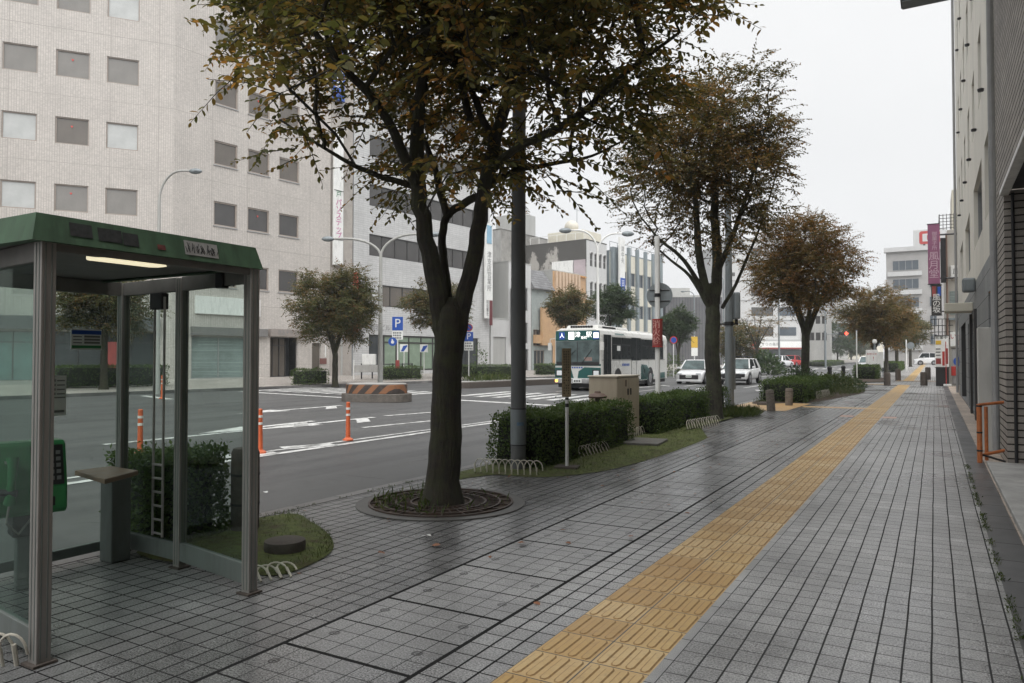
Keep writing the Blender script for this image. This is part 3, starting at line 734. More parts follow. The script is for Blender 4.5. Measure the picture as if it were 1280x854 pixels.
# second tree: mossy trunk by the hedge
T2 = (-4.66, 18.0, 0.0)
def S2(lst): return [(*rel(px, py, d, T2), r) for px, py, d, r in lst]
st2 = [[(0, 0, -0.02, 0.20)] + S2([(892, 480, 18, .185), (890, 430, 18, .175), (891, 395, 18, .175), (891, 375, 18, .15), (892, 355, 18, .12)]),
       S2([(890, 385, 18, .13), (878, 345, 17.8, .10), (872, 300, 17.6, .085), (868, 240, 17.5, .06), (850, 170, 17.4, .035)]),
       S2([(893, 380, 18, .14), (898, 330, 18.1, .125), (893, 270, 18.2, .10), (896, 200, 18.2, .07), (905, 120, 18.2, .035)]),
       S2([(884, 375, 18, .07), (868, 345, 17.7, .055), (850, 320, 17.4, .045), (825, 300, 17.2, .03), (800, 270, 17, .015)]),
       S2([(886, 385, 18, .05), (862, 345, 18.4, .04), (838, 325, 18.6, .03), (810, 300, 18.8, .018)]),
       S2([(903, 385, 18, .05), (920, 355, 18.2, .042), (935, 320, 18.4, .036), (955, 270, 18.5, .025), (975, 200, 18.6, .012)]),
       S2([(897, 340, 18.1, .08), (918, 290, 17.8, .06), (940, 220, 17.6, .042), (962, 140, 17.4, .02)])]
sh2 = outline(T2, [(785, 230), (795, 180), (820, 135), (860, 105), (900, 88), (945, 80), (970, 95), (982, 135), (985, 200), (970, 255), (945, 290), (910, 315), (860, 312), (810, 300), (788, 265)], [(780, 900, 230, 330, .5)])
make_tree('tree with pale mossy trunk and rusty crown at the far end of the long hedge', T2, st2, (-0.1, -0.05, 6.2), (2.5, 2.2, 2.85), 240, 15, 14, 0.10, M['leaf_rust'], M['bark_moss'], 23, GN,
          reach=0.46, spray_len=0.5, shape=sh2, rmin=0.0095, flare=1.2, twigs=True, noise=0.6)
T3 = on(1006, 33.0); T3 = (T3[0], T3[1], 0.0)
sh3 = outline(T3, [(942, 300), (965, 280), (1010, 266), (1050, 292), (1072, 325), (1058, 362), (1020, 382), (965, 378), (940, 345)])
make_tree('reddish brown spreading tree rising out of the low hedge past the two granite bollards', T3, auto_stems(2.7, 0.205, 2.5, 6.6, 6, 5, trunk_lean=(0.05, 0)), (0.1, 0, 5.5), (2.8, 2.6, 2.7), 250, 20, 13, 0.125,
          M['leaf_rust2'], M['bark_moss'], 31, GN, reach=0.55, spray_len=0.6, shape=sh3, rmin=0.010, flare=1.15, noise=0.5)
for i, (px, d, hf, r_, cr, cz, rz_, ncl, lm, lab) in enumerate((
        (1093, 58, 2.3, .20, 2.7, 4.8, 2.1, 130, 'leaf_rust', 'rusty tree on the pavement beside the white upright sign board, beyond the side street'),
        (1108, 68, 2.4, .20, 2.3, 4.7, 2.0, 90, 'leaf_rust2', 'dull orange tree just behind the rusty one by the white upright sign board'),
        (1121, 82, 2.3, .20, 2.7, 4.7, 2.3, 90, 'leaf_olive', 'olive tree well down the pavement in front of the grey flats'),
        (1138, 98, 2.3, .20, 2.6, 4.5, 2.2, 80, 'leaf_olive', 'olive tree furthest down the pavement, left of the small white van'))):
    b = on(px, d); make_tree(lab, b, auto_stems(hf, r_, cr * .8, cz + rz_ * .5, 5, 40 + i), (0, 0, cz), (cr, cr, rz_), ncl, 20, 12, 0.15 + 0.0006 * d, M[lm], M['bark'], 50 + i, GN, reach=0.6, spray_len=0.65, rmin=0.011, nsides=6)
# trees across the road
GF = 'street trees in front of the buildings across the road'
for i, (px, d, hf, r_, cr, cz, rz_, ncl, ll, lm, lab) in enumerate((
        (419, 37.5, 1.75, .17, 2.05, 4.2, 1.85, 200, .115, 'leaf_olive', 'small round olive tree across the road, in front of the beige tiled office'),
        (548, 48, 2.4, .15, 2.2, 4.9, 1.6, 110, .14, 'leaf_olive', 'dark bushy tree in front of the white tiled building, half behind the big trunk'),
        (130, 31, 2.2, .16, 1.75, 3.75, 1.35, 150, .11, 'leaf_olive', 'spreading tree seen through the glass of the phone booth'),
        (713, 60, 2.6, .14, 1.75, 5.5, 1.55, 95, .15, 'leaf_olive', 'round tree above the front of the bus, before the copper coloured facade'),
        (766, 66, 2.6, .14, 2.0, 6.1, 1.7, 95, .16, 'leaf_green', 'darker green tree above the roof of the bus, by the tall street lamp'),
        (848, 72, 2.0, .14, 1.5, 4.6, 1.75, 90, .16, 'leaf_green', 'green tree behind the tail of the bus, against the dark grey shed'))):
    b = on(px, d); make_tree(lab, b, auto_stems(hf, r_, cr * .85, cz + rz_ * .5, 5, 70 + i), (0, 0, cz), (cr, cr, rz_), ncl, 25, 12, ll * 1.08, M[lm], M['bark'], 80 + i, GF, reach=0.45, spray_len=0.5, rmin=0.011, nsides=6)
b = on(946, 78)
make_tree('thin half bare tree on the median beyond the cars', b, auto_stems(2.4, .16, 2.6, 6.3, 6, 3), (0, 0, 5.2), (2.6, 2.6, 1.9), 60, 6, 9, .16, M['leaf_rust'], M['bark'], 91, None, reach=0.5, spray_len=0.5, rmin=0.014, nsides=6)
for i, (px, d, w, h, lm, lab) in enumerate(((921, 84, 2.2, 5.6, 'leaf_olive', 'light green bushy tree left of the half bare tree on the median'), (1047, 150, 4.6, 8.4, 'leaf_green', 'dense dark green tree beside the red traffic light'),
                                           (1064, 175, 3.6, 7.6, 'leaf_green', 'green tree further down the road than the red traffic light'), (1076, 210, 3.4, 6.6, 'leaf_olive', 'yellowish tree at the far end of the road'))):
    b = on(px, d); make_tree(lab, b, auto_stems(1.6, .18, w * .8, h * .8, 5, 33 + i), (0, 0, h * .58), (w, w, h * .42), 80, 16, 11, .2 + .0008 * d, M[lm], M['bark'], 95 + i, 'trees far down the road', reach=0.8, spray_len=0.8, rmin=0.014, nsides=6)

# ------------------------------------------------------------------ hedges
def hedge(label, poly_or_box, h, nl, leaf, lm, seed, base_z=0.0, zf=None, jitter=0.05, group=None, holes=None, rz=0.0, cat='hedge', ragged=0.0):
    x0, x1, y0, y1 = poly_or_box; rs = np.random.RandomState(seed)
    cx, cy = (x0 + x1) / 2, (y0 + y1) / 2
    root = thing('hedge', label, cat, (cx, cy, base_z), rz, group)
    a, b = (x1 - x0) / 2, (y1 - y0) / 2
    areas = np.array([2 * a * h, 2 * a * h, 2 * b * h, 2 * b * h, 4 * a * b]); f = rs.choice(5, nl, p=areas / areas.sum())
    u = rs.random((nl, 2)); P = np.zeros((nl, 3)); N = np.zeros((nl, 3))
    for k in range(5):
        i = f == k; q = u[i]
        if k == 0: P[i] = np.c_[(q[:, 0] * 2 - 1) * a, np.full(len(q), -b), q[:, 1] * h]; N[i] = (0, -1, .3)
        if k == 1: P[i] = np.c_[(q[:, 0] * 2 - 1) * a, np.full(len(q), b), q[:, 1] * h]; N[i] = (0, 1, .3)
        if k == 2: P[i] = np.c_[np.full(len(q), -a), (q[:, 0] * 2 - 1) * b, q[:, 1] * h]; N[i] = (-1, 0, .3)
        if k == 3: P[i] = np.c_[np.full(len(q), a), (q[:, 0] * 2 - 1) * b, q[:, 1] * h]; N[i] = (1, 0, .3)
        if k == 4: P[i] = np.c_[(q[:, 0] * 2 - 1) * a, (q[:, 1] * 2 - 1) * b, np.full(len(q), h)]; N[i] = (0, 0, 1)
    # uneven face: lumps, rounded rim, ragged foot
    lump = np.sin(P[:, 0] * 5.3 + seed) * np.sin(P[:, 1] * 4.1 + seed * 2) * np.sin(P[:, 2] * 6.1 + seed) * jitter * 1.3
    P += N * (lump + rs.normal(size=nl) * jitter * 0.6 - jitter * 0.6)[:, None]
    P[:, 2] += ragged * np.sin(P[:, 1] * 3 + P[:, 0] * 2 + seed) * (P[:, 2] / h)
    P[:, 2] = np.maximum(P[:, 2], 0.03)
    if holes is not None:
        k = ~holes(P); P, N = P[k], N[k]; nl = len(P)
    D = N * 0.55 + rs.normal(size=(nl, 3)) * 0.75 + np.array([0, 0, .25]); NN = N + rs.normal(size=(nl, 3)) * 0.6
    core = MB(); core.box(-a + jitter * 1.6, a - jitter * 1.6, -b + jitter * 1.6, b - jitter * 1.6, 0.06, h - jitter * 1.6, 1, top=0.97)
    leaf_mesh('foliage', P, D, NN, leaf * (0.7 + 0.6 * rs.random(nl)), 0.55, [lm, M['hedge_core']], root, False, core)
    return root
GH = 'clipped hedges along the near kerb'
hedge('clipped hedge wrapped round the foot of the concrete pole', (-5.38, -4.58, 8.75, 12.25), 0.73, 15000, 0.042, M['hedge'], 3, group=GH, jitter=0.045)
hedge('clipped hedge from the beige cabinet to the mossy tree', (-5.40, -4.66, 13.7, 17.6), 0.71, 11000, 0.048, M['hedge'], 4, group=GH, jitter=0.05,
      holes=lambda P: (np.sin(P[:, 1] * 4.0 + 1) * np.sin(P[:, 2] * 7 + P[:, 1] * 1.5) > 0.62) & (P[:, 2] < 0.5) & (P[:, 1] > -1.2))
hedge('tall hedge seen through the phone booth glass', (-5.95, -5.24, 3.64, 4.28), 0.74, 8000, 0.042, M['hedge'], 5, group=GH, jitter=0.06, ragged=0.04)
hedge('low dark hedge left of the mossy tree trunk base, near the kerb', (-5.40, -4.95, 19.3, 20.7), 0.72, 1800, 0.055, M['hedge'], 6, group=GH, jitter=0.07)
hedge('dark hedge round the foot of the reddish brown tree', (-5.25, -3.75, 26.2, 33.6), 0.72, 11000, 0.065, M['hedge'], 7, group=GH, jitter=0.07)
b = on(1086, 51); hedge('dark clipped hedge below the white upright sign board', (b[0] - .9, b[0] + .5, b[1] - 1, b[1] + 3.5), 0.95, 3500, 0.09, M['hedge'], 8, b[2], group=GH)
b = on(1118, 74); hedge('long low hedge under the trees beyond the side street', (b[0] - 1.0, b[0] + .5, b[1] - 4, b[1] + 12), 0.9, 4000, 0.11, M['hedge'], 9, b[2], group=GH)
GH2 = 'clipped hedges along the far kerb'
for i, (x0, x1, d, h, dd, lab) in enumerate(((371, 404, 36.5, .78, .9, 'small box shaped hedge left of the small round olive tree across the road'), (479, 524, 44.5, .8, .9, 'short hedge behind the two armed lamp post across the road'),
                                         (577, 640, 50.5, .85, .9, 'long hedge across the road, left of the bus by the round no parking sign'), (672, 697, 57, .85, .9, 'hedge end just left of the front of the bus'),
                                         (62, 205, 31.5, .95, 1.2, 'long dark hedge across the road seen through the phone booth'))):
    a = on(x0, d); c = on(x1, d + (1.5 if x1 - x0 < 100 else 3.5)); L = math.hypot(c[0] - a[0], c[1] - a[1]); ang = math.atan2(c[1] - a[1], c[0] - a[0])
    m_ = ((a[0] + c[0]) / 2, (a[1] + c[1]) / 2)
    hedge(lab, (m_[0] - L / 2, m_[0] + L / 2, m_[1] - dd / 2, m_[1] + dd / 2), h, int(L * 900), 0.075, M['hedge_far'] if i < 4 else M['hedge'], 12 + i, (a[2] + c[2]) / 2, group=GH2, rz=ang, jitter=0.06)
def bush(label, base, r, h, nl, leaf, lm, seed, name='bush', cat='bush', group=None):
    rs = np.random.RandomState(seed); root = thing(name, label, cat, base, 0, group)
    v = rs.normal(size=(nl, 3)); v /= np.linalg.norm(v, axis=1, keepdims=True); v[:, 2] = np.abs(v[:, 2])
    k = (0.55 + 0.45 * rs.random(nl) ** .5) * (1 + .22 * np.sin(v[:, 0] * 6 + seed) * np.cos(v[:, 1] * 5))
    P = v * k[:, None] * np.array([r, r, h]); D = v + rs.normal(size=(nl, 3)) * .8
    leaf_mesh('foliage', P, D, v + rs.normal(size=(nl, 3)) * .6, leaf * (.6 + .8 * rs.random(nl)), .4, [lm], root, False)
    return root
b = on(1040, 36.5); bush('loose weedy bush at the right end of the dark hedge by the reddish brown tree', (b[0], b[1], 0), 1.1, .75, 1600, .12, M['grass'], 5)
b = on(1056, 38.5); bush('low leafy weeds at the pavement edge before the side street', (b[0], b[1], 0), 1.0, .55, 1500, .11, M['leaf_green'], 6)
b = on(1014, 31); bush('loose shrub sticking up through the dark hedge right of the reddish brown tree', (b[0] - .4, b[1], .45), .7, .75, 900, .10, M['leaf_green'], 7)
b = on(956, 66); bush('blue green agave like bush on the median beyond the white cars', b, 1.5, 1.9, 800, .4, M['leaf_green'], 8)
b = on(599, 49.5); bush('tall thin shrub standing up out of the hedge by the round no parking sign', b, .55, 2.4, 260, .16, M['hedge_far'], 9)
b = on(838, 60); bush('yellow green shrubs behind the tail of the bus', b, 1.2, 1.9, 900, .16, M['hedge_far'], 10)
b = on(912, 74); hedge('trimmed pale hedge on the median beyond the white cars', (b[0] - .6, b[0] + .6, b[1], b[1] + 8), 1.0, 1800, .12, M['hedge_far'], 21, b[2])
b = on(1020, 105); hedge('low yellowish hedge on the median far down the road', (b[0] - 1.2, b[0] + 1.2, b[1], b[1] + 26), .8, 1800, .15, M['hedge_far'], 22, b[2])

# ------------------------------------------------------------------ planting beds, grass and weeds
def blob(pts, zf=lambda x, y: 0.0, dome=0.05, m=0):
    mb = MB(); n = len(pts); cx = sum(p[0] for p in pts) / n; cy = sum(p[1] for p in pts) / n
    rings = [1.0, .93, .75, .5, .25]
    hs = [0.006, dome * .55, dome * .85, dome, dome]
    for a in range(len(rings) - 1):
        for i in range(n):
            j = (i + 1) % n
            q = lambda k, r, h: (cx + (pts[k][0] - cx) * r, cy + (pts[k][1] - cy) * r, h)
            mb.face([q(i, rings[a], hs[a]), q(j, rings[a], hs[a]), q(j, rings[a + 1], hs[a + 1]), q(i, rings[a + 1], hs[a + 1])])
    mb.face([(cx + (p[0] - cx) * rings[-1], cy + (p[1] - cy) * rings[-1], hs[-1]) for p in pts])
    return mb
def smooth_poly(pts, k=6):
    out = []; n = len(pts)
    for i in range(n):
        p0, p1, p2, p3 = pts[i - 1], pts[i], pts[(i + 1) % n], pts[(i + 2) % n]
        for q in range(k):
            t = q / k
            out.append(tuple(0.5 * (2 * p1[a] + (p2[a] - p0[a]) * t + (2 * p0[a] - 5 * p1[a] + 4 * p2[a] - p3[a]) * t * t + (3 * p1[a] - p0[a] - 3 * p2[a] + p3[a]) * t ** 3) for a in (0, 1)))
    return out
def grass(name, poly, n, h, seed, label, edge=None, lm=None, clump=1.0, dens=None, wid=.09):
    rs = np.random.RandomState(seed); xs = [p[0] for p in poly]; ys = [p[1] for p in poly]; P = []
    while len(P) < n:
        x, y = rs.uniform(min(xs), max(xs)), rs.uniform(min(ys), max(ys))
        if not inside(x, y, poly): continue
        f_ = .5 + .5 * math.sin(x * 9.1 + seed) * math.sin(y * 7.3 + seed * 2)
        if rs.random() > (1 - clump) + clump * f_: continue
        if dens is not None and rs.random() > dens(x, y): continue
        P.append((x, y, .02))
    P = np.array(P); D = rs.normal(size=(n, 3)) * .55 + np.array([0, 0, 1.0]); D[:, 2] = np.abs(D[:, 2])
    N = rs.normal(size=(n, 3)); o = leaf_mesh(name, P, D, N, h * (.4 + .9 * rs.random(n)), wid, [lm or M['grass']], None, False)
    return stuff(o, label, 'grass')
bed1 = smooth_poly([(-5.44, 3.60), (-4.6, 3.50), (-4.02, 3.58), (-3.92, 3.78), (-4.05, 4.25), (-4.40, 4.62), (-4.95, 4.95), (-5.44, 5.05)])
struct(blob(bed1, dome=.045).build('planting_bed', M['moss'], smooth=True))
grass('grass', bed1, 4600, .042, 1, 'short mossy grass round the low dark drum by the phone booth', clump=.75)
bed2 = smooth_poly([(-5.44, 8.05), (-4.9, 8.15), (-4.35, 8.22), (-3.95, 8.75), (-3.75, 9.6), (-3.66, 11.0), (-3.66, 12.4), (-3.72, 13.8), (-4.0, 14.7), (-4.5, 16.4), (-4.45, 18.2), (-4.4, 19.6), (-5.0, 20.9), (-5.44, 21.0)])
struct(blob(bed2, dome=.035).build('planting_bed', M['moss'], smooth=True))
grass('grass', bed2, 7000, .05, 2, 'patchy grass and weeds in front of the long hedge', clump=.7, dens=lambda x, y: 1.0 if x > -4.55 else .35)
bed3 = smooth_poly([(-5.0, 19.0), (-4.1, 18.8), (-3.95, 19.8), (-4.2, 20.9), (-5.0, 21.2)])
grass('grass', bed3, 2600, .2, 3, 'tall yellow green grass tuft by the grey lamp post')
bed4 = smooth_poly([(-5.40, 26.0), (-4.3, 25.9), (-3.5, 27.5), (-3.1, 31), (-2.7, 35), (-3.0, 38.5), (-4.2, 40), (-5.4, 40)])
struct(blob(bed4, dome=.04).build('planting_bed', M['soil'], smooth=True))
grass('grass', bed4, 4200, .16, 4, 'weeds growing along the edge of the bed before the side street', clump=.8, dens=lambda x, y: .25 + .75 * (y > 33))
bed5 = smooth_poly([(-5.3, 50.8), (-3.2, 50.8), (-2.7, 54), (-3.2, 62), (-5.3, 62)])
struct(blob(bed5, dome=.06).build('planting_bed', M['soil'], smooth=True)).location.z = 0.03
gr = smooth_poly([(-4.45 + .72 * math.cos(a), 6.28 + .72 * math.sin(a)) for a in [k * math.pi / 4 for k in range(8)]])
grass('grass', gr, 260, .10, 6, 'weeds poking through the round iron tree grate', clump=.95, dens=lambda x, y: 1.0 if (x < -4.35 and y < 6.6) or y < 5.75 else .10, wid=.16)
def weeds_line(name, x, ya, yb, n, seed, label, w=.03):
    rs = np.random.RandomState(seed); y = rs.uniform(ya, yb, n); keep = np.sin(y * 3.1) * np.sin(y * 7.7 + 1) > -.25; y = y[keep]; n = len(y)
    P = np.c_[x + rs.normal(size=n) * w * .5, y, np.full(n, .002)]; D = rs.normal(size=(n, 3)) * .7 + np.array([0, 0, .7]); D[:, 2] = np.abs(D[:, 2]) + .1
    stuff(leaf_mesh(name, P, D, rs.normal(size=(n, 3)), .024 * (.4 + rs.random(n)), .3, [M['leaf_green'] if 'leaf' in label else M['grass']], None, False), label, 'grass')
weeds_line('weeds', .378, 3.6, 12.2, 1500, 3, 'thin line of green weeds along the dark gutter slabs')
weeds_line('weeds', KX, 5.2, 8.2, 260, 4, 'weeds sprouting from the kerb joint beside the tree grate', .05)
med = [farpt(s, FARK + 5.9) for s in (14, 16)]
# ================================================================== PHONE BOOTH
BA, BBp, BM, BC, BD = (-3.83, 2.01), (-3.81, 3.27), (-4.71, 3.42), (-5.49, 3.47), (-5.49, 2.22)
BO = (-4.6, 2.7, 0.0)
booth = thing('phone_booth', 'open glass phone booth with weathered green roof and grey metal posts', 'phone booth', BO)
def L2(p): return (p[0] - BO[0], p[1] - BO[1])
def wallbar(mb, p, q, z0, z1, t, m=0, e=0.0):
    ax, ay = L2(p); bx, by = L2(q); L = math.hypot(bx - ax, by - ay); ux, uy = (bx - ax) / L, (by - ay) / L
    ax, ay, bx, by = ax + ux * e, ay + uy * e, bx - ux * e, by - uy * e; nx, ny = -uy * t / 2, ux * t / 2
    mb.prism([(ax - nx, ay - ny), (bx - nx, by - ny), (bx + nx, by + ny), (ax + nx, ay + ny)], z0, z1, m)
def post(p, w, z1, rot=0.0, lab=None):
    x, y = L2(p); mb = MB(); mb.box(x - w / 2, x + w / 2, y - w / 2, y + w / 2, 0.012, z1, 0, rot)
    for sx in (-1, 1):      # raised edge profiles on the post
        for sy in (-1, 1):
            mb.box(x + sx * (w / 2 - .006) - .008, x + sx * (w / 2 - .006) + .008, y + sy * (w / 2 - .006) - .008, y + sy * (w / 2 - .006) + .008, 0.012, z1 - .002, 0, 0)
    o = mb.build('post', M['steel'], booth, bevel=.004)
    b = MB()
    for s in (-1, 1): b.box(x + s * w * .22 - .003, x + s * w * .22 + .003, y - w / 2 - .0025, y + w / 2 + .0025, .03, z1 - .01); b.box(x - w / 2 - .0025, x + w / 2 + .0025, y + s * w * .22 - .003, y + s * w * .22 + .003, .031, z1 - .011)
    b.build('rubber_seal', M['grey_panel'], o)
    b = MB(); b.box(x - w * .85, x + w * .85, y - w * .85, y + w * .85, 0.002, 0.014); b.build('foot_plate', M['stone_dark'], o)
    return o
for p, w in ((BA, .068), (BBp, .066), (BM, .062), (BC, .062), (BD, .062)): post(p, w, 2.08)
hd = MB()
for p, q in ((BA, BD), (BD, BC), (BC, BM), (BM, BBp)): wallbar(hd, p, q, 1.985, 2.085, .045, e=.03)
wallbar(hd, BA, BBp, 2.035, 2.085, .045, e=.03)
hd.build('header_beam', M['ceil'], booth, bevel=.003)
for p, q, h0, h1 in ((BA, BD, .045, .165), (BD, BC, .05, .12), (BC, BM, .05, .17), (BM, BBp, .055, .185)):
    mb = MB(); wallbar(mb, p, q, h0, h1, .04, e=.03); mb.build('bottom_rail', M['grey_panel'], booth, bevel=.004)
for p, q, h0 in ((BA, BD, .165), (BD, BC, .12), (BC, BM, .17), (BM, BBp, .185)):
    mb = MB(); wallbar(mb, p, q, h0, 1.985, .006, e=.032); mb.build('glass_panel', M['glass'], booth)
# roof: skirt sloping out to the bottom
rx0, rx1, ry0, ry1 = -5.55, -3.80, 1.95, 3.29
rf = MB()
def ring(e, z): return [(rx0 - e - BO[0], ry0 - e - BO[1], z), (rx1 + e - BO[0], ry0 - e - BO[1], z), (rx1 + e - BO[0], ry1 + e - BO[1], z), (rx0 - e - BO[0], ry1 + e - BO[1], z)]
r1, r2, r3, r4 = ring(.035, 2.075), ring(0, 2.215), ring(.02, 2.072), ring(-.02, 2.075)
for i in range(4):
    j = (i + 1) % 4
    rf.face([r1[i], r1[j], r2[j], r2[i]]); rf.face([r1[j], r1[i], r4[i], r4[j]])
rf.face(r2)
rf.build('roof', M['green_paint'], booth, bevel=.006)
ce = MB(); ce.face([(x, y, 2.09) for x, y, _ in ring(-.005, 0)][::-1]); ce.build('ceiling', M['ceil'], booth)
# ceiling lamp (lit)
lamp = MB(); _l = at(160, 325, 4.1); lx, ly = _l[0] - BO[0], _l[1] - BO[1]
lamp.box(lx - .085, lx + .085, ly - .22, ly + .22, 2.06, 2.089)
lo = lamp.build('ceiling_lamp', M['white'], booth, bevel=.005)
lt = MB(); lt.prism([(lx - .075, ly - .18), (lx - .04, ly - .21), (lx + .04, ly - .21), (lx + .075, ly - .18), (lx + .075, ly + .18), (lx + .04, ly + .21), (lx - .04, ly + .21), (lx - .075, ly + .18)], 2.03, 2.059)
lt.build('lamp_cover', emit('fluorescent_tube', (1.0, 0.90, 0.62), .55), lo)
# fascia stickers on the pavement side (x = rx1 + slope)
def fpos(y, z):  # on the sloping skirt
    return (rx1 + .035 * (1 - (z - 2.075) / .14) + .004 - BO[0], y - BO[1], z)
def sticker(y0, y1, z0, z1, mat, name, tilt=0.0):
    mb = MB(); mb.face([fpos(y0, z0), fpos(y1, z0 + tilt), fpos(y1, z1 + tilt), fpos(y0, z1)]); return mb.build(name, mat, booth)
stk = pm('dark_torn_sticker', (0.030, 0.032, 0.032), 0.6, .5, 40)
for a, b, tl in ((2.10, 2.215, .004), (2.245, 2.375, 0), (2.38, 2.47, -.006)): 
    s_ = sticker(a, b, 2.115 + tl, 2.185 + tl, stk, 'torn_sticker')
sticker(2.58, 2.63, 2.112, 2.14, pm('rust_red_sticker', (.12, .035, .03), .6, .4, 40), 'torn_sticker')
s_ = sticker(2.755, 2.985, 2.105, 2.19, M['concrete'], 'graffiti_plate')
ink = MB(); q = random.Random(4)
for k in range(30):      # a scrawl of pen strokes, not letters
    y = 2.77 + .20 * k / 29 + q.uniform(-.006, .006); a = fpos(y, 2.117 + q.uniform(0, .02)); b = fpos(y + q.uniform(-.02, .02), 2.16 + q.uniform(-.012, .022))
    ink.tube([(a[0] + .002, a[1], a[2]), (b[0] + .002, b[1], b[2])], .0019, 4)
ink.build('graffiti_strokes', M['ink'], s_)
# sliding door fittings on the wall between the two far posts
dh = MB()
def onwall(t, z, off=0.0):
    ux, uy = (BM[0] - BC[0]), (BM[1] - BC[1]); L = math.hypot(ux, uy)
    return (BC[0] + ux * t + uy / L * off - BO[0], BC[1] + uy * t - ux / L * off - BO[1], z)
for t in (.62, .78): dh.tube([onwall(t, .2, .03), onwall(t, 1.95, .03)], .009, 8)
for k in range(6): dh.tube([onwall(.62, .22 + k * .10, .03), onwall(.78, .22 + k * .10, .03)], .009, 8)
dh.build('door_handle', M['steel'], booth, smooth=True)
dc = MB(); a = onwall(.66, 1.90, .03); dc.box(a[0] - .05, a[0] + .09, a[1] - .03, a[1] + .03, 1.86, 1.98); dc.build('door_closer', M['dark_metal'], booth, bevel=.006)
dc = MB(); u = (.5 * (BM[0] + BBp[0]) + .12 - BO[0], .5 * (BM[1] + BBp[1]) - .04 - BO[1]); dc.box(u[0] - .035, u[0] + .035, u[1] - .03, u[1] + .03, 1.97, 2.07); dc.build('door_closer', M['dark_metal'], booth, bevel=.006)
# notices stuck on the street side glass
def notice(px0, px1, py0, py1, X, name='notice'):
    def hit(px, py):
        r = ray(px, py); k = X / r[0]; return (r[1] * k, EYE + r[2] * k)
    y0, z1 = hit(px0, py0); y1, _ = hit(px1, py0); _, z0 = hit((px0 + px1) / 2, py1)
    mb = MB(); mb.box(X - BO[0] - .002, X - BO[0] + .002, y0 - BO[1], y1 - BO[1], z0, z1); o = mb.build(name, M['paper'], booth); return o, y0 - BO[1], y1 - BO[1], z0, z1
XN = -5.455
o, y0, y1, z0, z1 = notice(89, 127, 411, 437, XN)
h = z1 - z0; w = y1 - y0
b = MB(); b.box(XN - BO[0] + .002, XN - BO[0] + .004, y0 + .004, y1 - .004, z1 - h * .26, z1 - h * .06); b.build('printed_band', M['blue'], o)
b = MB(); b.box(XN - BO[0] + .002, XN - BO[0] + .004, y0 + .004, y1 - .004, z0 + h * .06, z0 + h * .2); b.build('printed_band', pm('print_green', (.02, .2, .06), .5, .05, 8), o)
b = MB()
for k in range(3):
    z = z0 + h * (.30 + .15 * k); b.box(XN - BO[0] + .002, XN - BO[0] + .004, y0 + w * .06, y0 + w * .34, z, z + h * .05); b.box(XN - BO[0] + .002, XN - BO[0] + .004, y0 + w * .42, y0 + w * .94, z - .002, z + h * .09)
b.build('printed_lines', M['ink_grey'], o)
o, y0, y1, z0, z1 = notice(58, 83, 470, 520, XN + .004); h = z1 - z0; w = y1 - y0; b = MB()
for k in range(4): b.box(XN + .004 - BO[0] + .002, XN + .004 - BO[0] + .004, y0 + w * .1, y0 + w * .45, z0 + h * (.52 + .11 * k), z0 + h * (.58 + .11 * k)); b.box(XN + .004 - BO[0] + .002, XN + .004 - BO[0] + .004, y0 + w * .52, y0 + w * .92, z0 + h * (.53 + .11 * k), z0 + h * (.56 + .11 * k))
b.box(XN + .004 - BO[0] + .002, XN + .004 - BO[0] + .004, y0 + w * .05, y0 + w * .95, z0 + h * .44, z0 + h * .47); b.box(XN + .004 - BO[0] + .002, XN + .004 - BO[0] + .004, y0 + w * .1, y0 + w * .9, z0 + h * .08, z0 + h * .14)
b.build('printed_lines', M['ink_grey'], o)
# shelf on its pedestal
sh = MB()
def lz(px, py, z): x, y = g(px, py, z); return (x - BO[0], y - BO[1])
zs = .70
poly = [lz(93, 588, zs), lz(131, 599, zs), lz(173, 588, zs), lz(140, 582.5, zs)]
sh.prism(poly, zs - .035, zs)
so = sh.build('shelf', M['shelf'], booth, bevel=.006)
pd = MB(); px_, py_ = g(142, 702, 0); pd.box(px_ - BO[0] - .09, px_ - BO[0] + .06, py_ - BO[1] - .055, py_ - BO[1] + .095, 0.004, zs - .04); pd.build('pedestal', M['grey_panel'], booth, bevel=.01)
hr = MB(); hr.tube([(*L2((-5.30, 2.05)), .72), (*L2((-4.95, 2.45)), .66)], .022, 10); hr.tube([(*L2((-5.30, 2.05)), .72), (*L2((-5.36, 2.05)), .72)], .02, 8); hr.build('grab_rail', M['dark_metal'], booth, smooth=True)

# ---- the public phone standing on its bracket
PX, PY = -5.10, 2.60
ph = thing('public_phone', 'green public phone with black keypad inside the glass booth', 'phone', (PX, PY, .50), R(90) - .30)
# local: front faces -y, x to the right
def pbox(n, m, x0, x1, y0, y1, z0, z1, par, bev=.012, top=None): b = MB(); b.box(x0, x1, y0, y1, z0, z1, 0, 0, top); return b.build(n, m, par, bevel=bev)
bd = MB()
prof = [(-.10, .0), (-.13, .03), (-.13, .17), (-.06, .44), (-.03, .46), (.13, .46), (.13, 0)]
i = len(bd.v)
for x in (-.19, .19): bd.v += [(x, y, z) for y, z in prof]
n = len(prof); bd.f.append(tuple(range(n))[::-1]); bd.m.append(0); bd.f.append(tuple(range(n, 2 * n))); bd.m.append(0)
for k in range(n): bd.f.append((k, (k + 1) % n, n + (k + 1) % n, n + k)); bd.m.append(0)
bdy = bd.build('body', M['phone'], ph, bevel=.012)
kp = MB(); kp.face([(-.01, -.132, .185), (.17, -.132, .185), (.17, -.064, .435), (-.01, -.064, .435)]); kp.build('keypad_panel', M['black'], ph)
ky = MB()
for r_ in range(5):
    for c in range(4):
        x = .015 + c * .038; t = .12 + r_ * .16; ky.box(x, x + .024, -.1385 + t * .068 + .0, -.1325 + t * .068, .185 + t * .25, .185 + t * .25 + .024)
ky.build('key', M['ink_grey'], ph)
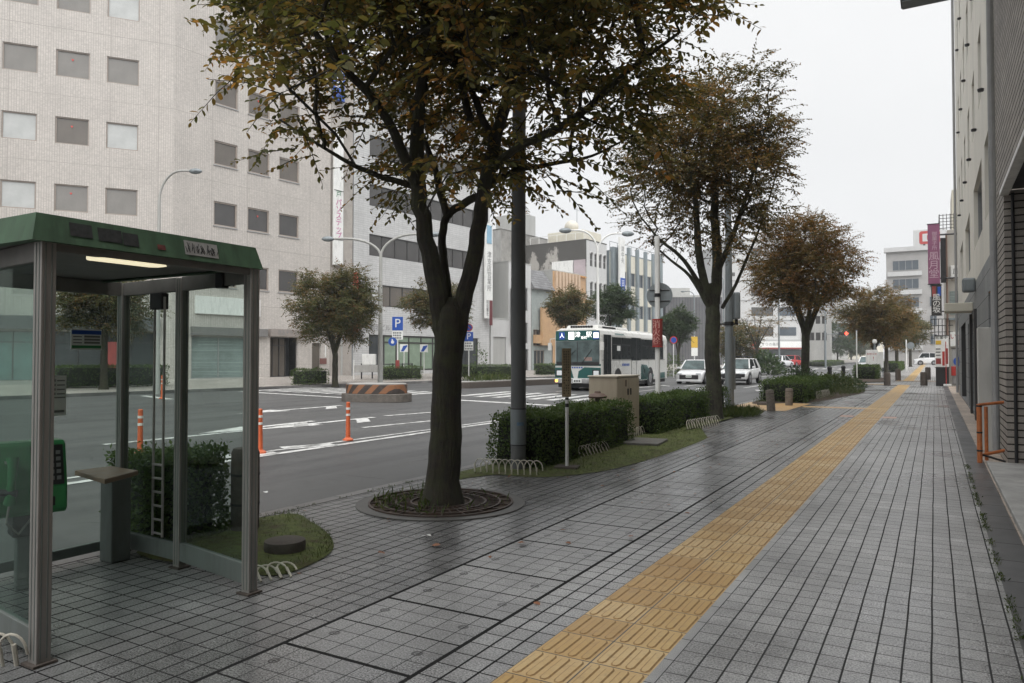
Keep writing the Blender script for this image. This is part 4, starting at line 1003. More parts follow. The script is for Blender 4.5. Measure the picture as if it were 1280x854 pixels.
pbox('coin_return', M['black'], .06, .12, -.133, -.12, .05, .11, ph, .004)
hs = MB(); hs.tube([(-.12, -.16, .38), (-.12, -.175, .33), (-.125, -.165, .22), (-.13, -.17, .14), (-.13, -.15, .10)], [.036, .027, .022, .028, .036], 12); hs.build('handset', M['phone'], ph, smooth=True)
hc = MB(); hc.box(-.15, -.09, -.15, -.06, .34, .355); hc.build('hook', M['steel'], ph)
cd_ = MB(); cd_.tube([(-.13, -.15, .10), (-.15, -.17, -.02), (-.08, -.15, -.10), (0, -.08, -.02)], .007, 8); cd_.build('cord', M['steel'], ph, smooth=True)
pbox('bracket', M['dark_metal'], -.10, .12, -.06, .12, -.14, -.001, ph, .01, .95)
pbox('stand', M['grey_panel'], -.06, .06, .02, .12, -.498, -.142, ph, .006)

# ================================================================== POLES AND POSTS NEAR
tgd = thing('tree_grate', 'round rusty iron grate in a concrete ring at the foot of the tall tree', 'tree grate', (-4.45, 6.28, 0))
rg = MB(); NN = 64
for k in range(NN):
    a, b = 2 * math.pi * k / NN, 2 * math.pi * (k + 1) / NN
    f = lambda r, t, z: (r * math.cos(t), r * math.sin(t), z)
    rg.face([f(.745, a, .012), f(.87, a, .012), f(.87, b, .012), f(.745, b, .012)]); rg.face([f(.745, b, .0), f(.745, a, .0), f(.745, a, .012), f(.745, b, .012)][::-1]); rg.face([f(.87, a, 0), f(.87, b, 0), f(.87, b, .012), f(.87, a, .012)])
rg.build('ring', tilemat('grate_ring_concrete', (.11, .107, .10), 5, 5, 0, 0, speck=.3, stain=.4), tgd)
so_ = MB(); so_.cyl(0, 0, .001, .006, .745, None, 48); so_.build('soil', M['soil'], tgd)
gl = MB()
def flatring(r0, r1, z0, z1):
    for k in range(48):
        a, b = 2 * math.pi * k / 48, 2 * math.pi * (k + 1) / 48; f = lambda r, t, z: (r * math.cos(t), r * math.sin(t), z)
        gl.face([f(r0, a, z1), f(r1, a, z1), f(r1, b, z1), f(r0, b, z1)]); gl.face([f(r0, a, z0), f(r0, a, z1), f(r0, b, z1), f(r0, b, z0)]); gl.face([f(r1, b, z0), f(r1, b, z1), f(r1, a, z1), f(r1, a, z0)])
for r_ in (.30, .45, .60, .725): flatring(r_, r_ + .022, .004, .026)
for k in range(40):
    t = 2 * math.pi * k / 40; c, s = math.cos(t), math.sin(t); w = .006
    for (ra, rb) in ((.31, .455), (.465, .61), (.62, .73)):
        if ra > .6 and k % 2: continue
        gl.prism([(ra * c + s * w, ra * s - c * w), (rb * c + s * w, rb * s - c * w), (rb * c - s * w, rb * s + c * w), (ra * c - s * w, ra * s + c * w)], .004, .022)
gl.build('grille', M['iron'], tgd)

cp = on(648, 9.95); pole = thing('utility_pole', 'thick round concrete utility pole rising out of the clipped hedge', 'pole', (cp[0], cp[1], 0))
b = MB(); b.tube([(0, 0, -.02), (0, 0, 3), (0.02, 0, 6), (0.03, 0, 9.5)], [.104, .098, .088, .078], 20); b.build('shaft', M['pole'], pole, smooth=True)
b = MB(); b.tube([(0, 0, .33), (0, 0, .82)], .1075, 24); pb = b.build('cover_sleeve', M['galv'], pole, smooth=True)
b = MB()
for z in (.33, .815): b.tube([(0, 0, z), (0, 0, z + .014)], .1105, 24)
b.build('band', M['dark_metal'], pb, smooth=True)
def wrap(o, r):
    for v in o.data.vertices:
        x, y, z = v.co; a = x / r; v.co = (math.sin(a) * (r + z), y, math.cos(a) * (r + z))
def wrapped(body, size, mat, par, z, r, facing, vertical=False, sx=1.0):
    t = text(body, size, mat, par, (0, 0, z), (R(90), 0, facing), vertical=vertical); wrap(t, r); return t
st_pl = MB(); 
for k in range(6):
    a, b_ = R(-90 - 26 + 52 * k / 6) + YAW + .25, R(-90 - 26 + 52 * (k + 1) / 6) + YAW + .25
    st_pl.face([(.109 * math.cos(a), .109 * math.sin(a), .60), (.109 * math.cos(b_), .109 * math.sin(b_), .60), (.109 * math.cos(b_), .109 * math.sin(b_), .645), (.109 * math.cos(a), .109 * math.sin(a), .645)])
st_pl.build('blue_sticker', pm('faded_blue', (.12, .2, .3), .5, .2, 20), pb)

# fire hydrant pole
Yh = rightwall(822, -5.3); hx = (-5.3, Yh, 0); dh_ = depth(-5.3, Yh)
hp = thing('fire_hydrant_sign', 'white pole with a red fire hydrant drum and a round sign seen from behind', 'sign', hx)
zz = lambda py: EYE + (448 - py) / F * dh_
b = MB(); b.tube([(0, 0, -.02), (0, 0, zz(295))], .055, 16); b.build('post', M['white'], hp, smooth=True)
face_cam = math.atan2(-hx[0], hx[1]) * 1.0 - 0.25   # the drum's lettering looks back along the pavement
b = MB(); b.tube([(0, 0, zz(434)), (0, 0, zz(399))], .112, 28); dr = b.build('drum', M['red_dull'], hp, smooth=True)
b = MB()
for z in (zz(434), zz(399) - .02): b.tube([(0, 0, z), (0, 0, z + .02)], .116, 28)
b.build('rim', M['red'], dr, smooth=True)
wrapped('消火栓', .19, pm('faded_pink_lettering', (.62, .34, .30), .5, .1, 20), dr, (zz(434) + zz(399)) / 2, .114, face_cam, True)
b = MB(); c0 = Vector((0.075 * RGT[0] - FWD[0] * -.12, .075 * RGT[1] + .12 * FWD[1], zz(369))); ax = Vector((FWD[0] * .9 + .25, FWD[1], 0)).normalized()
b.disc(c0, ax, .285, 32, .012); rs_ = b.build('round_sign', M['galv'], hp, smooth=True)
b = MB(); sd = ax.cross(Vector((0, 0, 1)))
for dz in (.12, -.12): b.tube([c0 + sd * -.22 + Vector((0, 0, dz)) - ax * .015, c0 + sd * .22 + Vector((0, 0, dz)) - ax * .015], .012, 6)
b.tube([c0 + Vector((0, 0, .16)) - ax * .03, c0 - Vector((0, 0, .16)) - ax * .03], .018, 6); b.tube([Vector((0, 0, c0.z)), c0 - ax * .02], .03, 8); b.tube([(0, 0, c0.z - .04), (0, 0, c0.z + .04)], .065, 14); b.build('sign_bracket', M['dark_metal'], rs_)

# wooden notice post
np_ = (-4.32, 9.02, 0); ns = thing('notice_post', 'short white post with a narrow weathered wooden notice board', 'sign post', np_, YAW - .25)
b = MB(); b.tube([(0, 0, -.01), (0, 0, 1.55)], .024, 12); b.build('post', M['white'], ns, smooth=True)
b = MB(); b.box(-.062, .062, -.04, -.022, .98, 1.635); bo = b.build('board', M['wood'], ns, bevel=.004)
b = MB(); q = random.Random(8)
for c in (-.03, 0.0, .03):
    for k in range(17):
        z = 1.02 + k * .035
        if q.random() < .85: b.box(c - .008 * q.uniform(.6, 1), c + .008, -.0425, -.041, z, z + .018)
b.build('faded_writing', pm('faded_writing_ink', (.045, .035, .02), .8, .2, 20), bo)
b = MB(); b.box(-.16, .16, -.12, .12, .0, .05); b.build('base_block', M['stone_dark'], ns, bevel=.012)
for za, zb in ((.84, .89), (.94, .965)):
    b = MB(); b.tube([(0, 0, za), (0, 0, zb)], .026, 12); b.build('clamp', M['dark_metal'], ns, smooth=True)

# beige street cabinet
cb = thing('street_cabinet', 'beige metal utility cabinet with two doors standing in the hedge', 'cabinet', (-5.27, 13.02, 0))
b = MB(); b.box(-.25, .30, -.56, .56, .06, 1.15); b.build('cabinet_body', M['beige_box'], cb, bevel=.008)
b = MB(); b.box(-.27, .32, -.58, .58, 1.152, 1.185); b.build('lid', pm('pale_beige_lid', (.50, .46, .38), .5, .08, 3, dirt=.3), cb, bevel=.008)
b = MB(); b.box(-.23, .28, -.54, .54, 0, .06); b.build('plinth', M['concrete'], cb)
for s in (-1, 1):
    b = MB(); b.box(.302, .316, min(s * .012, s * .545), max(s * .012, s * .545), .09, 1.13); d = b.build('door', M['beige_box'], cb, bevel=.006)
    b = MB(); b.box(.317, .335, s * .07 - .015, s * .07 + .015, .82, .94); b.box(.317, .328, s * .07 - .015, s * .07 + .015, .27, .35); b.build('handle', M['dark_metal'], d, bevel=.003)
b = MB(); b.box(.317, .319, -.20, -.12, .98, 1.10); b.build('number_plate', pm('dark_label', (.10, .07, .04), .5, .2, 30), cb)
x, y = g(806, 556, 0); sl = thing('stone_slab', 'flat grey concrete lid lying on the grass right of the beige cabinet', 'slab', (x, y, 0), .12)
b = MB(); b.box(-.32, .32, -.42, .42, .02, .075); b.build('slab', M['concrete_dark'], sl, bevel=.012)
x, y = g(356, 694, 0); dm = tag(MB().lathe([(.15, 0), (.155, .05), (.15, .085), (.11, .095), (.05, .097)], 28).build('valve_cap', M['stone_dark'], None, smooth=True, loc=(x, y, .03)), 'low dark round cap in the grass beside the phone booth', 'drain cap')
sp_ = thing('stump_bollard', 'brown stump shaped bollard behind the booth glass, in the grass bed', 'bollard', (-5.14, 4.36, .03))
b = MB(); b.lathe([(.115, 0), (.118, .3), (.116, .66), (.10, .70), (.04, .71)], 24); b.build('shaft', M['stone_dark'], sp_, smooth=True)
b = MB()
for z in (.22, .47): b.lathe([(.1195, z), (.121, z + .01), (.1195, z + .02)], 24)
b.build('groove_band', M['black'], sp_, smooth=True)
x, y = g(447 * 1.0, 428 * 1.35, .0)
mc = thing('hedge_lamp', 'brown round capped drum poking out of the top of the clipped hedge', 'vent', (-5.15, 12.0, .0))
b = MB(); b.tube([(0, 0, 0), (0, 0, .82)], .05, 12); b.build('stem', M['stone_dark'], mc, smooth=True)
b = MB(); b.lathe([(.155, .80), (.17, .83), (.13, .87), (.06, .89), (.05, .92)], 24); b.build('cap', pm('brown_cap', (.13, .085, .065), .6, .2, 15), mc, smooth=True)

# granite bollards
def bollard(label, x, y, h, r, lean=0.0, group=None, z=0.0, mat='stone'):
    t = thing('stone_bollard', label, 'bollard', (x, y, z), 0, group); t.rotation_euler = (0, lean, .3)
    b = MB(); b.lathe([(r * .98, -.02), (r, h * .5), (r * .97, h * .93), (r * .88, h * .985), (r * .5, h)], 20); b.build('shaft', M[mat], t, smooth=True)
    b = MB(); b.lathe([(r * 1.004, h * .80), (r * 1.012, h * .815), (r * 1.004, h * .83)], 20); b.build('groove_band', M['stone_dark'], t, smooth=True); return t
GB = 'stone bollards along the pavement'
bollard('leaning stone bollard on the ochre tiles by the kerb, left of its upright neighbour', -4.04, 21.84, .61, .118, -.07, GB)
bollard('upright stone bollard on the ochre tiles by the dark hedge', -4.03, 24.71, .55, .118, .02, GB)
bollard('front left dark bollard where the pavement meets the side street', -2.28, 45.5, .72, .175, 0, GB, mat='stone_dark')
bollard('dark bollard behind and right of the front left one at the side street', -2.1, 54.8, .78, .17, 0, GB, .03, mat='stone_dark')
bollard('front right dark bollard at the side street, beside the ochre strip', -.52, 46.5, .75, .18, 0, GB, mat='stone_dark')
bollard('dark bollard half hidden behind the front right one at the side street', -.40, 57.5, .85, .17, 0, GB, .045, mat='stone_dark')
for px, py, lab in ((997, 482, 'small black kerb post left of the reddish brown tree'), (1037, 481, 'small black kerb post right of the reddish brown tree'), (1054, 478, 'small black kerb post near the thin white pole')):
    d = {997: 38, 1037: 42, 1054: 46}[px]; b_ = on(px, d); t = thing('kerb_post', lab, 'bollard', (b_[0], b_[1], b_[2]), 0, 'small black posts along the kerb')
    b = MB(); b.lathe([(.11, 0), (.11, .85), (.13, .88), (.13, .98), (.06, 1.05)], 14); b.build('shaft', M['black'], t, smooth=True)
x, y, z = gt(952, 509); bk = tag(MB().box(-.22, .22, -.3, .3, 0, .2, 0, 0, .8).build('concrete_block', M['stone_dark'], None, bevel=.02, loc=(x - .15, y + 1.2, -.12)), 'dark low block on the road beside the leaning stone bollard', 'block')

# low cream hoop fences
def hoop_fence(label, p, q, h, n, lean=0.0, group='low cream hoop fences of the planting beds'):
    L = math.hypot(q[0] - p[0], q[1] - p[1]); t = thing('hoop_fence', label, 'fence', (p[0], p[1], 0.015), math.atan2(q[1] - p[1], q[0] - p[0]), group); t.rotation_euler = (lean, 0, math.atan2(q[1] - p[1], q[0] - p[0]))
    step = L / n; hp_ = MB(); wd = step * 1.9
    for k in range(n):
        x0 = k * step; pts = [(x0, .006 * (k % 2), h * .28)]
        for a in range(9):
            u = math.pi * a / 8; pts.append((x0 + wd / 2 - math.cos(u) * wd / 2, .010 * (k % 2) - .005, h * .45 + h * .5 * math.sin(u)))
        pts.append((x0 + wd, .006 * (k % 2), h * .28)); hp_.tube(pts, .0065, 6)
    hp_.build('hoops', M['cream_wire'], t, smooth=True)
    lg = MB()
    for k in range(n + 1): lg.tube([(k * step, 0, -.03), (k * step, 0, h * (.5 if k % 3 else .6))], .008 if k % 3 else .011, 6)
    lg.build('stakes', M['cream_wire'], t, smooth=True); return t
hoop_fence('cream hoop fence at the near end of the long hedge, by the concrete pole', (-5.22, 8.12), (-4.41, 8.32), .19, 10)
a = g(720, 561); c = g(746, 558); hoop_fence('tilted cream hoop fence leaning into the hedge right of the notice post', (-4.55, 10.0), (-4.50, 10.9), .2, 8, -.45)
hoop_fence('cream hoop fence in front of the doors of the beige cabinet', (-4.93, 12.5), (-4.88, 13.55), .19, 11, -.12)
hoop_fence('cream hoop fence leaning in front of the hedge near the mossy tree', (-4.42, 15.0), (-4.22, 16.7), .22, 13, -.3)
hoop_fence('broken cream hoop fence lying flat by the right post of the phone booth', (-3.98, 3.42), (-3.86, 3.66), .16, 4, -1.2)
hoop_fence('cream hoop fence piece in front of the glass at the left edge of the booth', (-4.06, 1.83), (-3.90, 1.94), .17, 3, .25)
hoop_fence('cream hoop fence along the foot of the hedge by the reddish brown tree', (-3.68, 28.5), (-3.60, 31.5), .3, 18, -.2)

# orange delineator posts
def delineator(label, x, y, h=.75, s=1.0):
    t = thing('delineator_post', label, 'traffic post', (x, y, troad(x, y) + .008), 0, 'orange delineator posts on the road')
    b = MB(); b.lathe([(.105 * s, 0), (.105 * s, .02), (.07 * s, .045), (.046 * s, .06), (.040 * s, h * .6), (.038 * s, h - .012), (.025 * s, h)], 18); b.build('post', M['orange'], t, smooth=True)
    for z in (h * .64, h * .80): b = MB(); b.tube([(0, 0, z), (0, 0, z + .042)], .0425 * s, 18); b.build('reflective_band', M['refl'], t, smooth=True)
    return t
for px, py, lab in ((325, 567, 'orange delineator post just right of the phone booth'), (435, 551, 'orange delineator post alone on the hatched road marking'), (175, 569, 'orange delineator post seen through the booth glass above the hedge')):
    x, y, z = gt(px, py); delineator(lab, x, y)
b_ = on(203, 27); delineator('thin orange delineator post far across the road behind the booth glass', b_[0], b_[1], .85)

# street lamps
def lamp_post(label, base, h, arms, r=.10, mat='lamp_grey', group='street lamps', head=.7):
    t = thing('street_lamp', label, 'street lamp', base, 0, group)
    b = MB(); b.tube([(0, 0, -.02), (0, 0, .9), (0, 0, h * .6), (0, 0, h)], [r * 1.25, r * 1.2, r * .85, r * .7], 14); b.build('post', M[mat], t, smooth=True)
    for (dx, dy, rise) in arms:
        b = MB(); pts = [(0, 0, h - .02)]
        for k in range(1, 9):
            u = math.pi / 2 * k / 8; pts.append((dx * (1 - math.cos(u)), dy * (1 - math.cos(u)), h + rise * math.sin(u)))
        L = math.hypot(dx, dy); pts.append((dx * 1.35, dy * 1.35, h + rise)); b.tube(pts, [r * .66] + [r * .55] * 8 + [r * .45], 10); a = b.build('arm', M[mat], t, smooth=True)
        ang = math.atan2(dy, dx); ca, sa = math.cos(ang), math.sin(ang); hb = MB(); e = Vector(pts[-1])
        pr = [(0.0, .05), (.12, .11), (.35, .14), (.6, .11), (.74, .04)]
        hb.tube([(e.x + ca * q * head, e.y + sa * q * head, e.z - .02) for q, _ in pr], [w * head * 1.25 for _, w in pr], 10); hb.build('lamp_head', M['galv'], a, smooth=True)
    return t
b_ = on(197, 30); lamp_post('tall curved street lamp in front of the beige tiled office', (b_[0], b_[1], b_[2]), 7.9, [(RGT[0] * .9, RGT[1] * .9, 1.25)], .085, 'lamp_grey')
b_ = on(475.5, 40); lamp_post('grey two armed lamp post behind the striped traffic island', b_, 7.0, [(RGT[0] * -1.9, RGT[1] * -1.9, 1.0), (RGT[0] * 1.9, RGT[1] * 1.9, 1.25)], .12, 'lamp_grey', head=.9)
b_ = on(747.5, 45); lamp_post('pale two armed street lamp rising behind the bus', b_, 8.0, [(RGT[0] * -1.2, RGT[1] * -1.2, 1.4), (RGT[0] * 1.1, RGT[1] * 1.1, 1.2)], .10, 'white', head=1.0)
b_ = on(911.5, 23.6); lp = lamp_post('blue grey lamp post beside the mossy tree, with a grey box on its side', (b_[0], b_[1], 0), 9.3, [(-1.0, -.12, 1.2)], .115, 'galv')
b = MB(); X0 = Vector(RGT) * .24; b.box(X0.x - .10, X0.x + .10, X0.y - .15, X0.y + .15, 2.75, 3.62, 0, YAW); b.build('signal_box', M['galv'], lp, bevel=.05)
b = MB(); b.tube([(0, 0, 2.55), (0, 0, 2.67)], .15, 14); b.tube([(-.35 * RGT[0], -.35 * RGT[1], 2.6), (.3 * RGT[0], .3 * RGT[1], 2.6)], .025, 8); b.tube([X0 + Vector((0, 0, 2.6)), X0 + Vector((0, 0, 2.8))], .05, 10); b.build('bracket', M['dark_metal'], lp)
b = MB(); b.tube([Vector(RGT) * .15 + Vector((0, 0, .5)), Vector(RGT) * .15 + Vector((0, 0, 2.2))], .05, 10); b.build('conduit', M['galv'], lp, smooth=True)
for px, d, h, lab in ((868, 95, 9.0, 'thin grey lamp pole in front of the dark grey shed'), (974, 84, 8.4, 'grey pole on the median in front of the white corner building'), (1032, 95, 7.5, 'grey pole left of the red traffic light'), (905, 100, 11.5, 'distant lamp pole left of the white corner building')):
    b_ = on(px, d); lamp_post(lab, b_, h, [(-.9, 0, .7)], .10, 'galv')

# signs across the road
def pole_sign(label, base, h, r=.03, group='road signs across the road'):
    t = thing('road_sign', label, 'road sign', base, YAW, group); b = MB(); b.tube([(0, 0, -.02), (0, 0, h)], r, 10); b.build('post', M['white'], t, smooth=True); return t
def plate(t, x0, x1, z0, z1, mat, y=-.05, name='plate'): b = MB(); b.box(x0, x1, y - .01, y, z0, z1); return b.build(name, mat, t, bevel=.004)
def lines(t, x0, x1, z0, z1, n, mat, y=-.063, seed=1):
    q = random.Random(seed); b = MB(); hh = (z1 - z0) / n
    for k in range(n):
        z = z0 + hh * k; x = x0
        while x < x1 - hh * .4:
            w = hh * q.uniform(.4, .7); b.box(x, min(x + w, x1), y, y + .003, z + hh * .15, z + hh * .82); x += w + hh * .14
    return b.build('printed_lines', mat, t)
M['sign_ink'] = M['ink_grey']
b_ = on(497, 45); t = pole_sign('blue square parking sign with a wheelchair disc, by the short hedge behind the lamp post', b_, 3.35, .04)
zz2 = lambda py, d, z0=None: EYE + (448 - py) / F * d
p = plate(t, -.33, .33, zz2(417, 45) , zz2(400, 45), M['blue']); text('P', .75, M['white'], p, (0, -.064, (zz2(400, 45) + zz2(417, 45)) / 2))
p = plate(t, -.33, .33, zz2(428.5, 45), zz2(418, 45), M['paper']); lines(p, -.28, .28, zz2(428, 45), zz2(418.5, 45), 3, M['sign_ink'])
b = MB(); b.disc((-.30, -.06, zz2(431, 45)), (0, 1, 0), .26, 24, .012); dd = b.build('disc', M['blue'], t, smooth=True)
b = MB(); zc = zz2(431, 45); b.disc((-.30, -.07, zc - .03), (0, 1, 0), .10, 18, .004); b.box(-.36, -.28, -.074, -.07, zc + .02, zc + .16); b.build('wheelchair_mark', M['white'], dd)
b = MB(); b.box(-.11, .11, -.11, .11, b_[2] * 0 + .55, 1.2); b.build('post_box', M['red_dull'], t, bevel=.01)
for px, fx, lab in ((505, .05, 0), (530, 0, 0)):
    b_ = on(px, 52); t = thing('shop_sign', ('left' if px == 505 else 'right') + ' one of two small white signs with blue marks before the green windows', 'sign', b_, YAW, 'small square signs before the green shutters')
    b = MB(); b.tube([(0, 0, 0), (0, 0, 2.1)], .03, 8); b.build('post', M['white'], t)
    p = plate(t, -.28, .28, 1.7, 2.25, M['paper']); b = MB(); b.face([(-.22, -.064, 1.74), (-.02, -.064, 1.74), (.24, -.064, 2.1), (.24, -.064, 2.2), (-.05, -.064, 2.12)]); b.build('emblem', M['blue'], p)
b_ = on(586, 50); t = pole_sign('round no parking sign over a blue parking sign by the long far hedge', b_, 3.75, .035)
b = MB(); b.disc((0, -.05, zz2(413, 50)), (0, 1, 0), .27, 28, .012); dd = b.build('disc', M['red'], t, smooth=True); b = MB(); b.disc((0, -.058, zz2(413, 50)), (0, 1, 0), .205, 28, .006); b.build('disc_centre', M['blue'], dd, smooth=True)
b = MB(); b.box(-.24, .24, -.068, -.064, zz2(413, 50) - .025, zz2(413, 50) + .025, 0); o_ = b.build('diagonal_bar', M['red'], dd); 
for v in o_.data.vertices:
    x, z = v.co.x, v.co.z - zz2(413, 50); v.co.x = (x + z) * .707; v.co.z = zz2(413, 50) + (z - x) * .707
p = plate(t, -.30, .30, zz2(430, 50), zz2(418.5, 50), M['blue']); text('P', .6, M['white'], p, (0, -.064, (zz2(430, 50) + zz2(418.5, 50)) / 2))
p = plate(t, -.30, .30, zz2(441.5, 50), zz2(430.5, 50), M['paper']); lines(p, -.26, .26, zz2(441, 50), zz2(431, 50), 3, M['sign_ink'], seed=4)
b_ = on(842, 58); t = pole_sign('small round no parking sign behind the tail of the bus', b_, 3.2, .03); b = MB(); b.disc((0, -.05, 2.95), (0, 1, 0), .3, 24, .012); dd = b.build('disc', M['red'], t, smooth=True); b = MB(); b.disc((0, -.058, 2.95), (0, 1, 0), .22, 24, .006); b.build('disc_centre', M['blue'], dd)
b_ = on(868, 80); t = pole_sign('yellow and white hanging notice in front of the dark grey shed', b_, 3.6, .04); plate(t, -.35, .35, 2.3, 3.5, M['yellow']); plate(t, -.35, .35, 1.4, 2.28, M['paper'])
# metal railing and control box near the lamp post across the road
b_ = on(452, 46); rl = thing('pedestrian_railing', 'dark metal railing beside the small white box behind the striped island', 'railing', b_, math.atan2(FT[1], FT[0]))
b = MB()
for k in range(6): b.tube([(k * .9, 0, 0), (k * .9, 0, .95)], .045, 8)
for z in (.5, .9): b.tube([(0, 0, z), (4.5, 0, z)], .03, 8)
b.build('rails', M['dark_metal'], rl)
b_ = on(461.5, 45); ub = thing('control_box', 'small white box on a stand behind the striped traffic island', 'box', b_, YAW)
b = MB(); b.box(-.4, .4, -.2, .2, .9, 1.55); b.build('box_body', M['white'], ub, bevel=.02); b = MB(); b.box(-.85, .85, -.25, .25, .45, .88); b.build('stand', M['concrete'], ub, bevel=.01)
b = MB(); b.tube([(-.9, -.2, 0), (-.9, -.2, 1.2)], .04, 8); b.build('bollard_post', M['white'], ub)

# striped traffic island
Ix, Iy, _ = on(471, 26.6); ia = .35
isl = thing('traffic_island', 'kerbed traffic island with orange and black warning stripes', 'traffic island', (Ix, Iy, troad(Ix, Iy) - .01), ia)
def capsule(a, b, n=10):   # half length a, half width b
    return [((a - b) * (1 if -math.pi / 2 <= t <= math.pi / 2 else -1) + b * math.cos(t), b * math.sin(t)) for t in [-math.pi / 2 + math.pi * k / n for k in range(n + 1)] + [math.pi / 2 + math.pi * k / n for k in range(n + 1)]]
def stripes(name):
    m = NT(name); p = m.pos(True); sp = m.n('ShaderNodeSeparateXYZ'); m.l(p, sp.inputs[0])
    u = m.math('ADD', m.math('SUBTRACT', sp.outputs[0], sp.outputs[1]), m.math('MULTIPLY', sp.outputs[2], -1.0)); j, _, _ = joint(m, u, 0.0, .52, .27)
    nz = m.noise(p, 6, 6, .7); c = m.mix(j, (.27, .12, .055), (.045, .036, .032)); c = m.mix(m.maprange(nz, .5, .72, 0, .7), c, (.12, .09, .075)); m.col(c); m.rough(.6); return m.mat
b = MB(); b.prism([(x, y) for x, y in capsule(1.28, .80)], 0, .30); b.build('kerb_base', pm('island_kerb', (.13, .115, .10), .8, .25, 8, bump=.3, dirt=.4), isl, bevel=.02)
b = MB(); b.prism([(x, y) for x, y in capsule(1.12, .66)], .302, .62); b.build('striped_wall', stripes('hazard_stripes'), isl, bevel=.015)
b = MB(); b.prism([(x, y) for x, y in capsule(1.08, .62)], .622, .66); b.build('island_top', M['concrete'], isl, bevel=.01)
# long planted median kerb by the bus
md = thing('median_planter', 'low kerbed median with weeds left of the bus', 'planter', (0, 0, 0))
b = MB(); pa, pb_ = at(584, HY, 37), at(705, HY, 44); an = math.atan2(pb_[1] - pa[1], pb_[0] - pa[0]); Lm = math.hypot(pb_[0] - pa[0], pb_[1] - pa[1]); md.location = (pa[0], pa[1], troad(pa[0], pa[1]) - .02); md.rotation_euler = (0, 0, an)
b.prism([(x + Lm / 2 + .0, y + .8) for x, y in capsule(Lm / 2 + .3, .8)], 0, .33); b.build('kerb', M['stone_dark'], md, bevel=.03)
b = MB(); b.prism([(x + Lm / 2, y + .8) for x, y in capsule(Lm / 2 + .1, .62)], .331, .35); b.build('paving', M['concrete'], md)
rs0 = np.random.RandomState(5); nW = 420; Pw = np.c_[rs0.uniform(1.0, 4.6, nW), rs0.uniform(.25, 1.2, nW), np.full(nW, .35)]; Dw = rs0.normal(size=(nW, 3)) * .5 + np.array([0, 0, 1.]); leaf_mesh('weeds', Pw, Dw, rs0.normal(size=(nW, 3)), .4 * (.4 + .8 * rs0.random(nW)), .12, [M['grass']], md)
struct(md) if False else None
# orange pipe barrier by the brick pillar
ob = thing('pipe_barrier', 'orange pipe barrier folded against the brick pillar', 'barrier', (.66, 12.62, 0), 0)
b = MB(); b.tube([(-.11, -.05, 0), (-.11, -.05, .84)], .034, 12); b.build('post', M['orange_pipe'], ob, smooth=True)
b = MB(); b.tube([(-.02, .1, .02), (-.02, .1, .80)], .024, 12); b.tube([(-.11, -.05, .83), (.30, .35, .87)], .022, 10); b.tube([(-.10, -.02, .10), (.30, .35, .18)], .022, 10); b.build('rails', M['orange_pipe'], ob, smooth=True)
for z in (.80, .42, .16): b = MB(); b.tube([(-.11, -.05, z), (-.11, -.05, z + .025)], .037, 12); b.build('clamp', M['black'], ob)
b = MB(); b.tube([(-.1, -.05, .12), (.2, -.02, .03)], .015, 8); b.build('brace', M['black'], ob)
# litter
def litter(name, label, px, py, size, mat, cat, seed):
    x, y = g(px, py); q = random.Random(seed); b = MB(); n = 7
    b.v = [(size * math.cos(k * 2 * math.pi / n) * q.uniform(.6, 1.1), size * .6 * math.sin(k * 2 * math.pi / n) * q.uniform(.6, 1.1), q.uniform(.003, .02)) for k in range(n)] + [(0, 0, .014)]
    b.f = [(k, (k + 1) % n, n) for k in range(n)]; b.m = [0] * n; return tag(b.build(name, mat, None, loc=(x, y, .008), rot=(0, 0, seed)), label, cat)
litter('paper_scrap', 'crumpled white paper scrap on the damp tiles in front of the tree grate', 533, 672, .055, M['paper'], 'litter', 1)
for i, (px, py, lab) in enumerate(((545, 684, 'small orange fallen leaf just right of the white paper scrap'), (652, 681, 'long brown fallen leaf on the trench cover tiles'), (788, 673, 'curled reddish leaf by the dark double joint, left of the ochre strip'), (477, 694, 'tiny red leaf on the damp tiles nearest the phone booth'))):
    litter('fallen_leaf', lab, px, py, .045, M['dry_leaf'], 'leaf', 3 + i)
x, y, z = gt(332, 607); litter('paper_scrap', 'white scrap of litter on the road right of the phone booth', 332, 617, .06, M['paper'], 'litter', 9)
# a few leaves more under the trees, too many to matter singly
rsl = np.random.RandomState(17); nL = 150; Pl = np.c_[rsl.uniform(-5.4, -1.9, nL), 3.6 + rsl.random(nL) ** .8 * 17, np.full(nL, .006)]; Dl = rsl.normal(size=(nL, 3)); Dl[:, 2] = .05
stuff(leaf_mesh('leaf_litter', Pl, Dl, np.tile([0, 0, 1.], (nL, 1)) + rsl.normal(size=(nL, 3)) * .15, .03 + .035 * rsl.random(nL), .55, [M['dry_leaf']], None, True), 'scattered small fallen leaves on the damp tiles', 'leaves')
# ================================================================== VEHICLES
M['car_white'] = pm('white_car_paint', (0.64, 0.645, 0.65), 0.22, .03, 2)
M['car_pearl'] = pm('pearl_white_car_paint', (0.66, 0.665, 0.66), 0.22, .03, 2)
M['car_red'] = pm('red_car_paint', (0.42, 0.03, 0.03), 0.25, .05, 2)
M['car_glass'] = pm('dark_car_glass', (0.016, 0.02, 0.021), 0.3, .1, 2, spec=.02)
M['screen_glass'] = pm('windscreen_glass', (0.075, 0.10, 0.10), 0.1, .6, 1.6, spec=.25)
M['chrome'] = pm('chrome', (0.6, 0.6, 0.6), 0.15, .05, 5, 0.9)
M['headlight'] = pm('headlight_lens', (0.75, 0.78, 0.8), 0.1, .05, 5)
M['bus_white'] = pm('bus_white_paint', (0.60, 0.595, 0.565), 0.3, .05, 1, dirt=.2, dirtcol=(.4, .38, .34))
M['bus_green'] = pm('bus_dark_green_paint', (0.012, 0.085, 0.078), 0.3, .1, 1)
M['indicator'] = emit('lit_indicator', (1.0, .45, .08), 2.0)
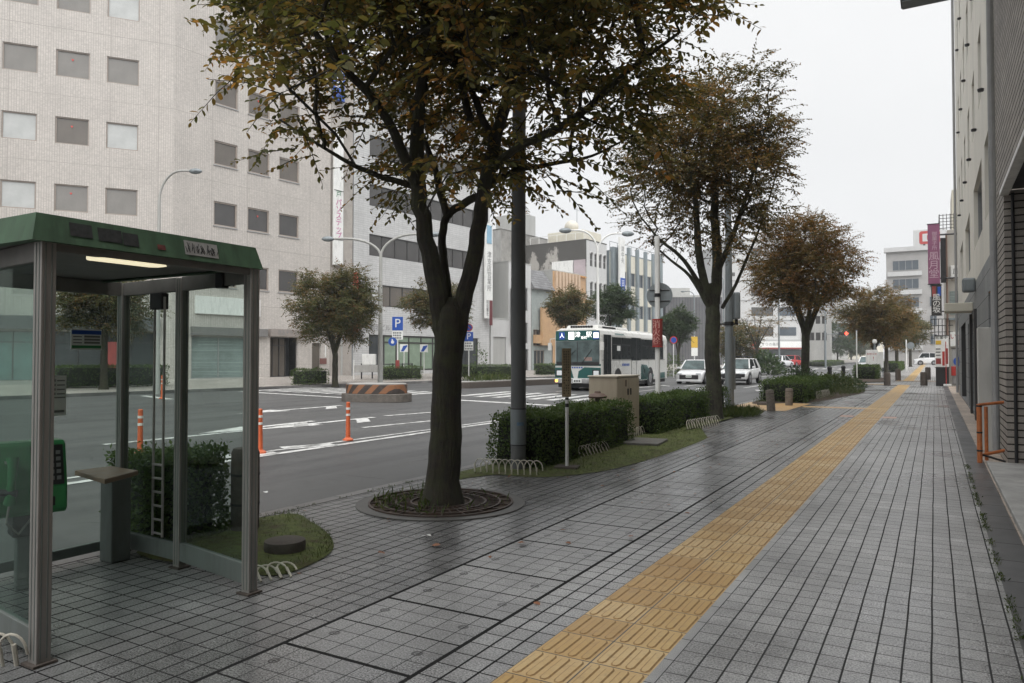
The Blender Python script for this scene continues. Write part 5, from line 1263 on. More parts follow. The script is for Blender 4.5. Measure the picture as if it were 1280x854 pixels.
M['led'] = emit('lit_destination_letters', (1, 1, .97), 1.0)
M['rim'] = pm('wheel_rim', (0.33, 0.33, 0.34), 0.35, .1, 8, .6)
def wheel(par, x, y, r, w, z=None):
    b = MB(); b.tube([(x - w / 2, y, r), (x - w / 2 + .03, y, r), (x + w / 2 - .03, y, r), (x + w / 2, y, r)], [r * .93, r, r, r * .93], 24); o = b.build('wheel', M['black'], par, smooth=True)
    s = 1 if x > 0 else -1; b = MB(); b.tube([(x + s * (w / 2 - .02), y, r), (x + s * (w / 2 + .012), y, r)], [r * .66, r * .60], 18); b.build('rim', M['rim'], o, smooth=True)
    b = MB(); b.tube([(x + s * (w / 2 + .012), y, r), (x + s * (w / 2 + .02), y, r)], [r * .2, r * .15], 12); b.build('hub', M['dark_metal'], o); return o
def car(label, base, rz, paint, L=3.95, W=1.70, Hh=1.50, suv=False, cat='car', name='parked_car', group='cars on the road', rack=False):
    t = thing(name, label, cat, base, rz, group); h = L / 2; w = W / 2; g0 = .20 if not suv else .26
    bz = Hh * .60
    # lofted lower body
    st = [(-h - .06, g0 + .04, bz * .68, w * .80), (-h + .02, g0 - .02, bz * .76, w * .92), (-h + .14, g0 - .02, bz * .82, w * .98), (-h + .45, g0, bz * .90, w * .97), (-h + 1.0, g0, bz * .985, w), (-h + 1.25, g0, bz * 1.03, w), (0.1, g0, bz * 1.05, w), (h - .6, g0, bz * 1.09, w), (h - .12, g0, bz * 1.08, w * .97), (h + .02, g0 + .04, bz * 1.02, w * .9), (h + .08, g0 + .10, bz * .96, w * .82)]
    b = MB(); ring_n = 10
    for (y, zl, zt, ww) in st:
        zm = zl + (zt - zl) * .55
        b.v += [(-ww * .80, y, zl), (-ww * .97, y, zl + .08), (-ww, y, zm), (-ww * .965, y, zt - .07), (-ww * .84, y, zt), (ww * .84, y, zt), (ww * .965, y, zt - .07), (ww, y, zm), (ww * .97, y, zl + .08), (ww * .80, y, zl)]
    for k in range(len(st) - 1):
        for q in range(ring_n):
            r_ = (q + 1) % ring_n; b.f.append((k * ring_n + q, k * ring_n + r_, (k + 1) * ring_n + r_, (k + 1) * ring_n + q)); b.m.append(0)
    b.f.append(tuple(range(ring_n))[::-1]); b.m.append(0); b.f.append(tuple((len(st) - 1) * ring_n + q for q in range(ring_n))); b.m.append(0)
    body = b.build('body', paint, t, smooth=True); sm_ = body.modifiers.new('round', 'SUBSURF'); sm_.levels = 2; sm_.render_levels = 2; body.data.polygons.foreach_set('use_smooth', [True] * len(body.data.polygons))
    # cabin: glass loft, then roof skin and pillars
    yb0, yb1 = -h + 1.02, h - .22; yt0, yt1 = -h + 1.75, h - (.75 if not suv else .62)
    if cat == 'van': yb0, yt0, yt1 = -h + .55, -h + 1.0, h - .35
    wb, wt = w * .90, w * .70; zb, zt = bz * 1.02, Hh - .035
    lo = [(-wb, yb0, zb), (wb, yb0, zb), (wb, yb1, zb), (-wb, yb1, zb)]; up = [(-wt, yt0, zt), (wt, yt0, zt), (wt, yt1, zt), (-wt, yt1, zt)]
    b = MB(); b.face([lo[0], lo[1], up[1], up[0]], 1)
    for i in (1, 2, 3): b.face([lo[i], lo[(i + 1) % 4], up[(i + 1) % 4], up[i]], 0)
    b.build('window_glass', [M['car_glass'], M['screen_glass']], t)
    b = MB(); ro = [(-wt - .02, yt0 - .05, zt - .01), (wt + .02, yt0 - .05, zt - .01), (wt + .02, yt1 + .05, zt - .01), (-wt - .02, yt1 + .05, zt - .01)]; rt = [(-wt * .8, yt0 + .12, Hh), (wt * .8, yt0 + .12, Hh), (wt * .8, yt1 - .1, Hh), (-wt * .8, yt1 - .1, Hh)]
    for i in range(4): b.face([ro[i], ro[(i + 1) % 4], rt[(i + 1) % 4], rt[i]])
    b.face(rt); b.face(ro[::-1])
    for i in range(4): b.tube([lo[i], up[i]], [.05, .04], 6)
    for s in (-1, 1):
        ym = (yb0 + yb1) / 2 + .15; b.tube([(s * wb * 1.0, ym, zb), (s * wt * 1.02, ym - .02, zt)], .035, 6)
        for y in (yt1 - .2,): b.face([(s * wb, yb1, zb + .002), (s * wt, yt1, zt), (s * (wt + .005), yt1 - .3, zt), (s * (wb + .005), yb1 - .45, zb + .002)])
    b.build('roof', paint, t, smooth=False, bevel=.01)
    for x in (-w + .09, w - .09):
        for y in (-h + .80, h - .78): wheel(t, x, y, .32 if not suv else .36, .2)
    for x in (-1, 1):
        for y in (-h + .80, h - .78): b = MB(); b.tube([(x * (w - .02), y, .33), (x * (w + .004), y, .33)], .40 if not suv else .44, 24); b.build('wheel_arch', M['black'], t)
    # face
    b = MB(); b.prism([(-.58, -h - .075), (.58, -h - .075), (.5, -h + .3), (-.5, -h + .3)], g0 + .12, bz * .64); b.build('grille', M['black'], t, bevel=.03)
    b = MB(); b.box(-.17, .17, -h - .090, -h - .078, g0 + .22, g0 + .39); pl = b.build('number_plate', M['paper'], t)
    b = MB()
    for k in range(4): b.box(-.13 + .07 * k, -.09 + .07 * k, -h - .094, -h - .091, g0 + .25, g0 + .33)
    b.build('plate_digits', pm('plate_green', (.02, .12, .06), .5, .05, 9), pl)
    for s in (-1, 1):
        b = MB(); b.box(min(s * w * .50, s * w * .84), max(s * w * .50, s * w * .84), -h - .06, -h + .30, bz * .66, bz * .80); b.build('headlight', M['headlight'], t, bevel=.04)
        b = MB(); b.box(min(s * (w + .02), s * (w + .19)), max(s * (w + .02), s * (w + .19)), -h + 1.22, -h + 1.36, bz + .02, bz + .16); b.build('mirror', paint, t, bevel=.04)
        b = MB(); b.box(min(s * w * .55, s * w * .86), max(s * w * .55, s * w * .86), h - .10, h + .075, bz * .74, bz * .94); b.build('tail_light', M['red'], t, bevel=.02)
    b = MB(); b.box(-w * .9, w * .9, -h - .06, -h + .3, g0 - .03, g0 + .09); b.build('lower_bumper', M['black'] if suv else paint, t, bevel=.03)
    if suv:
        b = MB(); b.prism([(-w * .86, -h - .06), (w * .86, -h - .06), (w * .8, -h + .2), (-w * .8, -h + .2)], bz * .48, bz * .72); b.build('grille_band', M['black'], t, bevel=.05)
    if rack:
        b = MB(); b.box(-.55, .55, -.3, .7, Hh + .08, Hh + .14); b.tube([(-.5, -.2, Hh), (-.5, -.2, Hh + .1)], .02, 6); b.tube([(.5, -.2, Hh), (.5, -.2, Hh + .1)], .02, 6); b.tube([(-.5, .6, Hh), (-.5, .6, Hh + .1)], .02, 6); b.tube([(.5, .6, Hh), (.5, .6, Hh + .1)], .02, 6); b.build('roof_rack', M['dark_metal'], t)
    return t
a = on(870, 46.5); car('white hatchback with a dark mouth shaped grille following the bus', (a[0], a[1], troad(a[0], a[1])), .06, M['car_white'], suv=False)
a = on(925, 46.5); car('white crossover with a roof rack partly behind the blue grey lamp post', (a[0], a[1], troad(a[0], a[1])), .0, M['car_pearl'], L=4.4, W=1.84, Hh=1.60, suv=True, rack=True)
for px, d, rz, pt, lab in ((977, 96, 2.9, 'car_white', 'far white car seen from behind on the other carriageway'), (992, 104, 2.95, 'car_red', 'far red and white car beyond the reddish brown tree'), (1084, 78, .02, 'car_white', 'white car by the white upright sign board')):
    a = on(px, d); car(lab, (a[0], a[1], troad(a[0], a[1])), rz, M[pt], Hh=1.6)
a = on(1159, 112); car('small white van crossing at the far end of the pavement', (a[0], a[1], a[2]), R(-90), M['car_white'], L=3.4, W=1.48, Hh=1.85, cat='van', name='crossing_van')

# ---- bus: front faces -y, x to the right of someone facing it
bx, by, _ = at(722, HY, 35.4); bus = thing('city_bus', 'white and dark green city bus with lit destination board coming up the road', 'bus', (bx, by, troad(bx, by)), .045)
BL, BW, BH = 11.5, 2.44, 3.02; w = BW / 2
def bpr(x0, x1, y0, y1, z0, z1, name, mat, par=bus, bev=.0):
    b = MB(); b.box(x0, x1, y0, y1, z0, z1); return b.build(name, mat, par, bevel=bev)
b = MB()
sec = [(0.0, .96), (.12, 1.0), (BL - .12, 1.0), (BL, .96)]
rp = [(-w, .36), (-w, 2.70), (-w + .06, 2.90), (-w + .28, BH), (w - .28, BH), (w - .06, 2.90), (w, 2.70), (w, .36)]
n = len(rp)
for y, s in sec: b.v += [(x * (s if abs(x) > .1 else 1), y, .36 + (z - .36) * (.5 + .5 * s) if z > 1 else z) for x, z in rp]
for k in range(3):
    for q in range(n): b.f.append((k * n + q, k * n + (q + 1) % n, (k + 1) * n + (q + 1) % n, (k + 1) * n + q)); b.m.append(0)
b.f.append(tuple(range(n))[::-1]); b.m.append(0); b.f.append(tuple(3 * n + q for q in range(n))); b.m.append(0)
b.build('body', M['bus_white'], bus, bevel=.03)
bpr(-w + .1, w - .1, .25, BL - .2, .16, .355, 'underbody', M['black'])
o = bpr(-w * .93, w * .93, -.035, -.002, 2.42, 2.90, 'destination_board', M['bus_green'], bev=.02)
text('津', .30, M['led'], o, (.02, -.038, 2.69)); text('駅', .30, M['led'], o, (.60, -.038, 2.69)); text('新町', .16, M['led'], o, (.35, -.038, 2.55))
q = bpr(-.46, -.16, -.04, -.036, 2.48, 2.84, 'route_box', M['led'], o); text('51', .26, M['ink'], q, (-.31, -.043, 2.66))
for x in (-.80, .96):
    q = bpr(x - .15, x + .15, -.04, -.036, 2.48, 2.84, 'blue_panel', M['blue'], o); text('人' if x < 0 else '♿', .25, M['led'], q, (x, -.043, 2.66))
o = bpr(-w * .92, w * .92, -.03, -.002, 1.30, 2.40, 'windscreen', M['screen_glass'], bev=.04)
bpr(-.02, .02, -.036, -.031, 1.32, 2.38, 'centre_strip', M['dark_metal'], o); bpr(-w * .90, w * .90, -.034, -.031, 1.24, 1.40, 'lower_mask', M['black'], o)
b = MB(); b.tube([(-.75, -.05, 1.35), (-.1, -.05, 1.95)], .012, 6); b.tube([(.25, -.05, 1.35), (.75, -.05, 2.0)], .012, 6); b.build('wiper', M['black'], o)
bpr(.35, .75, -.033, -.031, 1.45, 1.62, 'dashboard_light_patch', pm('dash_patch', (.25, .17, .15), .5, .2, 5), o)
b = MB(); b.face([(-w * .97, -.008, .62), (-.20, -.008, .62), (-.35, -.008, 1.12), (-w * .97, -.008, 1.12)]); b.face([(.0, -.008, .62), (w * .97, -.008, .62), (w * .97, -.008, 1.12), (.35, -.008, 1.14), (.05, -.008, .95)]); b.face([(-w * .97, -.008, 1.21), (w * .97, -.008, 1.21), (w * .97, -.008, 1.295), (-w * .97, -.008, 1.295)]); b.build('green_swoosh', M['bus_green'], bus)
b = MB()
for k in range(6): b.box(-.42 + k * .12, -.34 + k * .12, -.014, -.010, 1.09, 1.16)
b.build('front_lettering', M['blue'], bus)
for s in (-1, 1):
    o = bpr(s * .95 - .14, s * .95 + .14, -.03, .02, .74, .98, 'headlight', M['headlight'], bev=.03); bpr(s * .95 - .19, s * .95 + .19, -.022, -.004, .70, 1.02, 'headlight_surround', M['dark_metal'], o)
bpr(-w * .97, w * .97, -.05, -.002, .36, .60, 'bumper', M['chrome'], bev=.03)
o = bpr(-.22, .22, -.066, -.052, .40, .58, 'number_plate', M['paper']); b = MB()
for k in range(4): b.box(-.17 + .09 * k, -.11 + .09 * k, -.07, -.067, .43, .53)
b.build('plate_digits', M['ink'], o)
bpr(-w * .95, -w * .95 + .14, -.07, -.051, .42, .54, 'indicator', M['indicator'], bev=.01)
for s in (-1, 1):
    b = MB(); b.tube([(s * (w - .05), .05, 2.55), (s * (w + .12), -.22, 2.5), (s * (w + .12), -.25, 2.3)], .02, 6); b.box(s * (w + .12) - .09, s * (w + .12) + .09, -.30, -.22, 1.95, 2.32); b.build('mirror', M['bus_white'], bus, bevel=.02)
# side with the doors (+x)
def side(name, y0, y1, z0, z1, mat, par=bus, e=.006, th=.012): return bpr(w + e - th, w + e, y0, y1, z0, z1, name, mat, par)
o = side('front_door', .28, 1.35, .40, 2.72, M['car_glass'])
for y in (.30, .80, 1.30): side('door_frame', y - .025, y + .025, .42, 2.70, M['dark_metal'], o, .012)
side('side_window_band', 1.45, 10.6, 1.52, 2.62, M['car_glass'])
for y in (2.9, 4.4, 6.3, 7.8, 9.3): side('window_divider', y - .03, y + .03, 1.54, 2.60, M['black'], bus, .010)
for y0, y1 in ((1.55, 2.8), (2.98, 4.3), (6.4, 7.7), (7.9, 9.2), (9.4, 10.5)): side('window_rail', y0, y1, 2.24, 2.27, M['dark_metal'], bus, .010)
o = side('rear_door', 4.5, 6.1, .42, 2.66, M['car_glass'], bus, .012); side('door_frame', 5.27, 5.33, .44, 2.64, M['dark_metal'], o, .018); side('door_lower_panel', 4.52, 6.08, .44, 1.45, M['bus_white'], o, .016)
b = MB(); X = w + .009; b.face([(X, 5.0, 1.25), (X, 7.0, 1.05), (X, 8.6, .62), (X, 8.4, .40), (X, 5.4, .40)]); b.face([(X, 8.9, .40), (X, 10.9, .40), (X, 10.9, .75), (X, 9.6, .72)]); b.face([(X, 1.45, .38), (X, 4.5, .38), (X, 4.5, .56), (X, 1.45, .48)]); b.face([(X, 6.2, 1.25), (X, 6.2, .42), (X, 7.0, .42), (X, 8.0, .8), (X, 7.2, 1.2)]); b.build('green_swoosh', M['bus_green'], bus)
b = MB(); b.face([(w + .003, 1.9, 2.75), (w + .003, 3.4, 2.75), (w - .10, 3.2, 2.93), (w - .10, 2.1, 2.93)]); b.build('roof_green_patch', M['bus_green'], bus)
b = MB()
for k in range(5): b.box(w + .006, w + .010, 3.0 + k * .24, 3.17 + k * .24, 1.18, 1.30)
b.build('side_lettering', M['blue'], bus)
side('window_mark', 2.2, 2.7, 1.95, 2.2, M['paper'], bus, .012)
side('belt_line', .1, 10.9, 1.47, 1.50, M['dark_metal'], bus, .004)
for x in (-w + .16, w - .15):
    for y in (2.35, 7.9): wheel(bus, x, y, .47, .27)
for y in (2.35, 7.9):
    for s in (-1, 1): b = MB(); b.tube([(s * (w - .05), y, .48), (s * (w + .005), y, .48)], .60, 28); b.build('wheel_arch', M['black'], bus)
for x in (w - .12,):
    for y in (2.35, 7.9): b = MB(); b.tube([(w - .005, y, .47), (w + .012, y, .47)], [.46, .44], 26); o = b.build('wheel', M['black'], bus, smooth=True); b = MB(); b.tube([(w + .008, y, .47), (w + .03, y, .47)], [.28, .22], 20); b.build('rim', M['rim'], o, smooth=True)
b = MB(); b.box(-.85, .85, .5, 5.2, BH - .02, BH + .17, 0, 0, .94); ru = b.build('roof_unit', M['bus_white'], bus, bevel=.06)
b = MB()
for k in range(9): b.box(-.55 + k * .13, -.48 + k * .13, .44, .62, BH + .04, BH + .14)
for k in range(12): b.box(.80, .86, 1.2 + k * .16, 1.29 + k * .16, BH + .03, BH + .12)
b.build('vent_slots', M['black'], ru); bpr(-.7, .7, 7.2, 9.6, BH - .01, BH + .09, 'roof_hatch', M['bus_white'], bev=.03)
# ================================================================== BUILDINGS
def facade(mb, x0, x1, z0, z1, ops, m=0, dep=.18, y=0.0, mr=None):
    """wall in the plane y with real openings and reveals"""
    xs = sorted({x0, x1, *[o[0] for o in ops], *[o[1] for o in ops]}); zs = sorted({z0, z1, *[o[2] for o in ops], *[o[3] for o in ops]})
    xs = [x for x in xs if x0 - 1e-6 <= x <= x1 + 1e-6]; zs = [z for z in zs if z0 - 1e-6 <= z <= z1 + 1e-6]
    for i in range(len(xs) - 1):
        k = 0
        while k < len(zs) - 1:
            cx = (xs[i] + xs[i + 1]) / 2
            solid = lambda q: not any(o[0] < cx < o[1] and o[2] < (zs[q] + zs[q + 1]) / 2 < o[3] for o in ops)
            if not solid(k): k += 1; continue
            e = k
            while e + 1 < len(zs) - 1 and solid(e + 1): e += 1
            mb.face([(xs[i], y, zs[k]), (xs[i + 1], y, zs[k]), (xs[i + 1], y, zs[e + 1]), (xs[i], y, zs[e + 1])], m); k = e + 1
    r = m if mr is None else mr
    for a, b, c, d in ops:
        mb.face([(a, y, c), (a, y, d), (a, y + dep, d), (a, y + dep, c)], r); mb.face([(b, y, d), (b, y, c), (b, y + dep, c), (b, y + dep, d)], r)
        mb.face([(a, y, d), (b, y, d), (b, y + dep, d), (a, y + dep, d)], r); mb.face([(b, y, c), (a, y, c), (a, y + dep, c), (b, y + dep, c)], r)
WIN = {}
def window(par, x0, x1, z0, z1, pane, frame, nm=0, y=.10, fw=.06, loc0=(0, 0, 0), rot=0.0, trans=None, name='window'):
    key = (round(x1 - x0, 3), round(z1 - z0, 3), pane.name, frame.name, nm, y, fw, trans, name)
    w, h = x1 - x0, z1 - z0
    if key in WIN:
        o = WIN[key].copy(); COL.objects.link(o); o.parent = par
        for ch in WIN[key].children: c = ch.copy(); COL.objects.link(c); c.parent = o
    else:
        b = MB(); b.box(.002, fw, y - .05, y + .03, .002, h - .002); b.box(w - fw, w - .002, y - .05, y + .03, .002, h - .002); b.box(fw, w - fw, y - .048, y + .028, .002, fw); b.box(fw, w - fw, y - .048, y + .028, h - fw, h - .002)
        for k in range(nm): x = w * (k + 1) / (nm + 1); b.box(x - fw * .4, x + fw * .4, y - .044, y + .024, fw, h - fw)
        if trans: b.box(fw, w - fw, y - .040, y + .020, h * trans - fw * .4, h * trans + fw * .4)
        o = b.build(name, frame, par); b = MB(); b.face([(fw * .5, y + .01, fw * .5), (w - fw * .5, y + .01, fw * .5), (w - fw * .5, y + .01, h - fw * .5), (fw * .5, y + .01, h - fw * .5)]); b.build('pane', pane, o)
        WIN[key] = o
    c, s = math.cos(rot), math.sin(rot)
    o.location = (loc0[0] + x0 * c, loc0[1] + x0 * s, loc0[2] + z0); o.rotation_euler = (0, 0, rot); return o
RZ = R(90) - FD
def house(label, s0, s1, z1, dep, front, sidem, ops, n=0.0, zb=-.1, name='office_building', cat='building', group=None, parapet=0.0, rev=None, roofm=None):
    p = farpt(s0, n); t = thing(name, label, cat, (p[0], p[1], 0), RZ, group); b = MB(); L = s1 - s0
    facade(b, 0, L, zb, z1, ops, 0, mr=2 if rev else 0)
    b.face([(0, dep, zb), (0, 0, zb), (0, 0, z1), (0, dep, z1)], 1); b.face([(L, 0, zb), (L, dep, zb), (L, dep, z1), (L, 0, z1)], 1); b.face([(L, dep, zb), (0, dep, zb), (0, dep, z1), (L, dep, z1)], 1)
    b.build('wall', [front, sidem] + ([rev] if rev else []), t)
    r = MB(); r.box(-.02, L + .02, -.02, dep + .02, z1 + .002, z1 + .002 + max(parapet, .12)); r.build('roof', roofm or sidem, t)
    return t
def hbox(t, x0, x1, y0, y1, z0, z1, name, mat, bev=0.0): b = MB(); b.box(x0, x1, y0, y1, z0, z1); return b.build(name, mat, t, bevel=bev)
def paneM(n, c, r=.12): return pm(n, c, r, .14, .8)
M['p_blind'] = paneM('grey_blind_behind_glass', (0.185, 0.175, 0.16)); M['p_dark'] = paneM('dark_glass', (0.055, 0.052, 0.05), .08); M['p_brown'] = paneM('brown_blind_behind_glass', (0.115, 0.10, 0.085)); M['p_white'] = paneM('white_curtain_behind_glass', (0.42, 0.43, 0.42), .2)
M['p_blue'] = paneM('bluish_glass', (0.07, 0.085, 0.10), .12)
M['f_brown'] = pm('brown_grey_window_frame', (0.30, 0.255, 0.22), .5, .1, 5); M['f_dark'] = pm('dark_window_frame', (0.035, 0.033, 0.032), .5, .1, 5); M['f_grey'] = pm('grey_window_frame', (0.30, 0.30, 0.30), .5, .1, 5)
M['w_beige'] = tilemat('beige_ribbed_wall_tiles', (0.52, 0.485, 0.45), .118, .055, .022, .009, ax=('X', 'Z'), obj=True, jc=(.36, .335, .31), rough=.6, speck=.06, sscale=40, cellvar=.10, stain=.16, big=[(0, 0, 2.4, .03), (1, 1.1, 3.67, .03)])
M['w_white'] = tilemat('white_wall_tiles', (0.49, 0.49, 0.485), .45, .16, .018, .022, ax=('X', 'Z'), obj=True, jc=(.35, .35, .35), rough=.5, speck=.05, sscale=40, cellvar=.05, stain=.16)
M['w_plain'] = pm('white_rendered_wall', (0.49, 0.49, 0.485), .7, .06, 1, dirt=.35, dirtcol=(.38, .38, .37), streak=True)
M['w_grey'] = pm('grey_rendered_wall', (0.37, 0.37, 0.355), .8, .1, 1, dirt=.4, streak=True, dirtcol=(.2, .2, .19))
def stainmat(name, c, dark, ztop, h):
    m = NT(name); p = m.pos(True); sp = m.n('ShaderNodeSeparateXYZ'); m.l(p, sp.inputs[0]); n1 = m.noise(m.scalev(p, (1, 1, .5)), .55, 6, .65); n2 = m.noise(p, 2.2, 7, .7)
    f = m.math('ADD', m.maprange(sp.outputs[2], ztop - h, ztop, -.25, .55), m.math('MULTIPLY', m.math('SUBTRACT', n1, .5), 2.2)); f = m.math('ADD', f, m.math('MULTIPLY', m.math('SUBTRACT', n2, .5), .6))
    m.col(m.mix(m.maprange(f, .12, .26, 0, .92), m.mix(n2, c, tuple(x * .75 for x in c)), dark)); m.rough(.85); return m.mat
M['w_stain'] = pm('black_stained_concrete_wall', (0.30, 0.29, 0.27), .85, .2, .5, dirt=.97, dirtcol=(.06, .058, .055))
M['w_cream'] = pm('cream_wall', (0.60, 0.57, 0.48), .7, .06, 1, dirt=.3, dirtcol=(.34, .30, .24), streak=True)
M['copper'] = pm('copper_coloured_panels', (0.47, 0.30, 0.165), .5, .12, 2, dirt=.3, dirtcol=(.22, .12, .07)); M['pinkish'] = pm('pale_pink_fins', (0.50, 0.37, 0.26), .5, .1, 2); M['ochre'] = pm('ochre_orange_panels', (0.50, 0.26, 0.10), .5, .12, 2)
M['roof_slate'] = tilemat('grey_slate_roof', (.20, .20, .205), .45, .25, .02, .03, ax=('X', 'Z'), obj=True, jc=(.10, .10, .10), rough=.8, speck=.1, sscale=30, stain=.3)
M['fin_blue'] = pm('blue_grey_fins', (0.20, 0.235, 0.25), .6, .1, 2, dirt=.3, streak=True); M['shutter'] = tilemat('roller_shutter', (.26, .31, .30), 9, .09, 0, .02, ax=('X', 'Z'), obj=True, jc=(.13, .16, .155), speck=.05, sscale=30); M['shutter_green'] = pm('pale_green_curtain_glass', (0.20, 0.26, 0.195), .2, .15, 2)
M['teal'] = pm('teal_shop_glass', (0.10, 0.19, 0.18), .15, .25, 1); M['shop_dark'] = pm('dark_shop_interior', (0.035, 0.04, 0.042), .2, .3, 1)
M['shed'] = tilemat('dark_grey_corrugated_sheet', (.105, .105, .11), .4, 50, .06, 0, ax=('X', 'Z'), obj=True, jc=(.07, .07, .075), speck=.04, sscale=30, cellvar=.04)

# ---- beige tiled office on the corner (its two street fronts meet at a blunt corner)
S0, S1 = -2.71, 8.64; zt = 28.4
opsA = []
rows = [7.27 + 3.67 * k for k in range(6)]
for k, z in enumerate(rows):
    for s in (-.19, 2.11, 4.41): opsA.append((s - S0, s + 1.57 - S0, z - 1.47, z))
def lr(*a): q = frect(*a); return (q[0] - S0, q[1] - S0, q[2], q[3])
ent = list(lr(337.5, 422, 372, 474)); ent[2] = .27; slit = list(lr(390, 429, 401, 468)); slit[2] = .5; shu = list(lr(239, 421, 306, 474)); shu[0] = max(shu[0], .35); shu[2] = .3
office = house('beige ribbed tile office block on the corner with rows of small square windows', S0, S1, zt, 16, M['w_beige'], M['w_beige'], opsA + [tuple(ent), tuple(slit), tuple(shu)])
P_CH = 30.5; Lc = 20.0; ang = -R(P_CH); cx0, cy0 = -Lc * math.cos(ang), -Lc * math.sin(ang)
b = MB(); opsC = []
for k, z in enumerate(rows):
    for s in (-10.7, -8.28, -5.83, -3.41): opsC.append((Lc + s, Lc + s + 1.60, z - 1.47, z))
opsC += [(2.2, 8.2, .3, 2.95), (8.7, 13.6, .3, 2.95), (14.1, 19.2, .3, 2.95)]
facade(b, 0, Lc, -.1, zt, opsC, 0); b.face([(0, .0, -.1), (0, 0, zt), (0, 8, zt), (0, 8, -.1)]); b.build('corner_wall', M['w_beige'], office, loc=(cx0, cy0, 0), rot=(0, 0, ang))
q = random.Random(3)
triM = pm('red_rescue_triangle', (.55, .05, .04), .4, .05, 5)
def tri(wd): 
    bb_ = MB(); bb_.face([(.70, .075, 1.05), (.84, .075, 1.05), (.77, .075, .93)][::-1]); return bb_.build('rescue_mark', triM, wd)
for k, z in enumerate(rows):
    for j, s in enumerate((-.19, 2.11, 4.41)):
        pn = 'p_dark' if k < 2 else ('p_brown' if k in (2, 3) else 'p_blind'); pn = 'p_white' if (k, j) in ((4, 1),) else pn
        wd = window(office, s - S0, s + 1.57 - S0, z - 1.47, z, M[pn], M['f_brown'], fw=.085)
        if j == 1 and k >= 1: tri(wd)
    for j, s in enumerate((-10.7, -8.28, -5.83, -3.41)):
        pn = {(2, 1): 'p_white', (2, 2): 'p_brown', (2, 3): 'p_white', (4, 3): 'p_white', (5, 3): 'p_white', (1, 1): 'p_white'}.get((k, j), 'p_blind'); pn = 'p_brown' if k == 0 else pn
        wd = window(office, Lc + s, Lc + s + 1.60, z - 1.47, z, M[pn], M['f_brown'], loc0=(cx0, cy0, 0), rot=ang)
        if j == 2: tri(wd)
for i, (a, c) in enumerate(((2.2, 8.2), (8.7, 13.6), (14.1, 19.2))): window(office, a, c, .3, 2.95, M[('shop_dark', 'teal', 'shop_dark')[i]], M['f_dark'], 3, loc0=(cx0, cy0, 0), rot=ang, trans=.78, name='shop_window')
aw = MB(); aw.box(1.2, Lc - .6, -.55, -.003, 3.05, 3.75); aw.build('awning', pm('dark_slate_awning', (.07, .075, .08), .6, .1, 3), office, loc=(cx0, cy0, 0), rot=(0, 0, ang))
sg = MB(); sg.box(16.6, 17.6, -.12, -.06, .6, 2.4); sg.build('red_poster', M['red_dull'], office, loc=(cx0, cy0, 0), rot=(0, 0, ang))
for s_ in (-.19, 2.11, 4.41):
    for z in rows: hbox(office, s_ - S0 - .04, s_ + 1.61 - S0, -.05, -.002, z - 1.53, z - 1.475, 'window_sill', M['f_grey'])
hbox(office, ent[0], ent[1], .9, .92, .27, ent[3], 'entrance_back', M['shop_dark'])
o = window(office, ent[0], ent[1] - .6, .29, ent[3], M['p_brown'], M['f_dark'], 2, y=.5, trans=.8, name='entrance_door')
z0, z1 = lr(335, 421, 380, 412)[2:]
o = hbox(office, ent[0] - .15, ent[1] + .45, -.35, -.004, z0, z1, 'entrance_canopy', pm('canopy_stone', (.26, .23, .21), .7, .1, 3)); text('百五テラスビル', .30, M['ink_grey'], o, ((ent[0] + ent[1]) / 2 + .3, -.356, (z0 + z1) / 2))
window(office, shu[0], shu[1], .3, shu[3], M['shutter'], M['f_grey'], 1, name='roller_shutter'); hbox(office, slit[0], slit[1], .15, .17, slit[2], slit[3], 'slit_glass', M['p_brown'])
a = lr(243, 372.5, 324, 394); hbox(office, max(a[0], .2), a[1], -.14, -.004, a[2], a[3], 'blank_white_sign', M['white'], .01)
a = lr(238, 410, 332, 420); hbox(office, max(a[0], .2), a[1], -.25, -.004, a[2], a[3], 'shutter_canopy', pm('canopy_grey', (.16, .155, .15), .7, .1, 3))
a = lr(404, 448, 412, 455); o = hbox(office, a[0] - .3, a[1] - .3, -.05, -.003, a[2], a[3], 'brown_plaque', pm('plaque_brown', (.16, .07, .06), .5, .1, 4)); hbox(office, a[0] + .2, a[1] - .4, -.05, -.003, a[3] + .1, a[3] + .9, 'white_plaque', M['paper'])
# ---- the block across the cross street, left of the frame
ob_ = thing('office_building', 'plain grey office block across the cross street, left of the beige tiled office', 'building', (-40, 8, 0), R(90))
b = MB(); opX = [(-44 + k * 3.2, -42 + k * 3.2, 4.5 + f_ * 3.6, 6.2 + f_ * 3.6) for k in range(13) for f_ in range(5)]; facade(b, -46, 0, -.1, 24, opX); b.face([(0, 0, -.1), (0, 16, -.1), (0, 16, 24), (0, 0, 24)]); b.face([(-46, 0, 24), (0, 0, 24), (0, 16, 24), (-46, 16, 24)]); b.build('wall', M['w_grey'], ob_)
for o in opX: window(ob_, *o, M['p_dark'], M['f_dark'], 1)
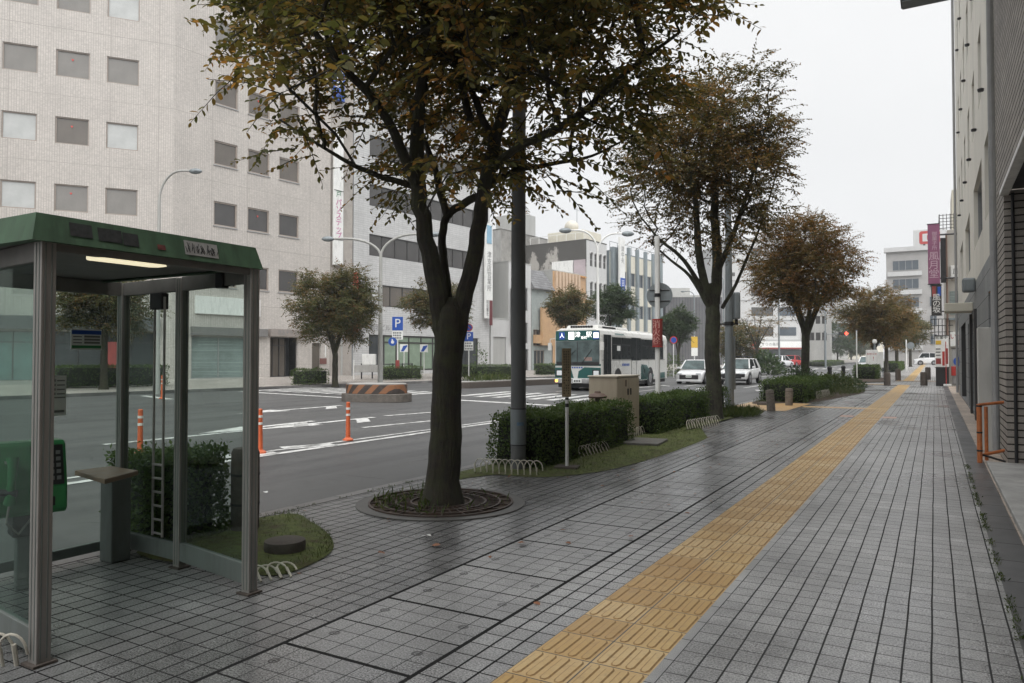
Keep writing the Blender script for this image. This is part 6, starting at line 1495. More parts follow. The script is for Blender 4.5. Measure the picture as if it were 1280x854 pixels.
# ---- white tiled office block B
s0, s1 = 10.75, 26.56
def lb(*a): q = frect(*a); return (q[0] - s0, q[1] - s0, q[2], q[3])
rB = [(9.07, 10.66), (5.37, 6.98), (12.75, 14.35), (16.4, 18.0), (20.1, 21.6)]; opsB = []
for k, (a, c) in enumerate(rB): opsB.append((1.5 if k != 1 else 2.4, 13.6 if k != 1 else 12.8, a, c))
opsB += [(1.5, 14.2, .55, 3.25)]
wt = house('white tiled office block with dark ribbon windows and green curtained ground floor', s0, s1, 23.5, 14, M['w_white'], M['w_white'], opsB)
for k, o in enumerate(opsB[:5]): window(wt, *o, M['p_dark'] if k != 1 else M['p_brown'], M['f_dark'], 8 if k != 1 else 7, fw=.07)
o = opsB[5]; window(wt, o[0], o[0] + 1.5, o[2], o[3], M['shop_dark'], M['f_dark'], 0, name='shop_window'); window(wt, o[0] + 1.5, o[0] + 9.7, o[2], o[3], M['shutter_green'], M['f_dark'], 5, trans=.80, fw=.12, name='shop_window'); window(wt, o[0] + 9.7, o[1], o[2], o[3], M['shop_dark'], M['f_dark'], 1, name='shop_window')
text('稲垣ビル', .52, M['ink_grey'], wt, (2.6, -.01, 3.75))
# white board signs at the right hand end of block B
vs = thing('vertical_sign', 'tall white sign column with black lettering on the right end of the white tiled block', 'sign', (*farpt(25.95, .35), 0), RZ)
hbox(vs, -.5, .5, -.1, .1, 5.0, 13.4, 'sign_board', M['white'], .02); o = hbox(vs, -.35, .30, -.14, -.102, 11.6, 13.2, 'blue_panel', pm('pale_blue_sign', (.22, .38, .50), .5, .1, 3)); 
text('津支店営業所', .62, M['ink_grey'], vs, (.0, -.11, 9.1), vertical=True); o = hbox(vs, .02, .42, -.14, -.103, 4.4, 6.6, 'dark_red_panel', pm('dark_red_sign', (.12, .025, .03), .5, .1, 3)); text('司法書士', .36, M['ink'], vs, (-.25, -.11, 5.9), vertical=True)
# ---- narrow vertical sign between the two blocks, on a beige pier
pr_ = thing('sign_pier', 'beige pier between the beige and the white office blocks', 'wall', (*farpt(8.70, 0), 0), RZ); hbox(pr_, 0, 2.0, .05, 4, -.1, 22.5, 'pier', pm('beige_pier', (.36, .33, .30), .7, .1, 2, dirt=.3), .02); hbox(pr_, .95, 1.10, -.0, .049, 0, 22.4, 'pilaster', M['w_grey'])
nsn = thing('vertical_sign', 'narrow white vertical sign with pink and green lettering between the office blocks', 'sign', (*farpt(9.15, .18), 0), RZ)
hbox(nsn, -.42, .42, -.08, .08, 8.0, 17.6, 'sign_board', M['white'], .02)
hbox(nsn, -.42, .42, -.10, -.081, 9.75, 9.80, 'joint', M['ink_grey']); hbox(nsn, -.42, .42, -.10, -.081, 13.2, 13.25, 'joint', M['ink_grey'])
text('パソステップ', .55, pm('pink_lettering', (.45, .06, .25), .5, .1, 3), nsn, (0, -.09, 11.2), vertical=True, space=.85); text('戸', .5, pm('green_lettering', (.05, .2, .1), .5, .1, 3), nsn, (0, -.09, 12.95))
bs = thing('vertical_sign', 'blue vertical sign high up between the office blocks', 'sign', (*farpt(9.15, .18), 0), RZ); hbox(bs, -.5, .5, -.08, .08, 19.6, 24.6, 'sign_board', M['blue'], .02); text('学習塾', .8, M['white'], bs, (0, -.09, 21.5), vertical=True)
rbn = thing('banner', 'red upright banner behind the small round olive tree across the road', 'banner', (*farpt(9.6, 1.2), 0), RZ); b = MB(); b.tube([(0, 0, 0), (0, 0, 7.6)], .03, 6); b.build('pole', M['galv'], rbn); hbox(rbn, .03, .55, -.02, .02, 3.4, 7.5, 'cloth', pm('bright_red_cloth', (.55, .05, .04), .6, .1, 4))
# ---- low garage, grey narrow house, slate roofed house, copper fronted shop
def ls(s_, *a): q = frect(*a); return (q[0] - s_, q[1] - s_, q[2], q[3])
s0 = 26.75; gz = fac(618, 399)[1]; a = ls(s0, 609, 421, 630, 470)
gar = house('low white garage front with a dark grey roller door, left of the concrete pole', s0, 29.4, gz, 7, M['w_plain'], M['w_grey'], [(.35, 2.3, .2, a[3])], name='garage', cat='garage'); window(gar, .35, 2.3, .2, a[3], M['w_grey'], M['f_grey'], 0, name='roller_door')
s0 = 29.4; zc = fac(645, 329)[1]; opsc = [(1.6, 3.1, 6.0, 8.2), (1.6, 3.1, 2.9, 4.9), (1.4, 3.2, .3, 2.4)]
gh = house('narrow grey rendered house with a black vertical sign, half behind the concrete pole', s0, 33.0, zc, 11, M['w_plain'], M['w_grey'], opsc, name='town_house', cat='house')
for o in opsc: window(gh, *o, M['p_dark'], M['f_grey'], 1)
bsn = thing('vertical_sign', 'black vertical shop sign on the narrow grey house', 'sign', (*farpt(29.9, .2), 0), RZ); hbox(bsn, -.3, .3, -.1, .1, 2.8, 8.0, 'sign_board', M['dark_metal'], .02); text('美容室サロン', .5, M['white'], bsn, (0, -.11, 5.4), vertical=True)
s0 = 33.1; zs_ = fac(676, 362)[1]; opsd = [(.3, 2.6, *ls(s0, 663, 378, 676, 361)[2:]), (.3, 2.0, 2.7, 4.3), (.4, 2.2, .3, 2.3)]
sd_ = house('slate roofed house with a tilted copper coloured shop board', s0, 36.6, zs_, 9, pm('pale_green_render', (.28, .31, .30), .7, .1, 2, dirt=.3), M['w_grey'], opsd, name='town_house', cat='house')
for k, o in enumerate(opsd): window(sd_, *o, M[('p_brown', 'p_dark', 'shop_dark')[k]], M['f_brown'], 2)
zr = fac(676, 337)[1]; b = MB(); b.prism([(-.1, -.4), (3.6, -.4), (3.6, .0), (-.1, .0)], zs_ - .05, zs_ + .03); b.face([(-.1, -.4, zs_ + .04), (3.6, -.4, zs_ + .04), (3.4, .9, zr), (.1, .9, zr)]); b.face([(-.1, -.4, zs_ + .04), (.1, .9, zr), (.1, 9, zr), (-.1, 9, zs_ + .04)]); b.face([(3.6, 9, zs_ + .04), (3.4, 9, zr), (3.4, .9, zr), (3.6, -.4, zs_ + .04)]); b.face([(.1, .9, zr), (3.4, .9, zr), (3.4, 9, zr), (.1, 9, zr)]); b.build('mansard_roof', M['roof_slate'], sd_)
a = ls(s0, 673, 385, 687, 432); hbox(sd_, a[0], a[1], -.5, -.2, a[2], a[3], 'copper_board', M['copper'], .02); hbox(sd_, .2, 2.0, -.4, -.05, a[2] + .2, a[2] + 1.0, 'copper_awning', M['copper'])
s0 = 36.8; zc = fac(700, 340)[1]; a = ls(s0, 692, 382, 718, 358)
ops_ = [(.9 + 1.05 * k, 1.6 + 1.05 * k, a[2] - .3, a[3]) for k in range(6)] + [(.6, 5.8, .4, 3.0)]
cp_ = house('shop house with pink and copper vertical fins on its upper front', s0, 43.3, zc, 9, M['copper'], M['w_grey'], ops_, name='shop_house', cat='house')
for o in ops_[:6]: window(cp_, *o, M['p_dark'], M['f_dark'], 0)
window(cp_, *ops_[6], M['shop_dark'], M['f_dark'], 3, name='shop_window')
for k in range(8): x = .35 + k * .62; hbox(cp_, x, x + .40, -.2, -.004, a[3] + .15, zc, 'fin', M['pinkish'])
for k in range(2): hbox(cp_, 5.35 + k * .55, 5.75 + k * .55, -.25, -.004, a[2] + 1.2, zc - .1, 'fin', M['ochre'])
hbox(cp_, -.02, 6.52, -.12, -.004, a[2] - 1.0, a[2] - .5, 'lintel', M['pinkish'])
# ---- concrete block behind, with a stair tower
q0 = fac(626.5, 400, -8.3)[0]; zc = fac(640, 290, -8.3)[1]; q1 = fac(700, 400, -8.3)[0]; t0, t1 = fac(655, 400, -11)[0] - q0, fac(672, 400, -11)[0] - q0; zt0 = fac(663, 268, -11)[1]
cb_ = house('bare stained concrete block rising behind the small houses', q0, q1, zc, 12, M['w_stain'], M['concrete'], [(8.2, 9.7, zc - 2.6, zc - .6)], n=-8.3, roofm=M['concrete_dark']); window(cb_, 8.2, 9.7, zc - 2.6, zc - .6, M['p_white'], M['f_grey'], 1)
hbox(cb_, t0, t1, 3, 7, zc + .13, zt0, 'stair_tower', M['w_grey'], .02); hbox(cb_, t1 - .5, q1 - q0, -.05, -.004, zc - .6, zc + .5, 'parapet_wall', M['concrete_dark'])
# ---- white house with arched windows and stained side wall
s0, s1 = 43.45, 47.9; ze = fac(733, 300)[1]; aw_ = []
for y0, y1 in ((335, 318), (372, 354)):
    q = frect(738, y1, 757, y0)
    for k in range(4): aw_.append((.75 + k * .98, 1.35 + k * .98, q[2], q[3]))
aw_ += [(.6, 4.0, .4, 3.0)]
we = house('white house with rows of narrow arched windows and a black stained side wall', s0, s1, ze, 8, M['w_plain'], stainmat('black_stained_side_wall', (.42, .40, .37), (.055, .053, .05), ze, 6.0), aw_, name='town_house', cat='house')
for o in aw_[:8]:
    window(we, *o, M['p_dark'], M['f_grey'], 0, trans=.5)
    b = MB(); n_ = 8; xm = (o[0] + o[1]) / 2; r_ = (o[1] - o[0]) / 2; pts = [(xm - r_ * 1.25, -.05, o[3] - .28)] ; 
    prev = None
    for k in range(n_ + 1):
        u = math.pi * k / n_; pt = (xm - math.cos(u) * r_ * 1.12, o[3] - .12 + math.sin(u) * r_ * .75)
        if prev: b.tube([(prev[0], -.02, prev[1]), (pt[0], -.02, pt[1])], .06, 6)
        prev = pt
    b.build('arch_trim', M['w_plain'], we)
window(we, *aw_[8], M['shop_dark'], M['f_grey'], 2, name='shop_window')
# side wall fittings (wall faces -x)
zb0 = EYE + (448 - 343) / F * 76; zb1 = EYE + (448 - 319) / F * 76
hbox(we, -.25, -.02, 1.6, 4.3, zb0, zb1, 'white_billboard', M['white'], .02); hbox(we, -.15, -.02, .1, 1.5, zb0, zb1, 'mauve_panel', pm('mauve_panel', (.42, .36, .38), .6, .12, 1)); o = hbox(we, -.06, -.004, 5.7, 7.6, zb0 - .2, zb0 + 1.1, 'side_window', M['p_dark']); hbox(we, -.09, -.061, 6.6, 6.7, zb0 - .2, zb0 + 1.1, 'window_frame', M['f_grey'], 0)
hbox(we, .3, 4.3, .6, 5.2, ze + .13, ze + 1.25, 'penthouse', M['w_cream'], .03)
b = MB(); 
for k in range(7): b.tube([(.05, .2 + k * 1.2, ze + .1), (.05, .2 + k * 1.2, ze + .9)], .03, 5)
b.tube([(.05, .2, ze + .9), (.05, 7.4, ze + .9)], .03, 5); b.build('roof_railing', M['white'], we)
b = MB(); b.lathe([(.25, 0), (.55, .15), (.76, .5), (.8, .75), (.68, 1.1), (.42, 1.33), (.12, 1.42)], 24); b.build('water_tank', pm('cream_tank', (.55, .52, .45), .5, .06, 2), we, smooth=True, loc=(1.5, 2.8, ze + 1.2))
b = MB(); b.tube([(3.0, 3, ze + 2.0), (3.0, 3, ze + 4.4)], .03, 5); b.tube([(2.3, 3, ze + 4.1), (3.7, 3, ze + 4.1)], .02, 5); b.build('aerial', M['galv'], we)
text('石田', .7, M['ink_grey'], we, (2.2, -.01, aw_[4][2] - 1.2))
# ---- cream block with blue grey fins
s0, s1 = 48.6, 62.2; zf2 = fac(795, 322)[1]; opf = []; fl = [(zf2 - 3.6, zf2 - 2.0), (zf2 - 7.4, zf2 - 5.8), (zf2 - 11.0, zf2 - 9.4)]
for a, c in fl:
    for k in range(5): opf.append((2.6 + k * 2.2, 4.1 + k * 2.2, a, c))
fb = house('long cream office block with blue grey vertical fins', s0, s1, zf2, 14, M['w_cream'], M['fin_blue'], opf)
for o in opf: window(fb, *o, M['p_blue'], M['f_grey'], 1)
for k in range(6): hbox(fb, 1.9 + k * 2.2, 2.4 + k * 2.2, -.32, -.004, .1, zf2 + .9, 'fin', M['fin_blue'], .02)
hbox(fb, 0.1, 1.2, -.45, -.004, .1, zf2 + .5, 'end_pier', M['fin_blue'], .02)
b = MB()
for k in range(8): b.tube([(.4 + k * 1.8, .2, zf2 + .1), (.4 + k * 1.8, .2, zf2 + 1.2)], .03, 5)
b.tube([(.4, .2, zf2 + 1.2), (13, .2, zf2 + 1.2)], .03, 5); b.build('roof_railing', M['galv'], fb)
fs = thing('vertical_sign', 'white vertical sign with a blue lower panel in front of the cream block', 'sign', (*farpt(49.6, 1.0), 0), RZ); hbox(fs, -.6, .6, -.12, .12, 7.0, 15.2, 'sign_board', M['white'], .02); o = hbox(fs, -.55, .55, -.16, -.121, 7.2, 10.6, 'blue_panel', M['blue']); text('百五銀行', .75, M['white'], o, (0, -.17, 8.9), vertical=True); text('津中央', .7, M['ink_grey'], fs, (0, -.13, 13.2), vertical=True)
# ---- dark grey shed, white corner building, far blocks
def block(label, px0, px1, d, z1, dep, wall, nf, nw, pane, frame=None, rot=None, name='office_building', cat='building', z0=3.2, wh=1.5, group=None, margin=.8):
    a, c = on(px0, d), on(px1, d); L = math.hypot(c[0] - a[0], c[1] - a[1]); t = thing(name, label, cat, (a[0], a[1], a[2] - .1), math.atan2(c[1] - a[1], c[0] - a[0]) if rot is None else rot, group)
    ops = []
    if nf:
        fh = (z1 - z0) / nf
        for f_ in range(nf):
            for k in range(nw): x = margin + (L - 2 * margin) * k / nw; ops.append((x + .15, x + (L - 2 * margin) / nw - .15, z0 + f_ * fh + fh * .3, z0 + f_ * fh + fh * .3 + min(wh, fh * .6)))
    b = MB(); facade(b, 0, L, 0, z1, ops); b.face([(0, dep, 0), (0, 0, 0), (0, 0, z1), (0, dep, z1)]); b.face([(L, 0, 0), (L, dep, 0), (L, dep, z1), (L, 0, z1)]); b.face([(L, dep, 0), (0, dep, 0), (0, dep, z1), (L, dep, z1)]); b.build('wall', wall, t)
    b = MB(); b.box(-.05, L + .05, -.05, dep + .05, z1 + .002, z1 + .3); b.build('roof', M['w_grey'], t)
    for o in ops: window(t, *o, pane, frame or M['f_dark'], 1)
    return t, L
t, L = block('dark grey corrugated shed behind the tail of the bus', 832, 903, 104, 9.6, 20, M['shed'], 0, 0, None, name='warehouse', cat='shed'); hbox(t, 1.5, 4.2, 3, 6, 9.9, 11.2, 'roof_box', M['w_grey'])
t, L = block('white corner building with ribbon windows and a red and white shop front', 908, 1001, 122, 20.5, 16, M['w_plain'], 0, 0, None)
for k in range(5):
    z = 4.6 + k * 3.3; hbox(t, 4.2, 7.8 if k < 2 else 6.0, -.05, -.004, z, z + 1.4, 'window', M['p_dark']); hbox(t, .9, 1.5, -.05, -.004, z, z + .6, 'window', M['p_dark']); hbox(t, 8.6, 11.6, -.05, -.004, z, z + 1.4, 'window', M['p_blue'])
    hbox(t, 0, L, -.08, -.004, z - .8, z - .7, 'string_course', M['f_grey'])
hbox(t, 3.2, L, -1.2, -.004, 2.6, 3.6, 'shop_fascia', M['paper']); hbox(t, 3.6, 4.6, -1.25, -1.201, 2.8, 3.5, 'red_logo', M['red']); hbox(t, 3.2, L, -1.0, -.01, .1, 2.3, 'shop_front', M['shop_dark']); hbox(t, 3.2, L, -1.22, -1.2, 2.35, 2.6, 'dark_red_band', M['red_dull']); text('くすりの薬局', .6, M['ink_grey'], t, (6.6, -1.21, 3.1))
t, L = block('grey block with ribbon windows right of the white corner building', 998, 1040, 140, 9.5, 16, M['w_grey'], 2, 4, M['p_dark']); 
t, L = block('pale grey tower half hidden behind the trees down the road', 1012, 1060, 190, 21, 18, M['w_grey'], 5, 4, M['p_blue'])
t, L = block('low beige blocks far down the road', 1058, 1104, 230, 13, 18, M['w_cream'], 3, 5, M['p_blue'])
# grey flats at the end of the pavement
t, L = block('grey flats with white balcony bands closing the view at the end of the pavement', 1109, 1172, 118, 18.2, 16, pm('pale_grey_wall', (.33, .32, .31), .7, .08, 1), 0, 0, None, name='apartment_building', rot=0.0)
for k in range(5):
    z = 3.4 + k * 2.95; hbox(t, .2, 5.0, -.35, -.004, z - .9, z - .2, 'balcony_band', M['w_plain']); window(t, .9, 4.6, z, z + 1.6, M['p_blue'], M['f_grey'], 3, y=-.06); window(t, 6.0, 7.0, z, z + 1.6, M['p_blue'], M['f_grey'], 1, y=-.06)
hbox(t, -.3, L, -.5, 1, 18.2, 18.9, 'cornice', M['w_plain'])
hbox(t, 5.2, 5.5, 3.0, 3.3, 18.4, 19.6, 'hoarding_post', M['dark_metal'])
hd_ = thing('roof_hoarding', 'white hoarding with a red rounded emblem on the roof of the grey flats', 'hoarding', (*on(1143.5, 119)[:2], 0), t.rotation_euler[2]); hbox(hd_, 0, 4.6, 0, 2.2, 19.5, 22.3, 'hoarding_board', M['w_plain'], .05)
b = MB()
cx_, cz_ = 2.3, 20.95
def rr(w_, h_, r_, n=6): 
    out = []
    for sx, sz, a0 in ((1, 1, 0), (-1, 1, 90), (-1, -1, 180), (1, -1, 270)):
        for k in range(n + 1): u = R(a0 + 90 * k / n); out.append((cx_ + sx * (w_ - r_) + math.cos(u) * r_, cz_ + sz * (h_ - r_) + math.sin(u) * r_))
    return out
b.face([(x, -.03, z) for x, z in rr(1.45, 1.05, .35)][::-1]); e_ = b.build('emblem', M['red'], hd_); b = MB(); b.face([(x, -.045, z) for x, z in rr(1.0, .62, .05)][::-1]); b.build('emblem_inner', M['w_plain'], e_); b = MB(); b.face([(cx_ - .35, -.06, cz_ - .4), (cx_ - .35, -.06, cz_ + .4), (cx_ + .5, -.06, cz_)][::-1]); b.build('emblem_mark', M['red'], e_)

# ================================================================== RIGHT HAND SIDE
RR = R(-90)
def brick(ax):
    return tilemat('grey_brown_long_bricks', (0.33, 0.30, 0.268), .42, .100, .010, .020, ax=ax, jc=(.045, .04, .037), rough=.7, speck=.14, sscale=70, cellvar=.14, stain=.2, jmul=2.5)
M['brick_y'] = brick(('Y', 'Z')); M['brick_x'] = brick(('X', 'Z'))
bk_ = thing('brick_building', 'grey brown long brick building with an open entrance bay, at the right edge', 'building', (.87, 12.4, 0))
XB, YB0, YB1, YN, ZS = 0.0, 0.0, 1.32, -30.0, 3.86
b = MB()
b.face([(0, YN, ZS), (0, 0, ZS), (0, 0, 15), (0, YN, 15)][::-1], 0); b.face([(0, 0, 0), (0, YB1, 0), (0, YB1, 15), (0, 0, 15)][::-1], 0)
b.face([(0, 0, 0), (5, 0, 0), (5, 0, ZS), (0, 0, ZS)], 1); b.face([(0, YB1, 0), (5, YB1, 0), (5, YB1, 15), (0, YB1, 15)][::-1], 1); b.face([(5, YN, 0), (5, 0, 0), (5, 0, ZS), (5, YN, ZS)][::-1], 0)
b.face([(0, YN, 15), (0, YB1, 15), (5, YB1, 15), (5, YN, 15)][::-1], 1); b.face([(0, YN, ZS), (0, YN, 15), (5, YN, 15), (5, YN, ZS)], 1)
b.build('wall', [M['brick_y'], M['brick_x']], bk_)
b = MB(); b.face([(0.02, YN, ZS + .01), (5, YN, ZS + .01), (5, -.0, ZS + .01), (0.02, 0, ZS + .01)][::-1]); b.build('soffit', M['dark_metal'], bk_)
b = MB(); b.box(-.05, .06, YN, .02, ZS - .07, ZS - .002); b.build('white_edge_trim', M['white'], bk_, bevel=.005)
b = MB(); b.tube([(.10, -.05, 0), (.10, -.05, ZS - .05)], .022, 10); b.build('drain_pipe', M['dark_metal'], bk_)
b = MB(); b.lathe([(.05, 0), (.09, .05), (.09, .1), (.03, .13)], 16); b.build('wall_lamp', M['galv'], bk_, loc=(.30, -.10, 3.0))
pj = thing('projecting_sign', 'dark slab sign projecting from the building high above the pavement', 'sign', (0, 12.0, 0)); b = MB(); b.box(-.37, .86, -.16, .16, 6.64, 9.6); b.build('sign_board', pm('dark_slate_sign', (.035, .042, .05), .5, .1, 2), pj, bevel=.01); b = MB(); b.box(-.35, .86, -.14, .14, 6.62, 6.638); b.build('underside', M['galv'], pj)
pw = tag(MB().box(.61, 1.4, 14.15, 14.42, 0, 2.0)  .build('concrete_partition', pm('pale_concrete', (.52, .51, .48), .85, .12, 3, bump=.2, bscale=80, dirt=.3, streak=True), None, bevel=.012), 'bare concrete partition slab behind the brick pillar', 'wall')
# tall pale building
YF, YNr = 36.6, 13.76; XT = .90
def tb2(x0, x1, ya, yb_, z0, z1, name, mat, par, bev=0.0): b = MB(); b.box(x0, x1, ya, yb_, z0, z1); return b.build(name, mat, par, bevel=bev)
tl = thing('tall_building', 'tall pale beige building with grey stone ground floor along the right of the pavement', 'building', (XT, YF, 0), RR)
oy = lambda ya, yb_: (YF - yb_, YF - ya)
opT = [(*oy(14.5, 17.2), 4.2, 5.7), (*oy(18.2, 21.8), 4.2, 5.7), (*oy(24.2, 27.6), 4.0, 5.6), (*oy(30, 33), 4.0, 5.6)]
for f_ in range(6):
    for k in range(7): y = 15.0 + k * 2.9 + (f_ % 2) * .0; opT.append((*oy(y, y + 1.15), 6.95 + 3.05 * f_, 8.45 + 3.05 * f_))
opG = [(*oy(13.9, 16.6), .05, 2.75), (*oy(22.0, 26.5), .05, 2.55), (*oy(28.5, 33), .05, 2.7)]
b = MB(); facade(b, 0, YF - YNr, 3.4, 27, opT, 0, dep=.22); facade(b, 0, YF - YNr, -.05, 3.4, opG, 1, dep=.9); b.face([(0, 12, -.05), (0, 0, -.05), (0, 0, 27), (0, 12, 27)], 0); b.face([(0, 0, 27), (YF - YNr, 0, 27), (YF - YNr, 12, 27), (0, 12, 27)], 0); b.face([(YF - YNr, 0, 3), (YF - YNr, 12, 3), (YF - YNr, 12, 27), (YF - YNr, 0, 27)], 0)
M['stone_tile'] = tilemat('grey_slate_cladding', (.21, .22, .222), .9, .45, .01, .01, ax=('X', 'Z'), obj=True, jc=(.06, .06, .06), speck=.1, sscale=30, stain=.25)
b.build('wall', [pm('pale_beige_wall', (.74, .71, .63), .75, .05, 1, dirt=.3, dirtcol=(.34, .33, .30), streak=True), M['stone_tile']], tl)
for o in opT: window(tl, *o, M['p_blue'], M['f_grey'], 1 if o[1] - o[0] > 1.5 else 0, y=.14)
for o in opG: window(tl, *o, M['shop_dark'], M['f_dark'], 2, y=.85, trans=.8, name='shop_window')
b = MB()
for f_ in range(6):
    for k in range(6): y = YF - (16.9 + k * 2.9); b.lathe([(.05, 0), (.06, .05), (.02, .07)], 8, 0, (y, -.06, 6.7 + 3.05 * f_))
b.build('wall_vent', M['dark_metal'], tl)
b = MB(); b.face([(*[oy(13.9, 16.6)[0]], .0, 2.74), (oy(13.9, 16.6)[1], .0, 2.74), (oy(13.9, 16.6)[1], .85, 2.74), (oy(13.9, 16.6)[0], .85, 2.74)][::-1]); b.build('orange_soffit', pm('orange_timber_soffit', (.36, .17, .07), .6, .15, 4), tl)
a = YF - 23.4; hbox(tl, a - .5, a + .5, -.65, -.003, 2.75, 2.98, 'entrance_canopy', M['w_cream'], .02); a = YF - 21.6; hbox(tl, a - .2, a + .2, -.28, -.003, 3.15, 3.5, 'wall_light', M['galv'], .05)
for y in (21.2, 23.8): hbox(tl, YF - y - .2, YF - y + .2, -.06, -.003, 0, 2.7, 'dark_pier', M['f_dark'])
for y in (13.9, 36.4): b = MB(); b.tube([(YF - y, -.07, .05), (YF - y, -.07, 26.5)], .05, 8); b.build('rain_pipe', M['f_grey'], tl, smooth=True)
# low shop house beyond
lw = thing('shop_house', 'low pale shop house with a lattice railing beyond the tall building', 'building', (.66, 47.2, 0))
b = MB(); b.box(0, 8, 0, 16, -.05, 8.6); b.build('wall', pm('dirty_cream_wall', (.46, .44, .40), .75, .1, 1, dirt=.4, dirtcol=(.25, .24, .21), streak=True), lw, bevel=.02)
b = MB(); b.box(.3, 3, 2, 6, 8.6, 11.2); b.build('roof_room', M['w_cream'], lw)
b = MB()
for k in range(9): b.box(-.35 + k * .17, -.32 + k * .17, -.02, .02, 8.62, 9.5)
for k in range(5): b.box(-.35, 1.10, -.03, -.022, 8.7 + k * .18, 8.73 + k * .18)
for k in range(20): b.box(-.37, -.34, .02 + k * .3, .05 + k * .3, 8.62, 9.5)
b.build('lattice_railing', M['f_dark'], lw)
b = MB(); b.box(.10, .60, -.03, -.003, 3.9, 5.2); b.build('shutter_window', M['shutter'], lw); hbox(lw, .05, .7, -.25, -.004, 3.6, 3.72, 'ledge', M['fin_blue'])
o = hbox(lw, .16, .68, -.16, -.004, 5.85, 6.6, 'white_square_sign', M['white'], .02); text('風', .34, M['ink'], o, (.42, -.165, 6.25))
o = hbox(lw, .10, .78, -.10, -.004, 2.15, 2.95, 'pale_sign', M['paper'], .01); text('いせ', .34, M['red'], o, (.42, -.105, 2.68)); text('山', .3, M['red_dull'], o, (.5, -.105, 2.33))
b = MB(); b.tube([(-.02, -.1, 0), (-.02, -.1, 8.4)], .05, 8); b.build('drain_pipe', pm('brown_pipe', (.2, .13, .1), .6, .1, 3), lw)
def vsign(label, px0, px1, py0, py1, y, mat, name='vertical_sign'):
    k = y / ray(px0, HY)[1]; x0 = ray(px0, HY)[0] * k; k = y / ray(px1, HY)[1]; x1 = ray(px1, HY)[0] * k; d = depth((x0 + x1) / 2, y)
    z1, z0 = EYE + (448 - py0) / F * d, EYE + (448 - py1) / F * d; t = thing(name, label, 'sign', ((x0 + x1) / 2, y, 0)); w_ = (x1 - x0) / 2; b = MB(); b.box(-w_, w_, -.12, .12, z0, z1); b.build('sign_board', mat, t, bevel=.02); 
    for zq in (z0 - .03, z1): b = MB(); b.box(-w_ - .03, w_ + .03, -.14, .14, zq, zq + .03); b.build('sign_edge', M['dark_metal'], t)
    return t, w_, z0, z1
t, w_, z0, z1 = vsign('tall purple vertical sign with pale lettering over the pavement', 1161.5, 1176.5, 280, 355, 46.9, pm('plum_purple_sign', (.24, .085, .16), .45, .12, 1)); pl_ = pm('pale_pink_lettering', (.50, .36, .42), .5, .1, 3); text('風月堂', .52, pl_, t, (0, -.125, z0 + 1.02), vertical=True); text('御菓子所', .27, pl_, t, (.04, -.125, z1 - .95), vertical=True)
b = MB(); b.tube([(w_, 0, z0 + .3), (1.2, 0.1, z0 + .3)], .05, 6); b.tube([(w_, 0, z1 - .6), (1.2, .1, z1 - .6)], .05, 6); b.box(w_ + .03, w_ + .28, -.1, .1, z0 + .05, z1 - .8); b.build('bracket', M['dark_metal'], t)
t, w_, z0, z1 = vsign('black vertical sign with white lettering hanging below the purple one', 1165, 1178, 356.5, 394, 46.8, M['f_dark']); text('風の坂', .40, M['white'], t, (0, -.125, z0 + .62), vertical=True, space=.85); b = MB(); b.box(-w_ * .8, -.02, -.126, -.121, z1 - .62, z1 - .06); b.build('red_leaf_panel', M['red_dull'], t); b = MB(); b.box(.06, w_ * .85, -.126, -.121, z1 - .6, z1 - .1); b.build('blue_panel', M['blue'], t); b = MB(); b.tube([(w_, 0, z0 + .2), (1.1, .2, z0 + .2)], .04, 6); b.build('bracket', M['dark_metal'], t)
b = MB()
for k in range(6): b.tube([(-.3 + k * .18, .3, 2.55), (-.3 + k * .18, .3, 3.7)], .02, 5)
for k in range(4): b.tube([(-.3, .3, 2.6 + k * .36), (.75, .3, 2.6 + k * .36)], .02, 5)
fr_ = tag(b.build('iron_frame', M['dark_metal'], None, loc=(.15, 46.9, 0)), 'black iron lattice frame below the black vertical sign', 'frame')
t, w_, z0, z1 = vsign('white notice board with red and yellow posters on a black base by the shop house', 1169, 1186, 420, 459, 46.2, M['paper'], 'notice_stand')
for (a, c, e, f_, mt_) in ((-.9, -.1, .72, .85, 'yellow'), (.0, .85, .70, .9, 'paper'), (-.9, -.15, .1, .28, 'red_dull'), (.05, .4, .05, .5, 'red'), (.5, .9, .1, .6, 'red_dull'), (-.9, -.2, .36, .40, 'ink_grey'), (-.9, -.2, .46, .50, 'ink_grey'), (-.9, -.2, .56, .60, 'ink_grey')):
    b = MB(); b.box(a * w_, c * w_, -.13, -.121, z0 + (z1 - z0) * e, z0 + (z1 - z0) * f_); b.build('poster', M[mt_], t)
text('営業中', .2, M['ink'], t, (-.02, -.125, z0 + (z1 - z0) * .94)); b = MB(); b.box(-w_ * .95, w_ * .95, -.25, .25, 0.0, z0 - .03); b.build('base', M['black'], t, bevel=.02)
b = MB(); b.tube([(.18, -.3, 0), (.18, -.3, 2.4)], .02, 6); b.build('banner_pole', M['red'], t); b = MB(); b.box(.05, .42, -.45, -.2, 0, .12); b.build('banner_foot', M['white'], t, bevel=.02)
t, w_, z0, z1 = vsign('grey cabinet with a blue disc and red box at the shop house corner', 1190, 1206, 436, 480, 46.6, M['f_grey'], 'equipment_cabinet'); b = MB(); b.disc((0, -.13, z0 + (z1 - z0) * .64), (0, 1, 0), .24, 24, .014); b.build('blue_disc', M['blue'], t); b = MB(); b.box(-w_ - .05, -w_ + .28, -.25, -.121, z0 + .45, z0 + .95); b.build('red_box', M['red'], t, bevel=.02)
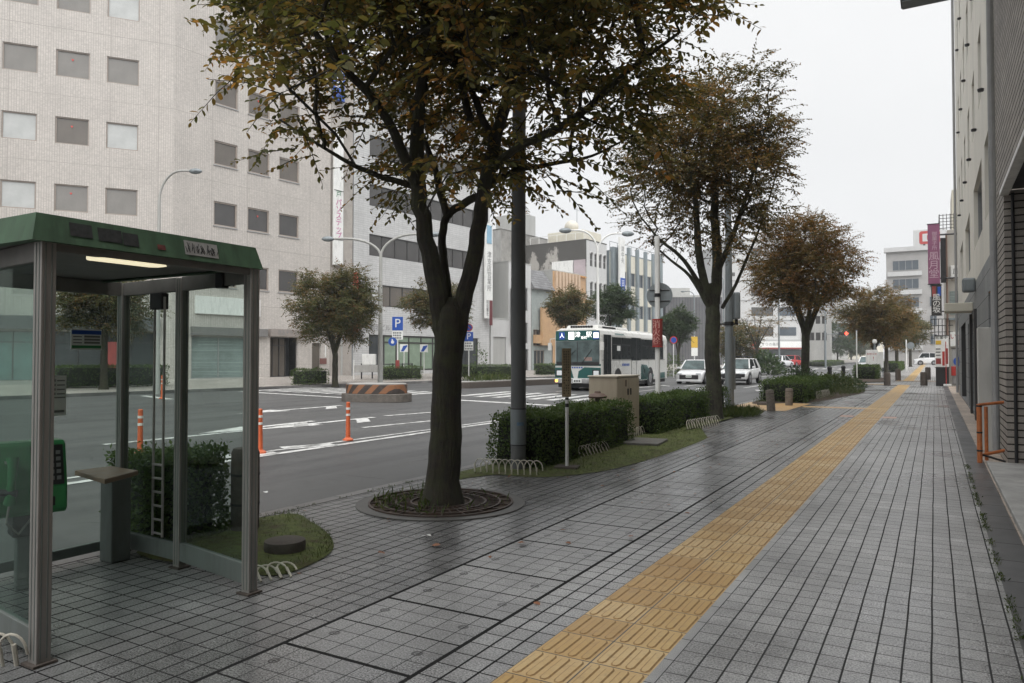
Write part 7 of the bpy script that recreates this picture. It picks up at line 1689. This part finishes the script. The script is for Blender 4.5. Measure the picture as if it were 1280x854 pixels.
# upright white board, thin poles beyond the crossing
b_ = on(1090, 53); t = thing('upright_board', 'white upright sign board with red heading on the pavement edge', 'sign board', b_, 0); b = MB(); b.box(-.40, .40, -.08, .08, .1, 2.05); b.build('board', M['white'], t, bevel=.02); text('お知らせ', .17, M['red'], t, (0, -.085, 1.75)); text('!', .4, M['red'], t, (.1, -.085, 1.42)); b = MB(); b.box(-.3, .3, -.2, .2, 0, .1); b.build('foot', M['stone_dark'], t)
b_ = on(1071, 49); t = thing('thin_pole', 'thin white pole standing in the bed by the side street', 'pole', b_); b = MB(); b.tube([(0, 0, 0), (0, 0, 3.3)], .04, 8); b.build('shaft', M['white'], t, smooth=True); b = MB(); b.lathe([(.05, 3.3), (.055, 3.33), (.02, 3.36)], 8); b.build('cap', M['galv'], t)
b_ = on(1093.5, 55); t = thing('ball_lamp', 'grey pole with a white ball lamp beside the upright white board', 'lamp', b_); b = MB(); b.tube([(0, 0, 0), (0, 0, 2.5)], .07, 10); b.build('shaft', M['galv'], t, smooth=True); b = MB(); b.lathe([(.05, 2.5), (.14, 2.58), (.16, 2.7), (.12, 2.82), (.03, 2.86)], 16); b.build('globe', M['white'], t, smooth=True)
b_ = on(1133, 76); t = thing('road_sign', 'blue topped pole with a grey round mirror far along the pavement', 'road sign', b_); b = MB(); b.tube([(0, 0, 0), (0, 0, 3.2)], .06, 8); b.build('post', M['white'], t); b = MB(); b.disc((.4, -.1, 2.6), (0, 1, 0), .35, 20, .05); b.build('mirror', M['galv'], t)
b_ = on(1098, 57); t = thing('notice_stand', 'small white notice stand right of the ball lamp', 'notice', b_); b = MB(); b.box(-.35, .35, -.05, .05, .7, 1.9); b.build('board', M['paper'], t); b = MB(); b.tube([(-.3, 0, 0), (-.3, 0, .7)], .03, 6); b.tube([(.3, 0, 0), (.3, 0, .7)], .03, 6); b.build('legs', M['galv'], t)
# traffic light far off
b_ = on(1031, 108); t = thing('traffic_light', 'red traffic light on a long arm far down the road', 'traffic light', b_); b = MB(); b.tube([(0, 0, 0), (0, 0, 5.2)], .1, 8); b.tube([(0, 0, 4.7), (2.6, .3, 4.8)], .05, 6); b.build('mast', M['galv'], t)
b = MB(); b.box(1.9, 3.2, -.1, .12, 4.55, 5.0); hs_ = b.build('housing', M['dark_metal'], t, bevel=.03); b = MB(); b.disc((2.95, -.12, 4.78), (0, 1, 0), .22, 18, .04); b.build('red_lamp', emit('red_signal_lamp', (1.0, .06, .03), 3.0), hs_); b = MB(); b.disc((2.55, -.115, 4.78), (0, 1, 0), .14, 18, .03); b.disc((2.15, -.115, 4.78), (0, 1, 0), .14, 18, .03); b.build('unlit_lamp', M['black'], hs_)
# ================================================================== SKY, SUN, CAMERA
w = bpy.data.worlds.new('World'); SC.world = w; w.use_nodes = True; nt = w.node_tree; bg = nt.nodes['Background']
SE, SR = R(62), R(150)
sky = nt.nodes.new('ShaderNodeTexSky'); sky.sky_type = 'NISHITA'; sky.sun_disc = False; sky.sun_elevation = SE; sky.sun_rotation = SR; sky.air_density = 1.0; sky.dust_density = 4.0; sky.ozone_density = 1.0
hs = nt.nodes.new('ShaderNodeHueSaturation'); hs.inputs['Saturation'].default_value = 0.12; nt.links.new(sky.outputs[0], hs.inputs['Color'])
# overcast: an even pale cloud deck with faint unevenness over the clear-sky light
tc = nt.nodes.new('ShaderNodeTexCoord'); nz = nt.nodes.new('ShaderNodeTexNoise'); nz.inputs['Scale'].default_value = 1.6; nz.inputs['Detail'].default_value = 5; nt.links.new(tc.outputs['Generated'], nz.inputs['Vector'])
rp = nt.nodes.new('ShaderNodeValToRGB'); e = rp.color_ramp.elements; e[0].position = .3; e[0].color = (6.0, 6.1, 6.22, 1); e[1].position = .7; e[1].color = (7.1, 7.15, 7.2, 1); nt.links.new(nz.outputs['Fac'], rp.inputs[0])
mx = nt.nodes.new('ShaderNodeMix'); mx.data_type = 'RGBA'; mx.inputs[0].default_value = 0.85; nt.links.new(hs.outputs[0], mx.inputs[6]); nt.links.new(rp.outputs[0], mx.inputs[7]); 
# bright lobe added to the sky, out of view behind right, lifting the far fronts
vd = nt.nodes.new('ShaderNodeVectorMath'); vd.operation = 'DOT_PRODUCT'; nt.links.new(tc.outputs['Generated'], vd.inputs[0]); vd.inputs[1].default_value = Vector((0.60, -0.35, 0.72)).normalized()
mr = nt.nodes.new('ShaderNodeMapRange'); mr.interpolation_type = 'SMOOTHSTEP'; nt.links.new(vd.outputs['Value'], mr.inputs[0])
for k_, v_ in enumerate((0.25, 1.0, 1.0, 2.4)): mr.inputs[k_ + 1].default_value = v_
vs_ = nt.nodes.new('ShaderNodeVectorMath'); vs_.operation = 'SCALE'; nt.links.new(mx.outputs[2], vs_.inputs[0]); nt.links.new(mr.outputs[0], vs_.inputs['Scale']); nt.links.new(vs_.outputs[0], bg.inputs['Color'])
bg.inputs['Strength'].default_value = 0.1
sl = bpy.data.lights.new('sun', 'SUN'); sl.energy = 1.2; sl.angle = R(50); sl.color = (1, .97, .93); so = bpy.data.objects.new('sun', sl); COL.objects.link(so)
dirv = Vector((math.sin(SR) * math.cos(SE), math.cos(SR) * math.cos(SE), math.sin(SE))); so.rotation_euler = dirv.to_track_quat('Z', 'Y').to_euler(); so.location = dirv * 60
cam = bpy.data.cameras.new('camera'); cam.sensor_width = 36; cam.sensor_fit = 'HORIZONTAL'; cam.lens = F / 1280 * 36; cam.clip_end = 4000; cam.clip_start = .05
co = bpy.data.objects.new('camera', cam); COL.objects.link(co); co.location = (0, 0, EYE); co.rotation_euler = (R(90) + PITCH, 0, YAW); SC.camera = co
SC.view_settings.view_transform = 'Standard'; SC.view_settings.look = 'None'; SC.view_settings.exposure = 0.58; SC.view_settings.gamma = 1.0
SC.render.engine = 'CYCLES'; SC.cycles.max_bounces = 8; SC.cycles.transparent_max_bounces = 16; SC.cycles.diffuse_bounces = 3

HAZE = 0.0008
# light mist
hz = MB(); hz.box(-130, 110, -60, 330, -1.6, 32); hzo = hz.build('haze', (lambda m: (m.t.nodes.remove(m.bsdf), (lambda v: (v.inputs['Color'].default_value.__setitem__(slice(0, 4), (.93, .95, .97, 1)), v.inputs['Density'].__setattr__('default_value', HAZE), m.l(v.outputs[0], m.out.inputs['Volume'])))(m.n('ShaderNodeVolumePrincipled')), m.mat)[2])(NT('thin_mist'))); hzo['kind'] = 'stuff'
hzo['label'] = 'thin pale mist hanging over the whole street'; hzo['category'] = 'mist'
